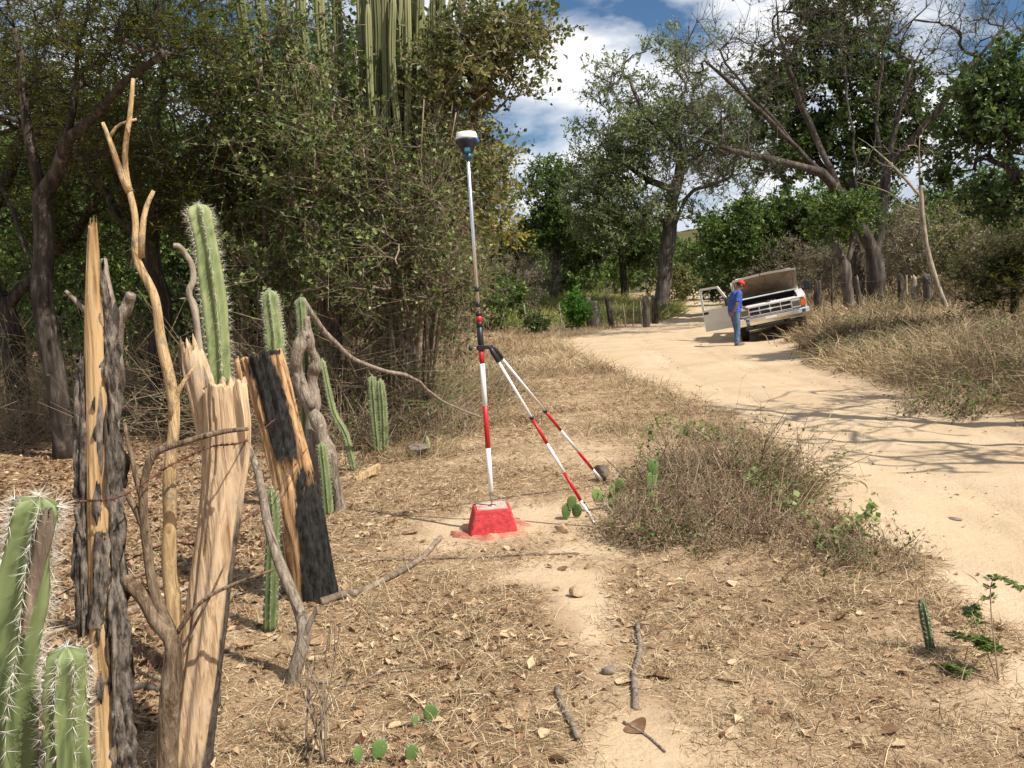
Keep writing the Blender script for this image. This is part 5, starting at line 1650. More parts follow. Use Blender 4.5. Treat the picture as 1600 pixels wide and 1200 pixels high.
    for k in range(9):
        q = b + np.array([rng.uniform(-0.05, 0.05), rng.uniform(-0.05, 0.05), 0])
        tip = P(450 + 12 * k + rng.uniform(-8, 8), rng.uniform(960, 1060), b[1] + rng.uniform(-0.1, 0.2))
        m_ = (q + tip) / 2 + rng.normal(size=3) * 0.03
        pp.append((np.array([q, m_, tip]), 0.0045, 0.0015))
        for f in (0.45, 0.65, 0.8):
            s0 = q + (tip - q) * f
            pp.append((np.array([s0, s0 + rng.normal(size=3) * 0.03 + [0, 0, 0.05]]), 0.002, 0.001))
    branchy('thorn_twig', 'dark thorny leafless twig plant in front of the bent branch', 'plant', b, pp, 'bark_tan', 5, seed=150)
    # corky scar on the nearest cactus
    root = bpy.data.objects['columnar_cactus']
    Y = 1.55
    mb = MB()
    timber(mb, np.array([P(38, 990, Y - 0.044), P(56, 900, Y - 0.042), P(70, 830, Y - 0.036), P(79, 788, Y - 0.026)]), [0.004, 0.012, 0.014, 0.006], [0.006, 0.007, 0.008, 0.006], 0.2, sides=16, rows=40, flute=0.3, rough=0.3, jag=0.1, seed=3, vf=20)
    mb.build('scar', M['bark_tan'], root)
    # sawn offcut
    b = grd(575, 748)
    mb = MB()
    prism(mb, [(-0.14, -0.03), (0.10, -0.05), (0.16, 0.0), (0.12, 0.035), (-0.12, 0.03)], 0.0, 0.05, axis=2)
    rot = np.array(Matrix.Rotation(0.75, 3, 'Z') @ Matrix.Rotation(-0.30, 3, 'Y'))
    mb.xf(lambda v: v @ rot.T.astype(np.float32) + (b + [0, 0, 0.03]).astype(np.float32))
    tag(mb.build('wood_offcut', M['wood_yellow'], None, b), 'pale sawn wood offcut lying at the foot of the scrub', 'offcut')


fg_wood()


def wires():
    def strand(label, pts, seed, r=0.0022):
        pts = np.asarray(pts, float)
        n = int(np.linalg.norm(np.diff(pts, axis=0), axis=1).sum() / 0.02)
        c = smooth_path(pts, n)
        k = np.arange(n)
        root = thing('barbed_wire', pts[0], label, 'wire', 'rusty fence wires')
        mb = MB()
        for ph in (0, math.pi):
            off = np.stack([0 * k, np.cos(k * 0.9 + ph), np.sin(k * 0.9 + ph)], -1) * r * 0.8
            tubes(mb, (c + off)[None], np.full((1, n), r), 4)
        mb.build('strand', M['rust'], root)
        for i in range(4, n - 2, 6):
            mb = MB()
            for q in range(4):
                d = rdir(1)[0]
                tube(mb, [c[i] + d * 0.002, c[i] + d * 0.016], [0.0016, 0.0006], 4)
            tube(mb, [c[i] - nrm(c[i + 1] - c[i]) * 0.006, c[i] + nrm(c[i + 1] - c[i]) * 0.006], 0.0045, 6)
            mb.build('barb', M['rust'], root)
    strand('rusty barbed wire at knee height running past the bark post', [P(-60, 840, 2.0), P(60, 795, 2.55), P(130, 783, 2.66), P(190, 775, 2.68), P(270, 725, 2.86), P(330, 698, 2.92), P(385, 688, 2.98), P(430, 655, 4.6)], 1)
    strand('rusty barbed wire sagging lower behind the split log', [P(-60, 1010, 2.3), P(150, 900, 2.9), P(260, 850, 3.05), P(330, 845, 3.08), P(420, 780, 4.0), P(480, 700, 4.75)], 2, 0.002)


wires()

# ------------------------------------------------------------------ survey pole and monument


def survey():
    Y = 6.15
    g0 = grd(770, 826)
    b = np.array([g0[0], Y, Hs(g0[0], Y)])
    # monument: truncated concrete block painted red
    root = thing('survey_monument', b, 'red painted concrete survey block with pole standing on it', 'monument')
    mb = MB()
    n = 10
    rows = []
    for z, h in ((-0.05, 0.182), (0.0, 0.171), (0.06, 0.155), (0.12, 0.139), (0.162, 0.128), (0.170, 0.122)):
        pts = []
        for e in range(4):
            c0 = np.array([[-1, -1], [1, -1], [1, 1], [-1, 1]][e]) * h
            c1 = np.array([[1, -1], [1, 1], [-1, 1], [-1, -1]][e]) * h
            for f in np.linspace(0.03, 0.97, n):
                q = c0 + (c1 - c0) * f
                q = q * (1 - 0.03 * abs(2 * f - 1) ** 6)
                pts.append([q[0], q[1], z])
        pts = np.array(pts)
        pts += 0.012 * (np.stack([vnoise(pts[:, 0] * 22, pts[:, 1] * 22, pts[:, 2] * 22 + k * 9, 3) for k in range(3)], -1) - 0.5)
        rows.append(pts)
    V = np.concatenate(rows)
    m = 4 * n
    i = np.arange(len(rows) - 1)[:, None] * m
    j = np.arange(m)[None]
    j2 = (j + 1) % m
    q = np.stack([i + j, i + j2, i + m + j2, i + m + j], -1).reshape(-1, 4)
    rotm = np.array(Matrix.Rotation(0.10, 3, 'Z'))
    mb.add(V @ rotm.T + b, [q, ((len(rows) - 1) * m + np.arange(m))[None]], 0.5, 0, False)
    mb.build('block', M['red_concrete'], root)
    # bare concrete top face and mark
    mb = MB()
    top = np.array([[-1, -1], [1, -1], [1, 1], [-1, 1]]) * 0.107
    V = np.concatenate([np.c_[top, np.full(4, 0.167)], np.c_[top * 0.99, np.full(4, 0.177)]])
    mb.add(V @ rotm.T + b, [np.array([[0, 1, 5, 4], [1, 2, 6, 5], [2, 3, 7, 6], [3, 0, 4, 7], [4, 5, 6, 7]])], 0.5, 0, False)
    mb.build('top_face', M['concrete'], root)
    mb = MB()
    lathe(mb, [(0.030, 0.175), (0.030, 0.180), (0.022, 0.183), (0.004, 0.183)], 16, b + [0.005, -0.01, 0])
    mb.build('brass_mark', M['steel'], root)
    # red stained skirt of spilt mortar
    mb = MB()
    a = np.linspace(0, 2 * np.pi, 48, endpoint=False)
    rr = 0.262 + 0.06 * (vnoise(np.cos(a) * 2 + 4, np.sin(a) * 2 + 4, 0, 2) - 0.5) + 0.015 * rng.normal(size=48)
    rings = []
    for f, z in ((1.04, -0.03), (1.0, 0.008), (0.86, 0.018), (0.5, 0.022)):
        x, y = b[0] + np.cos(a) * rr * f * 1.05, b[1] + np.sin(a) * rr * f * 0.95
        rings.append(np.stack([x, y, H(x, y) + z + 0.004 * rng.normal(size=48)], -1))
    i = np.arange(3)[:, None] * 48
    j = np.arange(48)[None]
    j2 = (j + 1) % 48
    mb.add(np.concatenate(rings), [np.stack([i + j, i + j2, i + 48 + j2, i + 48 + j], -1).reshape(-1, 4)])
    mb.build('mortar_skirt', M['red_stain'], root)

    # pole: foot on the mark, top under the receiver
    f0 = b + np.array([0.005, -0.01, 0.183])
    top = P(731, 246, Y + 0.02)
    ax = nrm(top - f0)
    L = np.linalg.norm(top - f0)
    pr = thing('survey_pole', f0, 'red and white survey pole with satellite receiver and two-legged stand', 'survey pole')

    def seg(name, z0, z1, r, mat, parent=pr, sides=18, r1=None):
        mb = MB()
        r1 = r if r1 is None else r1
        lathe(mb, [(r * 0.9, z0), (r, z0 + 0.001), (r1, z1 - 0.001), (r1 * 0.9, z1)], sides, f0, axis=ax)
        return mb.build(name, M[mat], parent)

    def zat(py):                                    # height along the pole seen at photo row py
        lo, hi = 0.0, L
        for _ in range(40):
            mid = (lo + hi) / 2
            q = f0 + ax * mid
            c = CMn.T @ (q - np.array([0, 0, EYE]))
            if 600 + FPX * c[1] / c[2] > py:
                lo = mid
            else:
                hi = mid
        return (lo + hi) / 2
    z = {k: zat(k) for k in (768, 700, 634, 568, 548, 511, 503, 494, 480, 472, 456, 448)}
    seg('point', 0.0, z[768] * 0.6, 0.003, 'steel', r1=0.012)
    seg('point_sleeve', z[768] * 0.6, z[768], 0.012, 'steel')
    seg('white_band', z[768], z[700], 0.0178, 'white_paint')
    seg('red_band', z[700], z[634], 0.0178, 'red_paint')
    seg('white_band', z[634], z[568], 0.0178, 'white_paint')
    seg('red_band', z[568], z[548], 0.0178, 'red_paint')
    seg('grip', z[548], z[511], 0.0215, 'black_plastic')
    seg('collar', z[511], z[503], 0.0235, 'black_plastic')
    seg('red_ring', z[503], z[494], 0.0220, 'red_paint')
    seg('collar', z[494], z[494] + 0.03, 0.0225, 'black_plastic')
    seg('inner_tube', z[494] + 0.03, L - 0.0, 0.0125, 'alu')
    seg('lock_ring', z[480], z[472], 0.0165, 'black_plastic')
    seg('lock_ring', z[456], z[448], 0.0165, 'black_plastic')
    # receiver
    up = ax
    mbr = MB()
    lathe(mbr, [(0.025, 0.0), (0.031, 0.02), (0.050, 0.065), (0.073, 0.098), (0.077, 0.114), (0.075, 0.120)], 32, top, axis=up)
    rec = mbr.build('receiver', M['navy_plastic'], pr)
    mb = MB()
    lathe(mb, [(0.075, 0.1205), (0.074, 0.132), (0.069, 0.160), (0.065, 0.166), (0.045, 0.170), (0.005, 0.171)], 32, top, axis=up)
    mb.build('dome', M['white_plastic'], rec)
    mb = MB()
    lathe(mb, [(0.030, -0.012), (0.034, 0.0), (0.036, 0.02)], 20, top, axis=up)
    rbox(mb, top + [0.0, -0.046, 0.040], (0.040, 0.026, 0.040), 0.006, M=np.array(Matrix.Rotation(-0.5, 3, 'X')))
    mb.build('battery_door', M['teal_plastic'], rec)
    mb = MB()
    rbox(mb, top + [0.066, -0.026, 0.104], (0.034, 0.030, 0.028), 0.006, M=np.array(Matrix.Rotation(-0.4, 3, 'Z')))
    mb.build('port_cover', M['blue_plastic'], rec)
    # clamp with knob, two legs
    cz = zat(543)
    c0 = f0 + ax * cz
    mb = MB()
    rbox(mb, c0, (0.058, 0.052, 0.040), 0.008)
    rbox(mb, c0 + [0.040, -0.004, 0.0], (0.040, 0.030, 0.026), 0.006)
    clamp = mb.build('clamp', M['black_plastic'], pr)
    mb = MB()
    tube(mb, [c0 + [-0.028, 0, 0], c0 + [-0.062, -0.004, -0.001]], 0.0045, 8)
    kb = mb.build('knob_screw', M['steel'], clamp)
    mb = MB()
    lathe(mb, [(0.006, 0), (0.016, 0.004), (0.018, 0.018), (0.013, 0.026)], 10, c0 + [-0.060, -0.004, -0.001], axis=(-1, -0.1, -0.02))
    mb.build('knob', M['black_plastic'], clamp)
    hinge = c0 + np.array([0.062, 0.0, 0.0])
    for k, (foot_px, off, cuts) in enumerate((((931, 824), np.array([0.0, -0.016, 0.0]), (0.22, 0.60, 0.69, 0.78, 0.885)), ((944, 757), np.array([0.012, 0.020, 0.006]), (0.20, 0.615, 0.70, 0.795, 0.90)))):
        ft = grd(*foot_px)
        ft[2] += 0.01
        h0 = hinge + off
        d = ft - h0

        def at(f):
            return h0 + d * f
        # photo rows of the paint changes along the leg
        rowsy = ((566, 653, 693, 738, 782), (560, 642, 672, 705, 733))[k]

        def fr(py):
            lo, hi = 0.0, 1.0
            for _ in range(40):
                mid = (lo + hi) / 2
                c = CMn.T @ (at(mid) - np.array([0, 0, EYE]))
                if 600 - FPX * c[1] / -c[2] < py:
                    lo = mid
                else:
                    hi = mid
            return (lo + hi) / 2
        fs = [fr(v) for v in rowsy]
        mb = MB()
        tube(mb, [at(0.0), at(0.02), at(0.03), at(fs[0] * 0.98), at(fs[0])], [0.012, 0.017, 0.0185, 0.0175, 0.014], 12)
        leg = mb.build('leg', M['black_plastic'], pr)

        def lseg(name, a_, b_, r, mat):
            mb = MB()
            tube(mb, [at(a_), at(b_)], r, 12)
            mb.build(name, M[mat], leg)
        lseg('white_tube', fs[0], fs[1] - 0.004, 0.0105, 'white_paint')
        lseg('clamp_ring', fs[1] - 0.006, fs[1] + 0.006, 0.0165, 'black_plastic')
        lseg('red_band', fs[1] + 0.006, fs[2], 0.0120, 'red_paint')
        lseg('white_band', fs[2], fs[3], 0.0120, 'white_paint')
        lseg('red_band', fs[3], fs[4], 0.0120, 'red_paint')
        lseg('white_band', fs[4], 0.965, 0.0120, 'white_paint')
        mb = MB()
        tube(mb, [at(0.965), at(1.005)], [0.011, 0.003], 10)
        mb.build('leg_tip', M['steel'], leg)


survey()


def stone(label, c, size, mat='stone', seed=1, name='rock'):
    mb = MB()
    nu, nv = 14, 10
    th = np.linspace(0.05, math.pi - 0.05, nv)
    a = np.linspace(0, 2 * np.pi, nu, endpoint=False)
    d = np.stack([np.sin(th)[:, None] * np.cos(a), np.sin(th)[:, None] * np.sin(a), np.cos(th)[:, None] * np.ones(nu)], -1)
    # facets: clip by a handful of planes
    r_ = np.random.default_rng(seed)
    pl = nrm(r_.normal(size=(9, 3)))
    dist = np.min(np.where(d @ pl.T > 0.05, r_.uniform(0.42, 0.72, 9) / np.maximum(d @ pl.T, 0.05), 9), -1)
    r = np.minimum(dist, 1.0)
    v = (d * r[..., None] * np.asarray(size) / 2).reshape(-1, 3)
    i = np.arange(nv - 1)[:, None] * nu
    j = np.arange(nu)[None]
    j2 = (j + 1) % nu
    q = np.stack([i + j, i + nu + j, i + nu + j2, i + j2], -1).reshape(-1, 4)
    mb.add(v + np.asarray(c), [q, np.arange(nu)[None], ((nv - 1) * nu + np.arange(nu)[::-1])[None]], 0.5, 0, False)
    return tag(mb.build(name, M[mat], None, c), label, 'stone')


def stones():
    for label, px, py, size, mat, sd in [
            ('dark angular stone behind the farther survey leg tip', 941, 752, (0.20, 0.17, 0.22), 'stone', 3),
            ('pale tan stone leaning on the dark stone by the survey leg', 957, 757, (0.13, 0.12, 0.15), 'stone_pale', 5),
            ('small brown stone behind the pale stone near the survey leg', 966, 745, (0.14, 0.12, 0.10), 'stone', 8),
            ('flat pale stone half buried right of the red block', 878, 832, (0.12, 0.10, 0.08), 'stone_pale', 12),
            ('grey square stone on the trodden path', 905, 932, (0.11, 0.09, 0.09), 'stone_pale', 13),
            ('rounded brown stone beside the short bent stick', 952, 1052, (0.07, 0.06, 0.05), 'stone', 16),
            ('dark stone in the scrub behind the tiny striped cactus', 655, 712, (0.26, 0.2, 0.2), 'stone', 19),
            ('flat stone lying out on the sandy road', 1488, 815, (0.14, 0.10, 0.04), 'stone', 23)]:
        p = grd(px, py)
        stone(label, p + [0, 0, size[2] * 0.32], size, mat, sd)


stones()

# ------------------------------------------------------------------ far fences


def fences():
    def post(label, base_px, top_px, Y, r0, r1, mat='bark_grey', group='weathered posts of the far fence', seed=1, name='fence_post'):
        b = P(*base_px, Y)
        b[2] = min(b[2], Hs(b[0], b[1]))
        t = P(*top_px, Y)
        mb = MB()
        timber(mb, np.array([b - [0, 0, 0.15], b * 0.6 + t * 0.4 + rng.normal(size=3) * 0.015, t]), [r0, (r0 + r1) / 2 * 1.02, r1], [r0 * 0.9, (r0 + r1) / 2, r1 * 0.9], rng.uniform(0, 3), sides=14, rows=16, flute=0.16, jag=0.10, seed=seed)
        tag(mb.build(name, M[mat], None, b), label, 'fence post', group)
    g = 'weathered posts of the far fence'
    post('thick split grey stump post beside the bright green bush', (932, 514), (925, 466), 39, 0.34, 0.24, 'bark_grey', g, 1)
    post('rough post with pale cap on the left of the stump post', (921, 512), (919, 461), 39.3, 0.11, 0.10, 'bark_grey', g, 2)
    post('leaning dark post right of the stump post', (957, 510), (947, 459), 39, 0.15, 0.12, 'bark_dark', g, 3)
    post('stout smooth post nearest the track in the far fence', (1010, 510), (1008, 457), 37.5, 0.17, 0.14, 'bark_grey', g, 4)
    post('ivy darkened post between stout post and tree trunk', (1024, 496), (1022, 458), 40, 0.17, 0.14, 'bark_dark', g, 5)
    for k, (bx, by, tx, ty, lab) in enumerate([
            (824, 512, 818, 472, 'thin leaning stake at the left end of the far fence'), (877, 510, 873, 471, 'thin stake left of the bright green bush'),
            (965, 511, 960, 465, 'thin pale stake just right of the leaning dark post'), (978, 513, 973, 472, 'second thin pale stake right of the leaning dark post'),
            (989, 510, 990, 468, 'third thin pale stake, standing upright'), (1004, 511, 1000, 466, 'pale stake leaning on the stout fence post')]):
        post(lab, (bx, by), (tx, ty), 38.5, 0.034, 0.026, 'bark_pale', 'thin pale stakes of the far fence', 20 + k, 'fence_stake')
    g = 'weathered posts of the right fence'
    post('dark square post right behind the truck', (1279, 484), (1277, 432), 30, 0.13, 0.12, 'bark_dark', g, 31)
    post('thin bare stake between truck and forked tree', (1300, 482), (1301, 405), 30, 0.045, 0.03, 'bark_dark', g, 32)
    post('leaning bark slab against the short forked tree', (1344, 484), (1337, 426), 30.5, 0.12, 0.06, 'bark_grey', g, 33)
    post('dark split post right of the big forked trunk', (1409, 484), (1407, 424), 29.5, 0.13, 0.09, 'bark_dark', g, 34)
    post('pale round post between two darker ones on the right', (1428, 480), (1427, 427), 29.8, 0.10, 0.09, 'bark_pale', g, 35)
    post('thin pale splinter post beside the dark split post', (1418, 480), (1416, 425), 29.8, 0.06, 0.03, 'bark_pale', g, 38)
    post('broad broken grey post left of the sapling foot', (1450, 486), (1447, 424), 29.5, 0.16, 0.13, 'bark_grey', g, 36)
    post('short dark broken post at the sapling foot', (1472, 490), (1470, 452), 29, 0.10, 0.05, 'bark_dark', g, 37)
    post('pale short stake leaning beside the sapling foot', (1478, 492), (1471, 470), 28.5, 0.05, 0.04, 'bark_pale', g, 39)
    # fence wires of the two far fences
    for k, (lab, pts) in enumerate([('upper wire strung along the far fence posts', [P(818, 480, 38.5), P(873, 478, 38.5), P(922, 474, 39), P(957, 474, 38.5), P(1009, 470, 37.5)]),
                                    ('lower wire strung along the far fence posts', [P(820, 495, 38.5), P(875, 493, 38.5), P(925, 492, 39), P(960, 490, 38.5), P(1009, 487, 37.5)]),
                                    ('wire strung along the right fence posts', [P(1278, 445, 30), P(1340, 440, 30.5), P(1408, 440, 29.5), P(1450, 442, 29.5), P(1540, 445, 28)])]):
        mb = MB()
        tube(mb, smooth_path(pts, 24), 0.006, 4)
        tag(mb.build('fence_wire', M['rust'], None, pts[0]), lab, 'wire', 'wires of the far fences')


fences()

# ------------------------------------------------------------------ pickup truck


def truck():
    # local frame: +x = viewer's right (driver side), +y = towards the tail, z up, origin under the front bumper
    o = P(1212, 520, 24.4)
    gz = Hs(o[0] - 0.8, o[1] + 0.8)
    R = Matrix.Rotation(R_(-15.0), 4, 'Z') @ Matrix.Rotation(R_(-9.0), 4, 'Y')
    root = bpy.data.objects.new('pickup_truck', None)
    COL.objects.link(root)
    tag(root, 'white pickup truck with raised hood and one open door, tilted on the road bank', 'truck')
    # put the viewer's-left tyre on the ground
    loc = Vector((o[0], o[1], 0))
    wl = R @ Vector((-0.80, 0.85, 0.0))
    x, y = loc.x + wl.x, loc.y + wl.y
    loc.z = Hs(x, y) - wl.z + 0.015
    root.matrix_world = Matrix.Translation(loc) @ R

    def part(mb, name, mat, parent=root):
        ob = bpy.data.objects.new(name, mb.mesh(name, [M[m] for m in mat] if isinstance(mat, (list, tuple)) else M[mat]))
        COL.objects.link(ob)
        ob.parent = parent
        return ob

    def arc(cy, cz, r, a0, a1, n):
        return [(cy + r * math.cos(a), cz + r * math.sin(a)) for a in np.linspace(a0, a1, n)]
    W_ = 0.965
    # front fenders
    for sx in (-1, 1):
        mb = MB()
        prof = [(0.06, 0.55), (0.06, 0.98), (0.30, 1.04), (1.34, 1.16), (1.34, 0.42)] + arc(0.86, 0.40, 0.46, 0.05, math.pi - 0.05, 12)
        prism(mb, prof, sx * (W_ - 0.05), sx * W_, 0)
        prism(mb, [(0.06, 0.98), (0.30, 1.04), (1.34, 1.16), (1.34, 1.13), (0.30, 1.01), (0.06, 0.95)], sx * (W_ - 0.20), sx * (W_ - 0.052), 0)
        part(mb, 'fender', 'truck_white')
    # cab sides, bed, roof
    mb = MB()
    prism(mb, [(2.48, 0.42), (2.48, 1.09), (2.85, 1.09), (2.85, 1.74), (2.95, 1.74), (3.02, 1.09), (5.25, 1.07), (5.25, 0.52), (4.55, 0.50)] + arc(4.1, 0.40, 0.46, 0.1, math.pi - 0.1, 12)[0:12] + [(3.62, 0.42)], -W_ + 0.0, -W_ + 0.05, 0)
    prism(mb, [(1.36, 0.42), (1.36, 1.09), (3.02, 1.09), (5.25, 1.07), (5.25, 0.52), (4.55, 0.50)] + arc(4.1, 0.40, 0.46, 0.1, math.pi - 0.1, 12) + [(3.62, 0.42)], W_ - 0.05, W_, 0)
    prism(mb, [(2.85, 1.09), (2.85, 1.74), (2.95, 1.74), (3.02, 1.09)], W_ - 0.09, W_ - 0.02, 0)
    rbox(mb, (0, 2.40, 1.775), (1.60, 1.25, 0.06), 0.025)
    rbox(mb, (0, 5.24, 0.80), (1.80, 0.05, 0.54), 0.02)
    rbox(mb, (0, 3.06, 0.95), (1.82, 0.05, 0.30), 0.01)
    rbox(mb, (0, 4.15, 0.62), (1.82, 2.2, 0.05), 0.01)
    rbox(mb, (0, 2.2, 0.42), (1.84, 1.7, 0.08), 0.02)
    for sx in (-1, 1):                    # windscreen pillars
        prism(mb, [(1.36, 1.08), (1.46, 1.08), (1.90, 1.76), (1.78, 1.76)], sx * 0.82, sx * 0.88, 0)
    rbox(mb, (0, 1.37, 1.17), (1.72, 0.10, 0.05), 0.015)
    part(mb, 'body', 'truck_white')
    mb = MB()
    V = np.array([[-0.82, 1.44, 1.12], [0.82, 1.44, 1.12], [0.78, 1.84, 1.73], [-0.78, 1.84, 1.73]])
    V = np.concatenate([V, V + [0, 0.006, -0.004]])
    mb.add(V, [np.array([[0, 1, 2, 3], [7, 6, 5, 4], [0, 4, 5, 1], [1, 5, 6, 2], [2, 6, 7, 3], [3, 7, 4, 0]])], 0.5, 0, False)
    part(mb, 'windscreen', 'glass')
    mb = MB()
    rbox(mb, (0, 2.55, 0.75), (1.5, 0.5, 0.25), 0.06)
    rbox(mb, (0, 2.80, 1.15), (1.5, 0.16, 0.75), 0.06, M=np.array(Matrix.Rotation(-0.2, 3, 'X')))
    part(mb, 'seat', 'seat_cloth')
    mb = MB()
    rbox(mb, (0, 1.60, 1.00), (1.62, 0.32, 0.22), 0.04)
    tube(mb, [(0.40 + 0.19 * math.cos(a), 1.85 + 0.05 * math.sin(a), 1.08 + 0.18 * math.sin(a)) for a in np.linspace(0, 2 * math.pi, 20)], 0.014, 6)
    part(mb, 'dashboard', 'dark_in')
    # engine bay
    mb = MB()
    rbox(mb, (0, 0.75, 0.56), (1.70, 1.2, 0.06), 0.01)
    rbox(mb, (0, 1.33, 0.84), (1.72, 0.04, 0.64), 0.01)
    for sx in (-1, 1):
        rbox(mb, (sx * 0.72, 0.75, 0.80), (0.05, 1.15, 0.50), 0.01)
    part(mb, 'engine_bay', 'dark_in')
    mb = MB()
    rbox(mb, (0, 0.82, 0.78), (0.52, 0.62, 0.30), 0.05)
    for sx in (-1, 1):
        rbox(mb, (sx * 0.26, 0.82, 0.90), (0.16, 0.56, 0.10), 0.03, M=np.array(Matrix.Rotation(sx * 0.4, 3, 'Y')))
    part(mb, 'engine', 'engine')
    mb = MB()
    lathe(mb, [(0.05, 0.93), (0.19, 0.94), (0.20, 0.97), (0.20, 1.02), (0.17, 1.035), (0.02, 1.04)], 20, (0.02, 0.85, 0))
    part(mb, 'air_cleaner', 'engine')
    mb = MB()
    rbox(mb, (0.56, 0.45, 0.86), (0.22, 0.20, 0.22), 0.02)
    part(mb, 'battery', 'engine_grey')
    mb = MB()
    rbox(mb, (-0.55, 0.95, 0.90), (0.22, 0.26, 0.20), 0.04)
    tube(mb, [(-0.2, 0.35, 0.93), (0.0, 0.42, 1.0), (0.2, 0.6, 0.98)], 0.028, 8)
    tube(mb, [(-0.60, 0.4, 0.98), (-0.3, 1.0, 1.02), (0.2, 1.25, 1.0)], 0.012, 6)
    part(mb, 'hoses', 'engine_grey')
    mb = MB()
    rbox(mb, (0, 0.20, 0.76), (1.25, 0.06, 0.40), 0.01)
    part(mb, 'radiator', 'engine')
    # nose: header panel, grille, lamps
    mb = MB()
    rbox(mb, (0, 0.10, 0.955), (1.84, 0.16, 0.055), 0.02)
    rbox(mb, (0, 0.16, 0.985), (1.40, 0.10, 0.03), 0.01)
    part(mb, 'header_panel', 'truck_rusty')
    mb = MB()
    rbox(mb, (0.02, 0.10, 1.012), (0.05, 0.06, 0.03), 0.008)
    rbox(mb, (-0.04, 0.12, 1.003), (0.10, 0.05, 0.02), 0.006)
    part(mb, 'hood_latch', 'emblem')
    mb = MB()
    rbox(mb, (0, 0.06, 0.80), (1.16, 0.02, 0.27), 0.004)
    part(mb, 'grille_backing', 'dark_in')
    grl = MB()
    for z_, h_ in ((0.925, 0.022), (0.812, 0.034), (0.690, 0.026)):
        rbox(grl, (0, 0.015, z_), (1.16, 0.06, h_), 0.008)
    for x_ in (-0.57, -0.285, 0.0, 0.285, 0.57):
        rbox(grl, (x_, 0.017, 0.806), (0.022, 0.05, 0.23), 0.006)
    grille = part(grl, 'grille', 'chrome')
    mb = MB()
    for z_ in (0.845, 0.868, 0.891, 0.725, 0.748, 0.771):
        rbox(mb, (0, 0.040, z_), (1.14, 0.012, 0.006), 0.001)
    part(mb, 'grille_slats', 'engine_grey', grille)
    mb = MB()                              # bow-tie shaped badge
    prism(mb, [(-0.085, 0.800), (-0.075, 0.826), (-0.032, 0.826), (-0.034, 0.838), (0.036, 0.838), (0.034, 0.826), (0.085, 0.826), (0.075, 0.800), (0.032, 0.800), (0.034, 0.788), (-0.036, 0.788), (-0.034, 0.800)], -0.026, -0.014, 1)
    part(mb, 'badge', 'white_paint', grille)
    for sx in (-1, 1):
        mb = MB()
        rbox(mb, (sx * 0.695, 0.03, 0.805), (0.225, 0.05, 0.235), 0.015)
        hl = part(mb, 'headlight', 'chrome')
        mb = MB()
        rbox(mb, (sx * 0.695, 0.004, 0.805), (0.195, 0.02, 0.150), 0.012)
        part(mb, 'lens', 'lens', hl)
        mb = MB()
        prism(mb, [(sx * 0.815, 0.01), (sx * 0.955, 0.06), (sx * 0.972, 0.24), (sx * 0.93, 0.24), (sx * 0.815, 0.08)], 0.73, 0.90, 2)
        part(mb, 'side_marker', 'orange_lens')
    # bumper
    mb = MB()
    xs = np.linspace(-1.0, 1.0, 21)
    prof = [(-0.10, 0.66), (-0.135, 0.63), (-0.135, 0.54), (-0.105, 0.525), (-0.10, 0.45), (-0.06, 0.43)]
    rows = []
    for x_ in xs:
        back = 0.12 * max(0, abs(x_) - 0.55) ** 1.6 / (0.45 ** 1.6)
        rows.append([[x_, p[0] + back, p[1]] for p in prof])
    V = np.array(rows)
    n = len(prof)
    i = np.arange(len(xs) - 1)[:, None] * n
    j = np.arange(n - 1)[None]
    qf = np.stack([i + j, i + j + 1, i + n + j + 1, i + n + j], -1).reshape(-1, 4)
    Vb = V + np.array([0, 0.02, 0])
    q2 = qf[:, ::-1] + len(xs) * n
    mb.add(np.concatenate([V.reshape(-1, 3), Vb.reshape(-1, 3)]), [qf, q2], 0.5, 0, False)
    rbox(mb, (0, -0.075, 0.662), (1.5, 0.06, 0.012), 0.003)
    bump = part(mb, 'bumper', 'chrome')
    mb = MB()
    rbox(mb, (-0.02, -0.142, 0.585), (0.30, 0.008, 0.055), 0.002)
    part(mb, 'plate', 'white_paint', bump)
    mb = MB()
    rbox(mb, (0, 0.10, 0.36), (1.5, 0.12, 0.10), 0.03)
    rbox(mb, (0, 0.9, 0.36), (0.9, 0.12, 0.10), 0.03)
    for sx in (-1, 1):
        rbox(mb, (sx * 0.42, 2.4, 0.42), (0.10, 4.9, 0.13), 0.01)
    tube(mb, [(-0.75, 0.86, 0.38), (0.75, 0.86, 0.38)], 0.05, 8)
    tube(mb, [(-0.75, 4.1, 0.38), (0.75, 4.1, 0.38)], 0.06, 8)
    part(mb, 'chassis', 'engine')
    mb = MB()
    tube(mb, [(-0.3, 0.14, 0.33), (0.45, 0.14, 0.33)], 0.016, 8)
    part(mb, 'tie_rod', 'alu')
    # wheels
    for sx in (-1, 1):
        for wy in (0.86, 4.10):
            mb = MB()
            lathe(mb, [(0.20, -0.10), (0.33, -0.11), (0.365, -0.085), (0.37, 0.0), (0.365, 0.085), (0.33, 0.11), (0.20, 0.10)], 28, (sx * 0.80, wy, 0.37), axis=(1, 0, 0))
            w = part(mb, 'wheel', 'rubber')
            mb = MB()
            lathe(mb, [(0.02, 0.085), (0.09, 0.085), (0.11, 0.05), (0.19, 0.06), (0.205, 0.095), (0.21, 0.0)], 24, (sx * 0.80, wy, 0.37), axis=(sx, 0, 0))
            part(mb, 'rim', 'steel', w)
    # raised hood
    hz, hy, A = 1.20, 1.30, R_(29)
    def hood_pt(x_, l, up):
        l2 = l
        return np.array([x_, hy - l2 * math.cos(A) - up * math.sin(A), hz + l2 * math.sin(A) + up * math.cos(A)])
    xs = np.linspace(-0.86, 0.86, 15)
    ls = np.linspace(0.0, 1.22, 12)
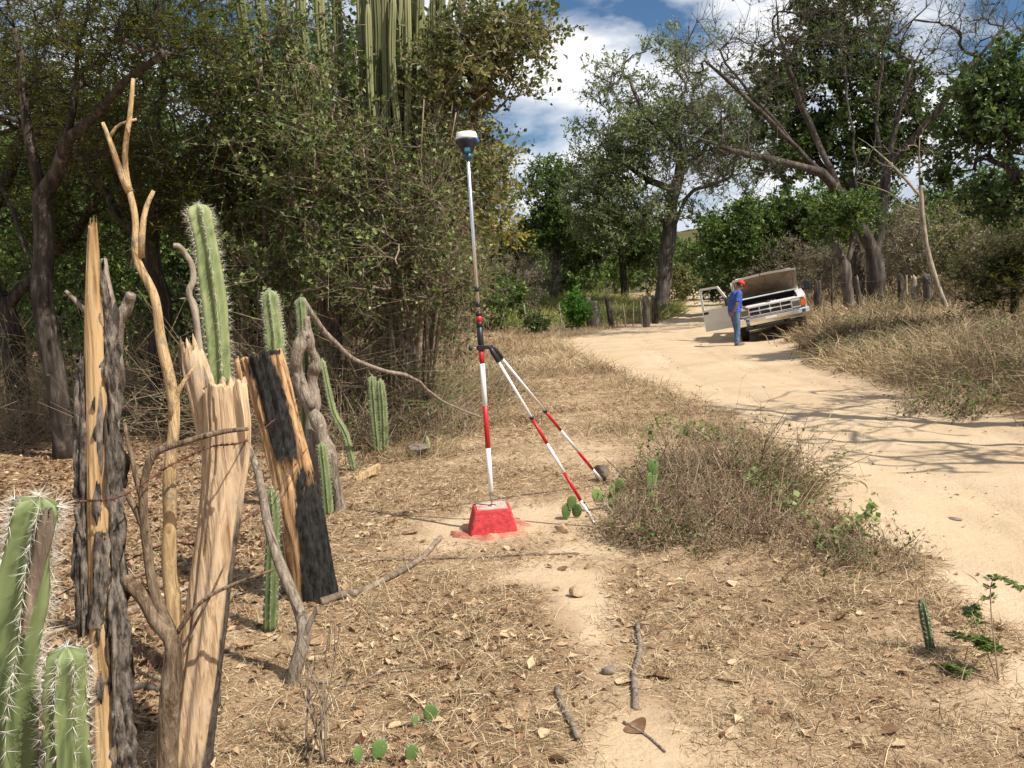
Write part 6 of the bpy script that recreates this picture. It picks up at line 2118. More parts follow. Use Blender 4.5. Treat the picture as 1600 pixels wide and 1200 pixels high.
    def grid(fn, flip=False):
        V = np.array([[fn(x_, l) for x_ in xs] for l in ls]).reshape(-1, 3)
        i = np.arange(len(ls) - 1)[:, None] * len(xs)
        j = np.arange(len(xs) - 1)[None]
        q = np.stack([i + j, i + j + 1, i + len(xs) + j + 1, i + len(xs) + j], -1).reshape(-1, 4)
        return V, (q[:, ::-1] if flip else q)
    crown = lambda x_, l: 0.05 * (1 - (x_ / 0.86) ** 2) + 0.02 * math.sin(l / 1.22 * math.pi) - (0.05 * max(0, l - 1.05) / 0.17)
    mb = MB()
    V, q = grid(lambda x_, l: hood_pt(x_, l, crown(x_, l) + 0.018))
    mb.add(V, [q])
    for x_ in (-0.86, 0.86):
        P0 = [hood_pt(x_, l, crown(x_, l) + 0.018) for l in ls]
        P1 = [hood_pt(x_, l, crown(x_, l) - 0.035) for l in ls]
        n = len(ls)
        jj = np.arange(n - 1)
        mb.add(np.array(P0 + P1), [np.stack([jj, jj + 1, n + jj + 1, n + jj], -1)], 0.5, 0, False)
    P0 = [hood_pt(x_, 1.22, crown(x_, 1.22) + 0.018) for x_ in xs]
    P1 = [hood_pt(x_, 1.20, crown(x_, 1.22) - 0.035) for x_ in xs]
    n = len(xs)
    jj = np.arange(n - 1)
    mb.add(np.array(P0 + P1), [np.stack([jj, jj + 1, n + jj + 1, n + jj], -1)], 0.5, 0, False)
    hood = part(mb, 'hood', 'truck_white')
    mb = MB()
    V, q = grid(lambda x_, l: hood_pt(x_ * 0.99, l, crown(x_, l) - 0.012), True)
    mb.add(V, [q])
    part(mb, 'hood_lining', 'hood_under', hood)
    mb = MB()
    for (x0, l0, x1, l1) in ((-0.78, 0.06, -0.78, 1.16), (0.78, 0.06, 0.78, 1.16), (-0.78, 1.14, 0.78, 1.14), (-0.78, 0.08, 0.78, 0.08), (-0.70, 1.1, -0.15, 0.12), (0.70, 1.1, 0.15, 0.12), (0, 1.1, 0, 0.6)):
        f = np.linspace(0, 1, 8)
        tube(mb, [hood_pt(x0 + (x1 - x0) * k, l0 + (l1 - l0) * k, crown(x0 + (x1 - x0) * k, l0 + (l1 - l0) * k) - 0.024) for k in f], 0.024, 6)
    part(mb, 'hood_brace', 'hood_under', hood)
    mb = MB()
    tube(mb, [hood_pt(-0.1, 1.20, 0.05), hood_pt(-0.1, 1.24, 0.0), hood_pt(-0.1, 1.18, -0.05)], 0.012, 6)
    part(mb, 'latch_hook', 'engine', hood)
    # open passenger door (viewer's left)
    dm = Matrix.Translation((-W_, 1.38, 0)) @ Matrix.Rotation(R_(58), 4, 'Z')
    door = MB()
    prism(door, [(0.0, 0.44), (0.0, 1.08), (1.08, 1.08), (1.08, 0.44)], -0.045, 0.0, 0)
    prism(door, [(0.0, 1.08), (0.07, 1.08), (0.44, 1.66), (1.00, 1.68), (1.01, 1.08), (1.08, 1.08), (1.07, 1.70), (1.02, 1.745), (0.40, 1.72)], -0.035, -0.005, 0)
    dp = part(door, 'door', 'truck_white')
    dp.matrix_local = dm
    mb = MB()
    prism(mb, [(0.08, 1.08), (0.44, 1.655), (0.998, 1.675), (1.008, 1.08)], -0.022, -0.018, 0)
    part(mb, 'window', 'glass', dp)
    mb = MB()
    rbox(mb, (-0.054, 0.95, 0.985), (0.022, 0.17, 0.07), 0.008)
    part(mb, 'door_handle', 'black_plastic', dp)
    mb = MB()
    rbox(mb, (-0.050, 0.54, 0.66), (0.012, 1.05, 0.018), 0.003)
    part(mb, 'trim_strip', 'white_paint', dp)
    mb = MB()
    rbox(mb, (0.022, 0.54, 0.75), (0.04, 1.0, 0.58), 0.015)
    rbox(mb, (0.055, 0.55, 0.88), (0.05, 0.6, 0.07), 0.02)
    part(mb, 'door_lining', 'seat_cloth', dp)
    mb = MB()
    tube(mb, [(-0.03, 0.10, 1.12), (-0.14, 0.06, 1.14)], 0.014, 6)
    rbox(mb, (-0.22, 0.05, 1.22), (0.20, 0.07, 0.26), 0.025)
    part(mb, 'mirror', 'black_plastic', dp)
    mb = MB()
    tube(mb, [(0.94, 1.5, 1.12), (1.06, 1.46, 1.14)], 0.014, 6)
    rbox(mb, (1.14, 1.44, 1.22), (0.20, 0.07, 0.26), 0.025)
    tube(mb, [(0.95, 1.5, 1.32), (1.10, 1.44, 1.36), (1.25, 1.44, 1.32)], 0.012, 6)
    part(mb, 'mirror', 'black_plastic')
    return root


truck()

# ------------------------------------------------------------------ person


def person():
    b = onG(1150, 536, 23.6)
    yaw = R_(8)
    R = Matrix.Rotation(yaw, 3, 'Z')
    root = thing('person', b, 'person in blue shirt, jeans and red cap bending over the open engine', 'person')
    root.rotation_euler = (0, 0, yaw)
    root['_o'] = [0.0, 0.0, 0.0]

    def fused(mb, name, mat, vox, parent=root, smooth=4):
        ob = mb.build(name, M[mat], None)
        ob.parent = parent
        r = ob.modifiers.new('fuse', 'REMESH')
        r.mode = 'VOXEL'
        r.voxel_size = vox
        r.use_smooth_shade = True
        sm = ob.modifiers.new('soften', 'SMOOTH')
        sm.factor, sm.iterations = 0.5, smooth
        return ob
    # joints (facing +x, camera on the -y side)
    hipL, hipR = np.array([-0.01, 0.095, 0.93]), np.array([-0.01, -0.095, 0.93])
    knL, knR = np.array([0.06, 0.105, 0.50]), np.array([0.02, -0.10, 0.50])
    anL, anR = np.array([0.10, 0.11, 0.09]), np.array([-0.03, -0.11, 0.09])
    pel, chest, nb = np.array([-0.02, 0, 0.97]), np.array([0.035, 0, 1.29]), np.array([0.085, 0, 1.455])
    shL, shR = np.array([0.07, 0.185, 1.405]), np.array([0.06, -0.185, 1.405])
    elL, elR = np.array([0.10, 0.25, 1.13]), np.array([-0.045, -0.245, 1.14])
    wrL, wrR = np.array([0.30, 0.20, 1.02]), np.array([-0.135, -0.175, 0.925])
    hd = np.array([0.175, 0, 1.615])
    tilt = np.array(Matrix.Rotation(R_(28), 3, 'Y'))

    def limb(mb, pts, rs, n=14, sides=14):
        c = smooth_path(np.array(pts), n)
        r = np.interp(np.linspace(0, 1, n), np.linspace(0, 1, len(rs)), rs)
        tube(mb, c, r, sides)
    body = MB()
    limb(body, [pel, chest, nb], [0.13, 0.13, 0.14, 0.09], 12)
    limb(body, [nb - [0.01, 0, 0.03], hd - [0.03, 0, 0.06]], [0.062, 0.056], 5)
    ellipsoid(body, hd + [0, 0, 0.02], (0.098, 0.077, 0.112), 20, 14, M=tilt)
    ellipsoid(body, hd + tilt @ np.array([0.045, 0, -0.055]), (0.058, 0.054, 0.062), 14, 10, M=tilt)            # jaw
    ellipsoid(body, hd + tilt @ np.array([0.105, 0, -0.005]), (0.022, 0.013, 0.026), 10, 8, M=tilt)             # nose
    ellipsoid(body, hd + tilt @ np.array([0.090, 0, -0.058]), (0.016, 0.026, 0.010), 10, 8, M=tilt)             # mouth
    ellipsoid(body, hd + tilt @ np.array([0.085, 0, 0.030]), (0.016, 0.050, 0.010), 10, 8, M=tilt)              # brow
    for s_ in (-1, 1):
        ellipsoid(body, hd + tilt @ np.array([-0.005, s_ * 0.080, -0.005]), (0.024, 0.011, 0.036), 10, 8, M=tilt)   # ears
    for sh, el, wr, s_, fd in ((shL, elL, wrL, 1, nrm(np.array([0.8, -0.3, -0.4]))), (shR, elR, wrR, -1, nrm(np.array([-0.35, 0.35, -0.85])))):
        limb(body, [sh, (sh + el) / 2, el], [0.058, 0.050, 0.042], 8)
        limb(body, [el, (el + wr) / 2, wr], [0.042, 0.040, 0.027], 8)
        side = nrm(np.cross(fd, np.array([0, s_, 0.2])))
        palm = wr + fd * 0.055
        Mx = np.stack([fd, side, np.cross(fd, side)], 1)
        ellipsoid(body, palm, (0.055, 0.042, 0.017), 12, 8, M=Mx)
        nrmv = np.cross(fd, side)
        for k, ln in enumerate((0.068, 0.078, 0.074, 0.058)):
            st = palm + fd * 0.035 + side * (0.032 - 0.021 * k)
            limb(body, [st, st + fd * ln * 0.5, st + fd * ln * 0.85 + nrmv * ln * 0.35], [0.010, 0.0095, 0.008], 5, 8)
        st = palm - fd * 0.02 + side * 0.036
        limb(body, [st, st + side * 0.028 + fd * 0.025, st + side * 0.034 + fd * 0.055 + nrmv * 0.012], [0.012, 0.011, 0.009], 5, 8)
    for hp, kn, an in ((hipL, knL, anL), (hipR, knR, anR)):
        limb(body, [hp, (hp + kn) / 2, kn], [0.08, 0.072, 0.052], 8)
        limb(body, [kn, (kn + an) / 2, an], [0.050, 0.050, 0.036], 8)
        ellipsoid(body, an + [0.055, 0, -0.05], (0.11, 0.040, 0.035))
    fused(body, 'body', 'skin', 0.008, smooth=2)
    # shirt
    sh_ = MB()
    limb(sh_, [pel + [0, 0, -0.06], pel + [0.0, 0, 0.10], chest, chest + [0.02, 0, 0.10], nb + [-0.005, 0, -0.02]], [0.168, 0.158, 0.160, 0.155, 0.085], 20, 20)
    sh_.xf(lambda v: v * np.array([1, 1.18, 1], np.float32))
    for sh, el in ((shL, elL), (shR, elR)):
        limb(sh_, [nb + (sh - nb) * 0.35 - [0, 0, 0.05], sh, sh + (el - sh) * 0.45, sh + (el - sh) * 0.82], [0.075, 0.078, 0.072, 0.066], 10, 14)
    for k in range(26):
        a, z_ = rng.uniform(0, 6.28), rng.uniform(0.92, 1.32)
        ellipsoid(sh_, pel * (1.29 - z_) / 0.32 * 0 + np.array([0.0 + (z_ - 0.97) * 0.11 + 0.135 * math.cos(a), 0.165 * math.sin(a), z_]), (0.035, 0.035, rng.uniform(0.03, 0.09)), 8, 6, M=np.array(Matrix.Rotation(rng.uniform(-0.6, 0.6), 3, 'X')))
    fused(sh_, 'shirt', 'blue_shirt', 0.010)
    je = MB()
    limb(je, [pel + [-0.01, 0, 0.04], pel + [-0.02, 0, -0.06], (hipL + hipR) / 2 + [0, 0, -0.10]], [0.140, 0.150, 0.10], 8, 18)
    je.xf(lambda v: v * np.array([1, 1.15, 1], np.float32))
    for hp, kn, an in ((hipL, knL, anL), (hipR, knR, anR)):
        limb(je, [hp + [0, 0, 0.02], (hp + kn) / 2, kn, (kn + an) / 2, an + [0, 0, -0.02]], [0.098, 0.092, 0.074, 0.068, 0.066], 16, 16)
        for k in range(7):
            q = kn + (an - kn) * rng.uniform(-0.3, 1.0)
            a = rng.uniform(0, 6.28)
            ellipsoid(je, q + [0.055 * math.cos(a), 0.055 * math.sin(a), 0], (0.03, 0.03, 0.022), 8, 6)
    fused(je, 'jeans', 'jeans', 0.010)
    for an in (anL, anR):
        mb = MB()
        ellipsoid(mb, an + [0.065, 0, -0.045], (0.135, 0.050, 0.042), 16, 10)
        limb(mb, [an + [0, 0, 0.05], an + [0, 0, -0.03]], [0.052, 0.052], 4, 12)
        rbox(mb, an + [0.055, 0, -0.078], (0.26, 0.09, 0.024), 0.01)
        ob = mb.build('shoe', M['boot'], None)
        ob.parent = root
    mb = MB()
    ellipsoid(mb, hd + tilt @ np.array([-0.022, 0, 0.022]), (0.092, 0.082, 0.095), 18, 12, M=tilt)
    ob = mb.build('hair', M['hair'], None)
    ob.parent = root
    mb = MB()
    th = np.linspace(0.02, 1.62, 10)
    prof = [(0.098 * math.sin(t), 0.105 * math.cos(t)) for t in th]
    mb2 = MB()
    lathe(mb2, prof, 22, (0, 0, 0))
    mb2.xf(lambda v: (v * np.array([1.06, 0.90, 1], np.float32)) @ tilt.T.astype(np.float32) + (hd + tilt @ np.array([-0.005, 0, 0.040])).astype(np.float32))
    cap = mb2.build('cap', M['red_cap'], None)
    cap.parent = root
    a = np.linspace(-1.05, 1.05, 13)
    inner = np.stack([0.095 * np.cos(a), 0.085 * np.sin(a), 0 * a + 0.035], -1)
    outer = np.stack([0.09 + 0.085 * np.cos(a * 0.95), 0.080 * np.sin(a), 0.028 - 0.02 * np.cos(a) ** 2], -1)
    V = np.concatenate([inner, outer, inner - [0, 0, 0.006], outer - [0, 0, 0.006]])
    n = 13
    j = np.arange(n - 1)
    q = [np.stack([j, n + j, n + j + 1, j + 1], -1), np.stack([2 * n + j, 2 * n + j + 1, 3 * n + j + 1, 3 * n + j], -1), np.stack([n + j, 3 * n + j, 3 * n + j + 1, n + j + 1], -1)]
    mb = MB()
    mb.add(V @ tilt.T + hd, q)
    ob = mb.build('cap_brim', M['red_cap'], None)
    ob.parent = cap


person()

# ------------------------------------------------------------------ ground cover


def wedge(n, y0, y1, power=1.0, pad=1.2, k=0.72):
    """scatter points over the ground in front, thinning with distance"""
    u = rng.uniform(0, 1, n)
    y = y0 * (y1 / y0) ** (u ** power)
    x = rng.uniform(-1, 1, n) * (k * y + pad)
    return x, y


def on_ground(x, y, dz=0.0):
    return np.stack([x, y, H(x, y) + dz], -1)


def keep(x, y, prob):
    m = rng.uniform(0, 1, len(x)) < prob
    return x[m], y[m]


def near_block(x, y, r=0.30):
    return np.hypot(x + 0.19, y - 6.15) < r


def ground_cover():
    # dry straw bits lying on the soil
    x, y = wedge(640000, 1.9, 17, 0.85)
    d = litter_d(x, y)
    x, y = keep(x, y, np.clip(d * 1.25 - 0.12, 0, 1) * np.where(near_block(x, y), 0, 1) * sstep(-6, -1.5, x))
    n = len(x)
    dr = rdir(n, up=0.18, flat=0.35)
    mb = MB()
    dr[::5] = rdir(len(dr[::5]), 0.45, 0.5)
    blades(mb, on_ground(x, y, 0.004), dr, rng.uniform(0.018, 0.085, n) * (0.7 + 0.05 * y), 0.0020 + 0.00042 * y, 0.15, np.clip(rng.normal(0.50, 0.36, n), 0, 1), two=False)
    tag(mb.build('straw_litter', M['straw']), 'dry broken straw strewn over the soil beside the track', 'straw', kind='stuff')
    # fallen leaves
    x, y = wedge(95000, 1.9, 24, 0.85)
    d = litter_d(x, y) * (0.0 + 1.35 * fbm(x * 1.5, y * 1.5, 0, 71, 3)) * (0.85 + 0.55 * sstep(-0.8, -2.5, x))
    x, y = keep(x, y, np.clip(d * 1.15 - 0.25, 0.012, 1) * np.where(near_block(x, y), 0, 1))
    n = len(x)
    sz = rng.uniform(0.018, 0.065, n) * np.where(y > 9, 1.15, 1.0)
    mb = MB()
    leaves(mb, on_ground(x, y, 0.008), rdir(n, 0.05, 0.30), nrm(rdir(n) * 0.55 + np.array([0, 0, 1])), sz, sz * rng.uniform(0.4, 0.7, n), np.clip(rng.normal(0.52, 0.28, n), 0, 1), 0, 0.22, 0.12)
    x, y = wedge(60000, 2.4, 20, 0.7)
    x, y = keep(x, y, sstep(-1.2, -1.9, x) * (0.4 + 0.6 * fbm(x, y, 0, 73, 3)))
    n = len(x)
    sz = rng.uniform(0.03, 0.085, n)
    leaves(mb, on_ground(x, y, 0.012), rdir(n, 0.08, 0.35), nrm(rdir(n) * 0.6 + np.array([0, 0, 1])), sz, sz * rng.uniform(0.4, 0.7, n), np.clip(rng.normal(0.22, 0.22, n), 0, 1), 0, 0.22, 0.12)
    tag(mb.build('leaf_litter', M['litter']), 'brown fallen leaves carpeting the ground under the trees', 'leaf litter', kind='stuff')
    # tufts of short dry grass
    x, y = wedge(5200, 1.9, 15, 0.9)
    d = litter_d(x, y)
    dens = 0.25 + 0.75 * sstep(0.2, 1.0, x) * sstep(8, 5, y) + 0.4 * sstep(-1.6, -0.6, x) * sstep(0.5, -0.2, x)
    x, y = keep(x, y, np.clip(d * 1.3 - 0.25, 0, 1) * dens * np.where(near_block(x, y, 0.6), 0, 1) * sstep(-3.5, -1.6, x))
    c = np.repeat(np.arange(len(x)), 24)
    n = len(c)
    gx_ = x[c] + rng.normal(size=n) * 0.045
    gy_ = y[c] + rng.normal(size=n) * 0.045
    mb = MB()
    hh = rng.uniform(0.04, 0.15, len(x))[c] * rng.uniform(0.5, 1.2, n)
    blades(mb, on_ground(gx_, gy_, -0.004), rdir(n, 0.75, 0.5), hh, 0.002 + 0.0005 * y[c], 0.35, np.clip(rng.normal(0.5, 0.25, n), 0, 1))
    tag(mb.build('dry_grass', M['straw']), 'short dry grass tufts on the verge', 'grass', kind='stuff')

    # tall dry grass on the right bank
    def field(label, n, xf, h0, h1, wid, mat, bend=0.3, clump=0.10, per=26, up=1.1, name='dry_grass'):
        x, y = xf(n)
        c = np.repeat(np.arange(len(x)), per)
        m = len(c)
        px_, py_ = x[c] + rng.normal(size=m) * clump, y[c] + rng.normal(size=m) * clump
        hb = rng.uniform(h0, h1, len(x))[c] * rng.uniform(0.45, 1.15, m)
        tn = np.clip(0.5 + 1.5 * (fbm(x * 0.5, y * 0.5, 0, 67, 3) - 0.45)[c] + rng.normal(size=len(x))[c] * 0.14 + rng.normal(size=m) * 0.18, 0, 1)
        mb = MB()
        w = wid(py_) if callable(wid) else wid
        blades(mb, on_ground(px_, py_, -0.01), rdir(m, up, 0.5), hb, w, bend, tn, two=y.mean() < 20)
        return tag(mb.build(name, M[mat]), label, 'grass', kind='stuff')

    def bank(n):
        y = 7.5 * (31 / 7.5) ** rng.uniform(0, 1, n)
        dd = rng.uniform(0, 1, n) ** 1.15 * (2.0 + 0.42 * y)
        x = xr(y) + 0.30 + dd
        m = fbm(x * 0.6, y * 0.6, 0, 61, 3) > 0.40 - 0.15 * sstep(0.3, 1.2, dd)
        tr = (np.abs(x - 7.2) < 1.3) & (y > 23.5) & (y < 30)
        return x[m & ~tr], y[m & ~tr]
    field('tall dry brown grass covering the right bank', 3300, bank, 0.25, 0.75, lambda y: 0.002 + 0.00085 * y, 'straw_brown', 0.35, 0.16, per=24)

    def left_field(n):
        y = rng.uniform(19, 43, n)
        x = rng.uniform(-7, 2.6, n) * 1.0
        x = np.where(y > 33, x + (y - 33) * 0.35, x)
        m = (x < xl(y) - 0.25) & (litter_d(x, y) > 0.25) & (x > -0.3 * y + 2.5)
        return x[m], y[m]
    field('dry tan grass field between thicket and far fence', 2600, left_field, 0.18, 0.5, 0.018, 'straw', 0.35, 0.25, per=18)

    def verge(n):
        y = rng.uniform(9, 19, n)
        x = rng.uniform(-2.2, 2.6, n)
        m = (x < xl(y) - 0.2) & (fbm(x * 0.8, y * 0.8, 0, 63, 3) > 0.50) & ((x < -0.2) | (rng.uniform(0, 1, n) < 0.45))
        return x[m], y[m]
    field('brown weedy grass in the clearing behind the survey pole', 1300, verge, 0.10, 0.38, 0.007, 'straw_brown', 0.35, 0.15, per=26)

    def hillgrass(n):
        y = rng.uniform(41, 62, n)
        x = rng.uniform(-6, 9, n) + (y - 41) * 0.1
        m = (x < xl(y) - 0.6)
        return x[m], y[m]
    field('long green and yellow grass on the rise behind the far fence', 2000, hillgrass, 0.6, 1.5, 0.045, 'grass_green', 0.4, 0.32, per=18, name='tall_grass')

    def slope(n):
        y = rng.uniform(30, 56, n)
        x = rng.uniform(11, 36, n) + (y - 30) * 0.25
        m = x > xr(y) + 0.8
        return x[m], y[m]
    field('tall dry brown weeds on the slope behind the right fence', 1900, slope, 0.4, 1.3, 0.042, 'straw_brown', 0.3, 0.32, per=16, name='dry_weeds')

    def verge_r(n):
        y = rng.uniform(32, 62, n)
        x = xr(y) + rng.uniform(0.2, 5, n)
        return x, y
    field('dry grass lining the far track on its right side', 700, verge_r, 0.3, 0.8, 0.025, 'straw_brown', 0.3, 0.25, per=20)


ground_cover()


def pebbles():
    y = 3.0 * (26 / 3.0) ** rng.uniform(0, 1, 900)
    x = xl(y) + (xr(y) - xl(y)) * rng.uniform(-0.1, 1.05, 900)
    r = rng.uniform(0.005, 0.016, 900) * (0.8 + 0.05 * y)
    o = np.array([[1, 0, 0], [-1, 0, 0], [0, 1, 0], [0, -1, 0], [0, 0, 1], [0, 0, -1]], float)
    v = on_ground(x, y, 0.008)[:, None, :] + o[None] * r[:, None, None] * rng.uniform(0.6, 1.2, (900, 6, 1)) * np.array([1, 1, 0.7])
    t = np.array([[0, 2, 4], [2, 1, 4], [1, 3, 4], [3, 0, 4], [2, 0, 5], [1, 2, 5], [3, 1, 5], [0, 3, 5]])
    mb = MB()
    mb.add(v.reshape(-1, 3), [((np.arange(900) * 6)[:, None, None] + t[None]).reshape(-1, 3)], np.repeat(rng.uniform(0, 1, 900), 6), 0, False)
    tag(mb.build('gravel', M['litter']), 'small loose pebbles scattered over the sandy road', 'gravel', kind='stuff')


pebbles()


def brush():
    """dry brush mound right of the survey legs and its green plants"""
    b = grd(1110, 870)
    c = np.array([1.35, 6.55, Hs(1.35, 6.55)])
    root = thing('dry_brush', c, 'mound of tangled dry brush between the survey legs and the road', 'bush')
    lobes = [(1.20, 5.75, 0.62, 0.50, 0.30, 420), (1.70, 7.0, 0.66, 0.95, 0.50, 640), (1.15, 6.45, 0.45, 0.55, 0.34, 330), (1.75, 5.55, 0.40, 0.45, 0.18, 170), (1.95, 5.0, 0.35, 0.35, 0.13, 110), (0.85, 5.85, 0.28, 0.35, 0.20, 110)]
    xs_, ys_, hs_ = [], [], []
    for lx, ly, ra, rb_, hh_, cnt in lobes:
        a = rng.uniform(0, 6.28, cnt)
        r = np.sqrt(rng.uniform(0, 1, cnt))
        xs_.append(lx + np.cos(a) * r * ra)
        ys_.append(ly + np.sin(a) * r * rb_)
        hs_.append(hh_ * (1 - 0.75 * r ** 2))
    x, y = np.concatenate(xs_), np.concatenate(ys_)
    n = len(x)
    hgt = np.concatenate(hs_) * (0.25 + 2.1 * fbm(x * 2.2, y * 2.2, 0, 91, 3) ** 1.3) + 0.04
    p0 = on_ground(x, y, -0.02)
    d = rdir(n, 1.0, 0.6)
    L = hgt * rng.uniform(0.7, 1.3, n)
    p1 = p0 + d * (L * 0.5)[:, None]
    p2 = p1 + nrm(d + rdir(n) * 0.6) * (L * 0.55)[:, None]
    mw = MB()
    tubes(mw, np.stack([p0, p1, p2], 1), np.array([0.0030, 0.0022, 0.0012])[None] * (0.6 + 2.4 * rng.uniform(0, 1, (n, 1)) ** 4), 3, np.clip(rng.normal(0.42, 0.36, n), 0, 1), cap=False)
    # side twigs
    k = np.repeat(np.arange(n), 7)
    m = len(k)
    f = rng.uniform(0.1, 1, m)[:, None]
    s0 = np.where(f < 0.5, p0[k] + (p1 - p0)[k] * f * 2, p1[k] + (p2 - p1)[k] * (2 * f - 1))
    s1 = s0 + rdir(m, 0.25) * rng.uniform(0.04, 0.16, m)[:, None]
    sm = (s0 + s1) / 2 + rdir(m) * 0.012
    tubes(mw, np.stack([s0, s1], 1), np.broadcast_to(np.array([0.0017, 0.0009]), (m, 2)), 3, np.clip(rng.normal(0.55, 0.25, m), 0, 1), cap=False)
    mw.build('twigs', M['twig'], root)
    ml = MB()
    k2 = rng.integers(0, m, 11000)
    leaves(ml, s1[k2], rdir(11000), rdir(11000), rng.uniform(0.012, 0.034, 11000), rng.uniform(0.006, 0.014, 11000), np.clip(rng.normal(0.45, 0.25, 11000), 0, 1))
    ml.build('dry_leaves', M['leaf_dry'], root)
    ml = MB()
    k2 = rng.integers(0, m, 7000)
    k2 = k2[(fbm(s1[k2][:, 0] * 2.2, s1[k2][:, 1] * 2.2, 0, 93, 2) > 0.5)]
    nn_ = len(k2)
    leaves(ml, s1[k2], rdir(nn_), nrm(rdir(nn_) + [0, 0, 1]), rng.uniform(0.015, 0.042, nn_), rng.uniform(0.010, 0.028, nn_), rng.uniform(0, 0.8, nn_))
    ml.build('green_leaves', M['leaf_mid'], root)

    # creeper with broad pale leaves on top of the mound
    def creeper(label, pix, Y, n_leaf, size, leaf, seed):
        pts = np.array([P(px, py, yy) for (px, py, yy) in pix])
        rt = thing('creeper', [pts[0][0], pts[0][1], Hs(pts[0][0], pts[0][1])], label, 'vine')
        cc = smooth_path(np.concatenate([[np.array([pts[0][0], pts[0][1], Hs(pts[0][0], pts[0][1])])], pts]), 60)
        mb = MB()
        tube(mb, cc, 0.003, 5, 0.4)
        mb.build('stem', M['twig'], rt)
        i = rng.integers(8, 60, n_leaf)
        ml = MB()
        p = cc[i] + rdir(n_leaf) * rng.uniform(0.02, 0.10, n_leaf)[:, None]
        sz = size * rng.uniform(0.6, 1.25, n_leaf)
        leaves(ml, p, rdir(n_leaf, -0.2, 0.6), nrm(rdir(n_leaf) * 0.7 + [0.2, -0.5, 0.7]), sz, sz * 0.85, rng.uniform(0, 1, n_leaf), 0, 0.12)
        ml.build('leaves', M[leaf], rt)
    creeper('pale green creeper trailing over the far top of the brush mound', [(1015, 668, 7.8), (1060, 664, 7.7), (1100, 674, 7.6), (1145, 688, 7.4), (1180, 722, 7.1)], 8, 130, 0.056, 'leaf_pale', 1)
    creeper('yellow green broad-leaved creeper on the road side of the brush mound', [(1165, 735, 6.5), (1210, 780, 5.9), (1260, 796, 5.6), (1300, 848, 5.1), (1335, 815, 5.2), (1362, 790, 5.3)], 6, 120, 0.062, 'leaf_pale', 2)
    creeper('small green creeper shoots at the survey leg side of the mound', [(985, 770, 6.9), (1000, 720, 7.0), (1030, 700, 7.0)], 6, 26, 0.045, 'leaf_mid', 3)

    # feathery mimosa shoots leaning over the road
    def fronds(label, base, tips, leaf='leaf_feather', ln=0.09):
        rt = thing('feathery_plant', base, label, 'plant')
        mw, ml = MB(), MB()
        for tpt in tips:
            mid = (np.asarray(base) + tpt) / 2 + rng.normal(size=3) * 0.04 + [0, 0, 0.06]
            cc = smooth_path(np.array([base, mid, tpt]), 14)
            tube(mw, cc, np.linspace(0.0035, 0.0012, 14), 4)
            for i in range(5, 14):
                for s_ in (-1, 1):
                    d = nrm(nrm(cc[i] - cc[i - 1]) * 0.5 + s_ * nrm(np.cross(cc[i] - cc[i - 1], [0, 0, 1])) + rng.normal(size=3) * 0.25)
                    L = ln * rng.uniform(0.6, 1.1)
                    q = cc[i] + d * np.linspace(0.1, 1, 9)[:, None] * L
                    ss = nrm(np.cross(d, [0, 0, 1]))
                    for e in (-1, 1):
                        leaves(ml, q, np.broadcast_to(ss * e + d * 0.35, (9, 3)) + rng.normal(size=(9, 3)) * 0.1, np.broadcast_to(np.array([0, 0, 1.]), (9, 3)) + rng.normal(size=(9, 3)) * 0.2, 0.026, 0.009, rng.uniform(0.2, 0.9, 9))
        mw.build('stem', M['twig'], rt)
        ml.build('fronds', M[leaf], rt)
    b1 = grd(1215, 845)
    fronds('feathery weed with fine fronds leaning towards the road', b1, [P(1240, 690, 6.9), P(1320, 705, 6.8), P(1340, 745, 6.4), P(1285, 720, 6.6), P(1200, 700, 7.0), P(1380, 660, 7.4), P(1230, 740, 6.4), P(1165, 720, 6.9)])
    b2 = grd(1560, 1065)
    fronds('dark green thorny plant at the road edge, lowest on the right', b2, [P(1490, 990, 3.6), P(1520, 960, 3.6), P(1592, 915, 3.5), P(1535, 1005, 3.4), P(1475, 1040, 3.5)], 'leaf_mid', 0.028)
    b3 = grd(690, 650)
    fronds('bright feathery green plant under the thicket edge', b3, [P(610, 560, 9.6), P(650, 555, 9.7), P(690, 545, 9.8), P(725, 570, 9.9), P(640, 590, 9.5), P(700, 585, 9.6), P(760, 590, 9.8), P(660, 570, 9.9), P(630, 625, 9.2), P(700, 620, 9.3)], 'leaf_mid', 0.16)
    # weeds and low twiggy scrub under the thicket
    def scrublet(label, base, rad, hgt, n, green):
        base = np.asarray(base, float)
        rt = thing('twiggy_scrub', base, label, 'bush', 'low twiggy scrub under the thicket')
        a = rng.uniform(0, 6.28, n)
        r = np.sqrt(rng.uniform(0, 1, n)) * rad
        p0 = on_ground(base[0] + np.cos(a) * r, base[1] + np.sin(a) * r, -0.02)
        d = rdir(n, 0.9, 0.6)
        L = hgt * rng.uniform(0.4, 1.2, n)[:, None]
        p1 = p0 + d * L * 0.5
        p2 = p1 + nrm(d + rdir(n) * 0.7) * L * 0.6
        mw, ml = MB(), MB()
        tubes(mw, np.stack([p0, p1, p2], 1), np.broadcast_to(np.array([0.005, 0.0035, 0.002]), (n, 3)), 3, np.clip(rng.normal(0.55, 0.25, n), 0, 1), cap=False)
        k = np.repeat(np.arange(n), 6)
        s0 = p0[k] + (p2 - p0)[k] * rng.uniform(0.2, 1, len(k))[:, None]
        s1 = s0 + rdir(len(k), 0.2) * hgt * 0.35 * rng.uniform(0.4, 1, len(k))[:, None]
        tubes(mw, np.stack([s0, s1], 1), np.broadcast_to(np.array([0.0027, 0.0013]), (len(k), 2)), 3, np.clip(rng.normal(0.6, 0.25, len(k)), 0, 1), cap=False)
        mw.build('twigs', M['twig'], rt)
        q = rng.integers(0, len(k), int(len(k) * green))
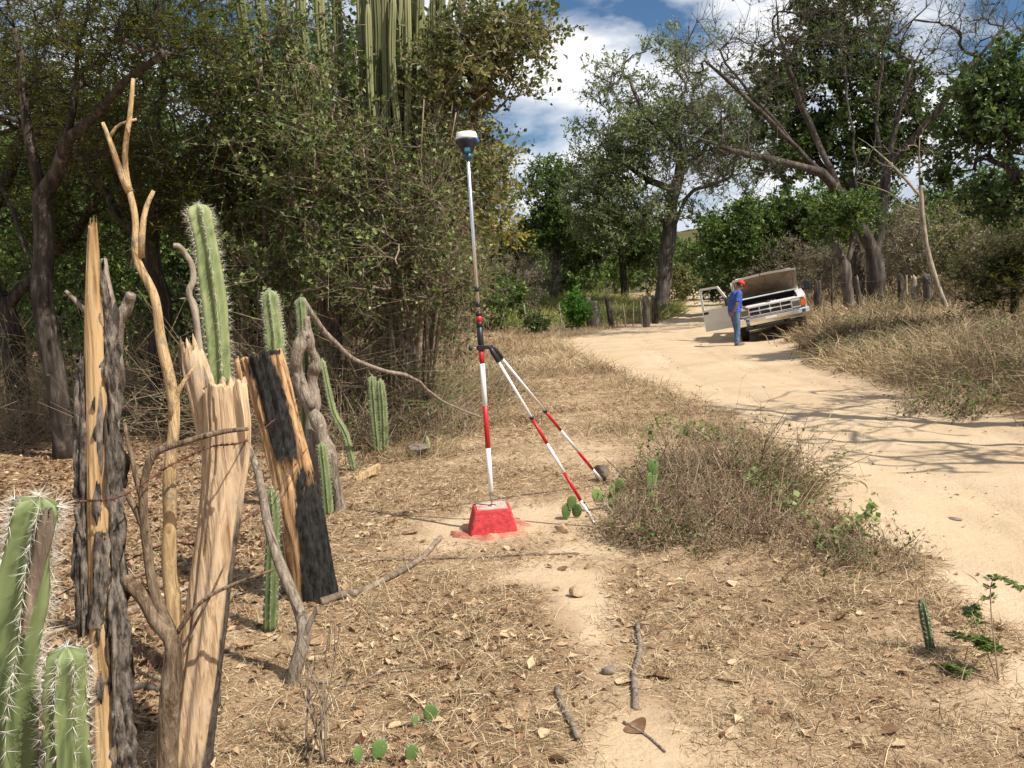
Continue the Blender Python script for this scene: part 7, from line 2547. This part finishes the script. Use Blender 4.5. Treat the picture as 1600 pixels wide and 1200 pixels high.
        leaves(ml, s1[q], rdir(len(q)), nrm(rdir(len(q)) + [0, 0, 0.7]), rng.uniform(0.03, 0.06, len(q)), rng.uniform(0.02, 0.035, len(q)), rng.uniform(0, 0.9, len(q)))
        ml.build('leaves', M['leaf_round'], rt)
    scrublet('low twiggy scrub between twisted grey post and young cactus pair', grd(545, 690), 0.6, 0.8, 160, 0.5)
    scrublet('low twiggy scrub right of the young cactus pair', grd(650, 680), 0.7, 0.6, 170, 0.6)
    scrublet('low twiggy scrub behind the grey post under the dead branch', grd(490, 670), 0.7, 1.1, 170, 0.4)
    scrublet('low leafy scrub at the right end of the thicket', grd(720, 620), 0.9, 0.7, 170, 0.7)
    scrublet('low dry scrub behind the tall smooth cactus', grd(400, 650), 0.9, 1.0, 150, 0.5)
    scrublet('low dry scrub in the shade behind the yellow pole', grd(290, 640), 0.8, 0.8, 120, 0.4)
    # tangled undergrowth inside the wood
    for lab, px, Y, rad, h, cnt, gr in [('tangled dark undergrowth at the left edge of the wood', -20, 12.5, 1.2, 1.5, 200, 1.0), ('tangled undergrowth between the two nearest dark trunks', 170, 13.5, 1.3, 1.7, 230, 1.0),
                                        ('tangled undergrowth behind the forked yellow pole', 300, 14.0, 1.2, 1.8, 230, 1.2), ('tangled undergrowth behind the tall smooth cactus', 380, 12.4, 1.0, 1.8, 220, 1.2),
                                        ('tangled undergrowth behind the charred post', 460, 11.6, 0.9, 1.9, 230, 1.0), ('tangled undergrowth behind the twisted grey posts', 540, 11.2, 0.9, 1.7, 220, 0.8),
                                        ('tangled dry undergrowth behind the young cactus pair', 610, 11.8, 0.9, 1.6, 220, 0.5), ('tangled undergrowth deep between the dark trunks', 90, 17.0, 1.8, 1.8, 220, 1.2),
                                        ('tangled undergrowth deep behind the bark post', 230, 18.0, 1.8, 1.9, 220, 1.2), ('tangled brown undergrowth left of the survey pole', 690, 13.0, 0.9, 1.3, 220, 0.5)]:
        scrublet(lab, onG(px, 600, Y), rad, h, cnt, gr)
    # weeds on the right bank
    for lab, px, py, Y, rad, h, gr in [('dark green weed clump at the front edge of the right bank', 1480, 640, 10.5, 0.6, 0.45, 1.2), ('green weed clump on the right bank below the pale posts', 1400, 560, 16, 0.8, 0.5, 1.3), ('brown weed clump at the far right of the bank', 1580, 600, 11.5, 0.7, 0.6, 0.5), ('yellow green weed clump beside the big forked trunk', 1395, 500, 24, 0.7, 0.7, 1.5),
                                       ('green weed clump low on the bank in front of the truck', 1310, 560, 17, 0.6, 0.4, 1.4), ('brown twiggy weed clump midway along the right bank', 1440, 590, 13, 0.6, 0.55, 0.4), ('green weed clump below the feathery tree', 1545, 560, 15, 0.7, 0.6, 1.3), ('low green weed clump behind the truck wheel rut', 1345, 530, 21, 0.7, 0.5, 1.4)]:
        p = onG(px, py, Y)
        scrublet(lab, p, rad, h, 130, gr)


brush()


def big_leaves():
    """the largest fallen leaves in front, one by one"""
    protos = []
    for k in range(5):
        mb = MB()
        nu, nv = 9, 5
        u = np.linspace(0, 1, nu)
        w = np.sin(np.pi * u ** 0.8) * (0.30 + 0.06 * k % 0.2) + 0.01
        v = np.linspace(-1, 1, nv)
        X = u[:, None] + 0 * v[None]
        Yv = w[:, None] * v[None]
        curl = rng.uniform(0.25, 0.8)
        Z = 0.28 * np.abs(v)[None] ** 1.5 * w[:, None] * curl * 2 + 0.25 * (u[:, None] - 0.5) ** 2 * curl + 0.05 * (vnoise(X * 5, Yv * 8, 0, k) - 0.5)
        i = np.arange(nu - 1)[:, None] * nv
        j = np.arange(nv - 1)[None]
        q = np.stack([i + j, i + j + 1, i + nv + j + 1, i + nv + j], -1).reshape(-1, 4)
        mb.add(np.stack([X - 0.5, Yv, Z], -1).reshape(-1, 3), [q], 0.5)
        me = mb.mesh('fallen_leaf', M['litter'])
        for t in range(3):
            m2 = me.copy()
            m2.attributes['tint'].data.foreach_set('value', np.clip(rng.normal(0.2 + 0.35 * t, 0.08, nu * nv), 0, 1).astype(np.float32))
            protos.append(m2)
    x, y = wedge(1500, 2.2, 6.5, 0.9, 0.3, 0.6)
    x, y = keep(x, y, np.clip(litter_d(x, y) * 0.7 + 0.12, 0, 1) * np.where(near_block(x, y, 0.45), 0, 1) * np.where(road_d(x, y) > 0, 0.1, 1))
    x, y = x[:240], y[:240]
    for i in range(len(x)):
        o = bpy.data.objects.new('fallen_leaf', protos[rng.integers(0, len(protos))])
        COL.objects.link(o)
        s_ = rng.uniform(0.04, 0.085)
        o.location = (x[i], y[i], Hs(x[i], y[i]) + 0.006)
        o.rotation_euler = (rng.normal() * 0.25, rng.normal() * 0.25, rng.uniform(0, 6.28))
        o.scale = (s_, s_ * rng.uniform(0.8, 1.2), s_)
        tag(o, 'curled dry brown leaf lying on the ground near the camera', 'leaf', 'large fallen leaves on the ground')


big_leaves()



for _o in ORIG:
    if '_o' in _o:
        del _o['_o']
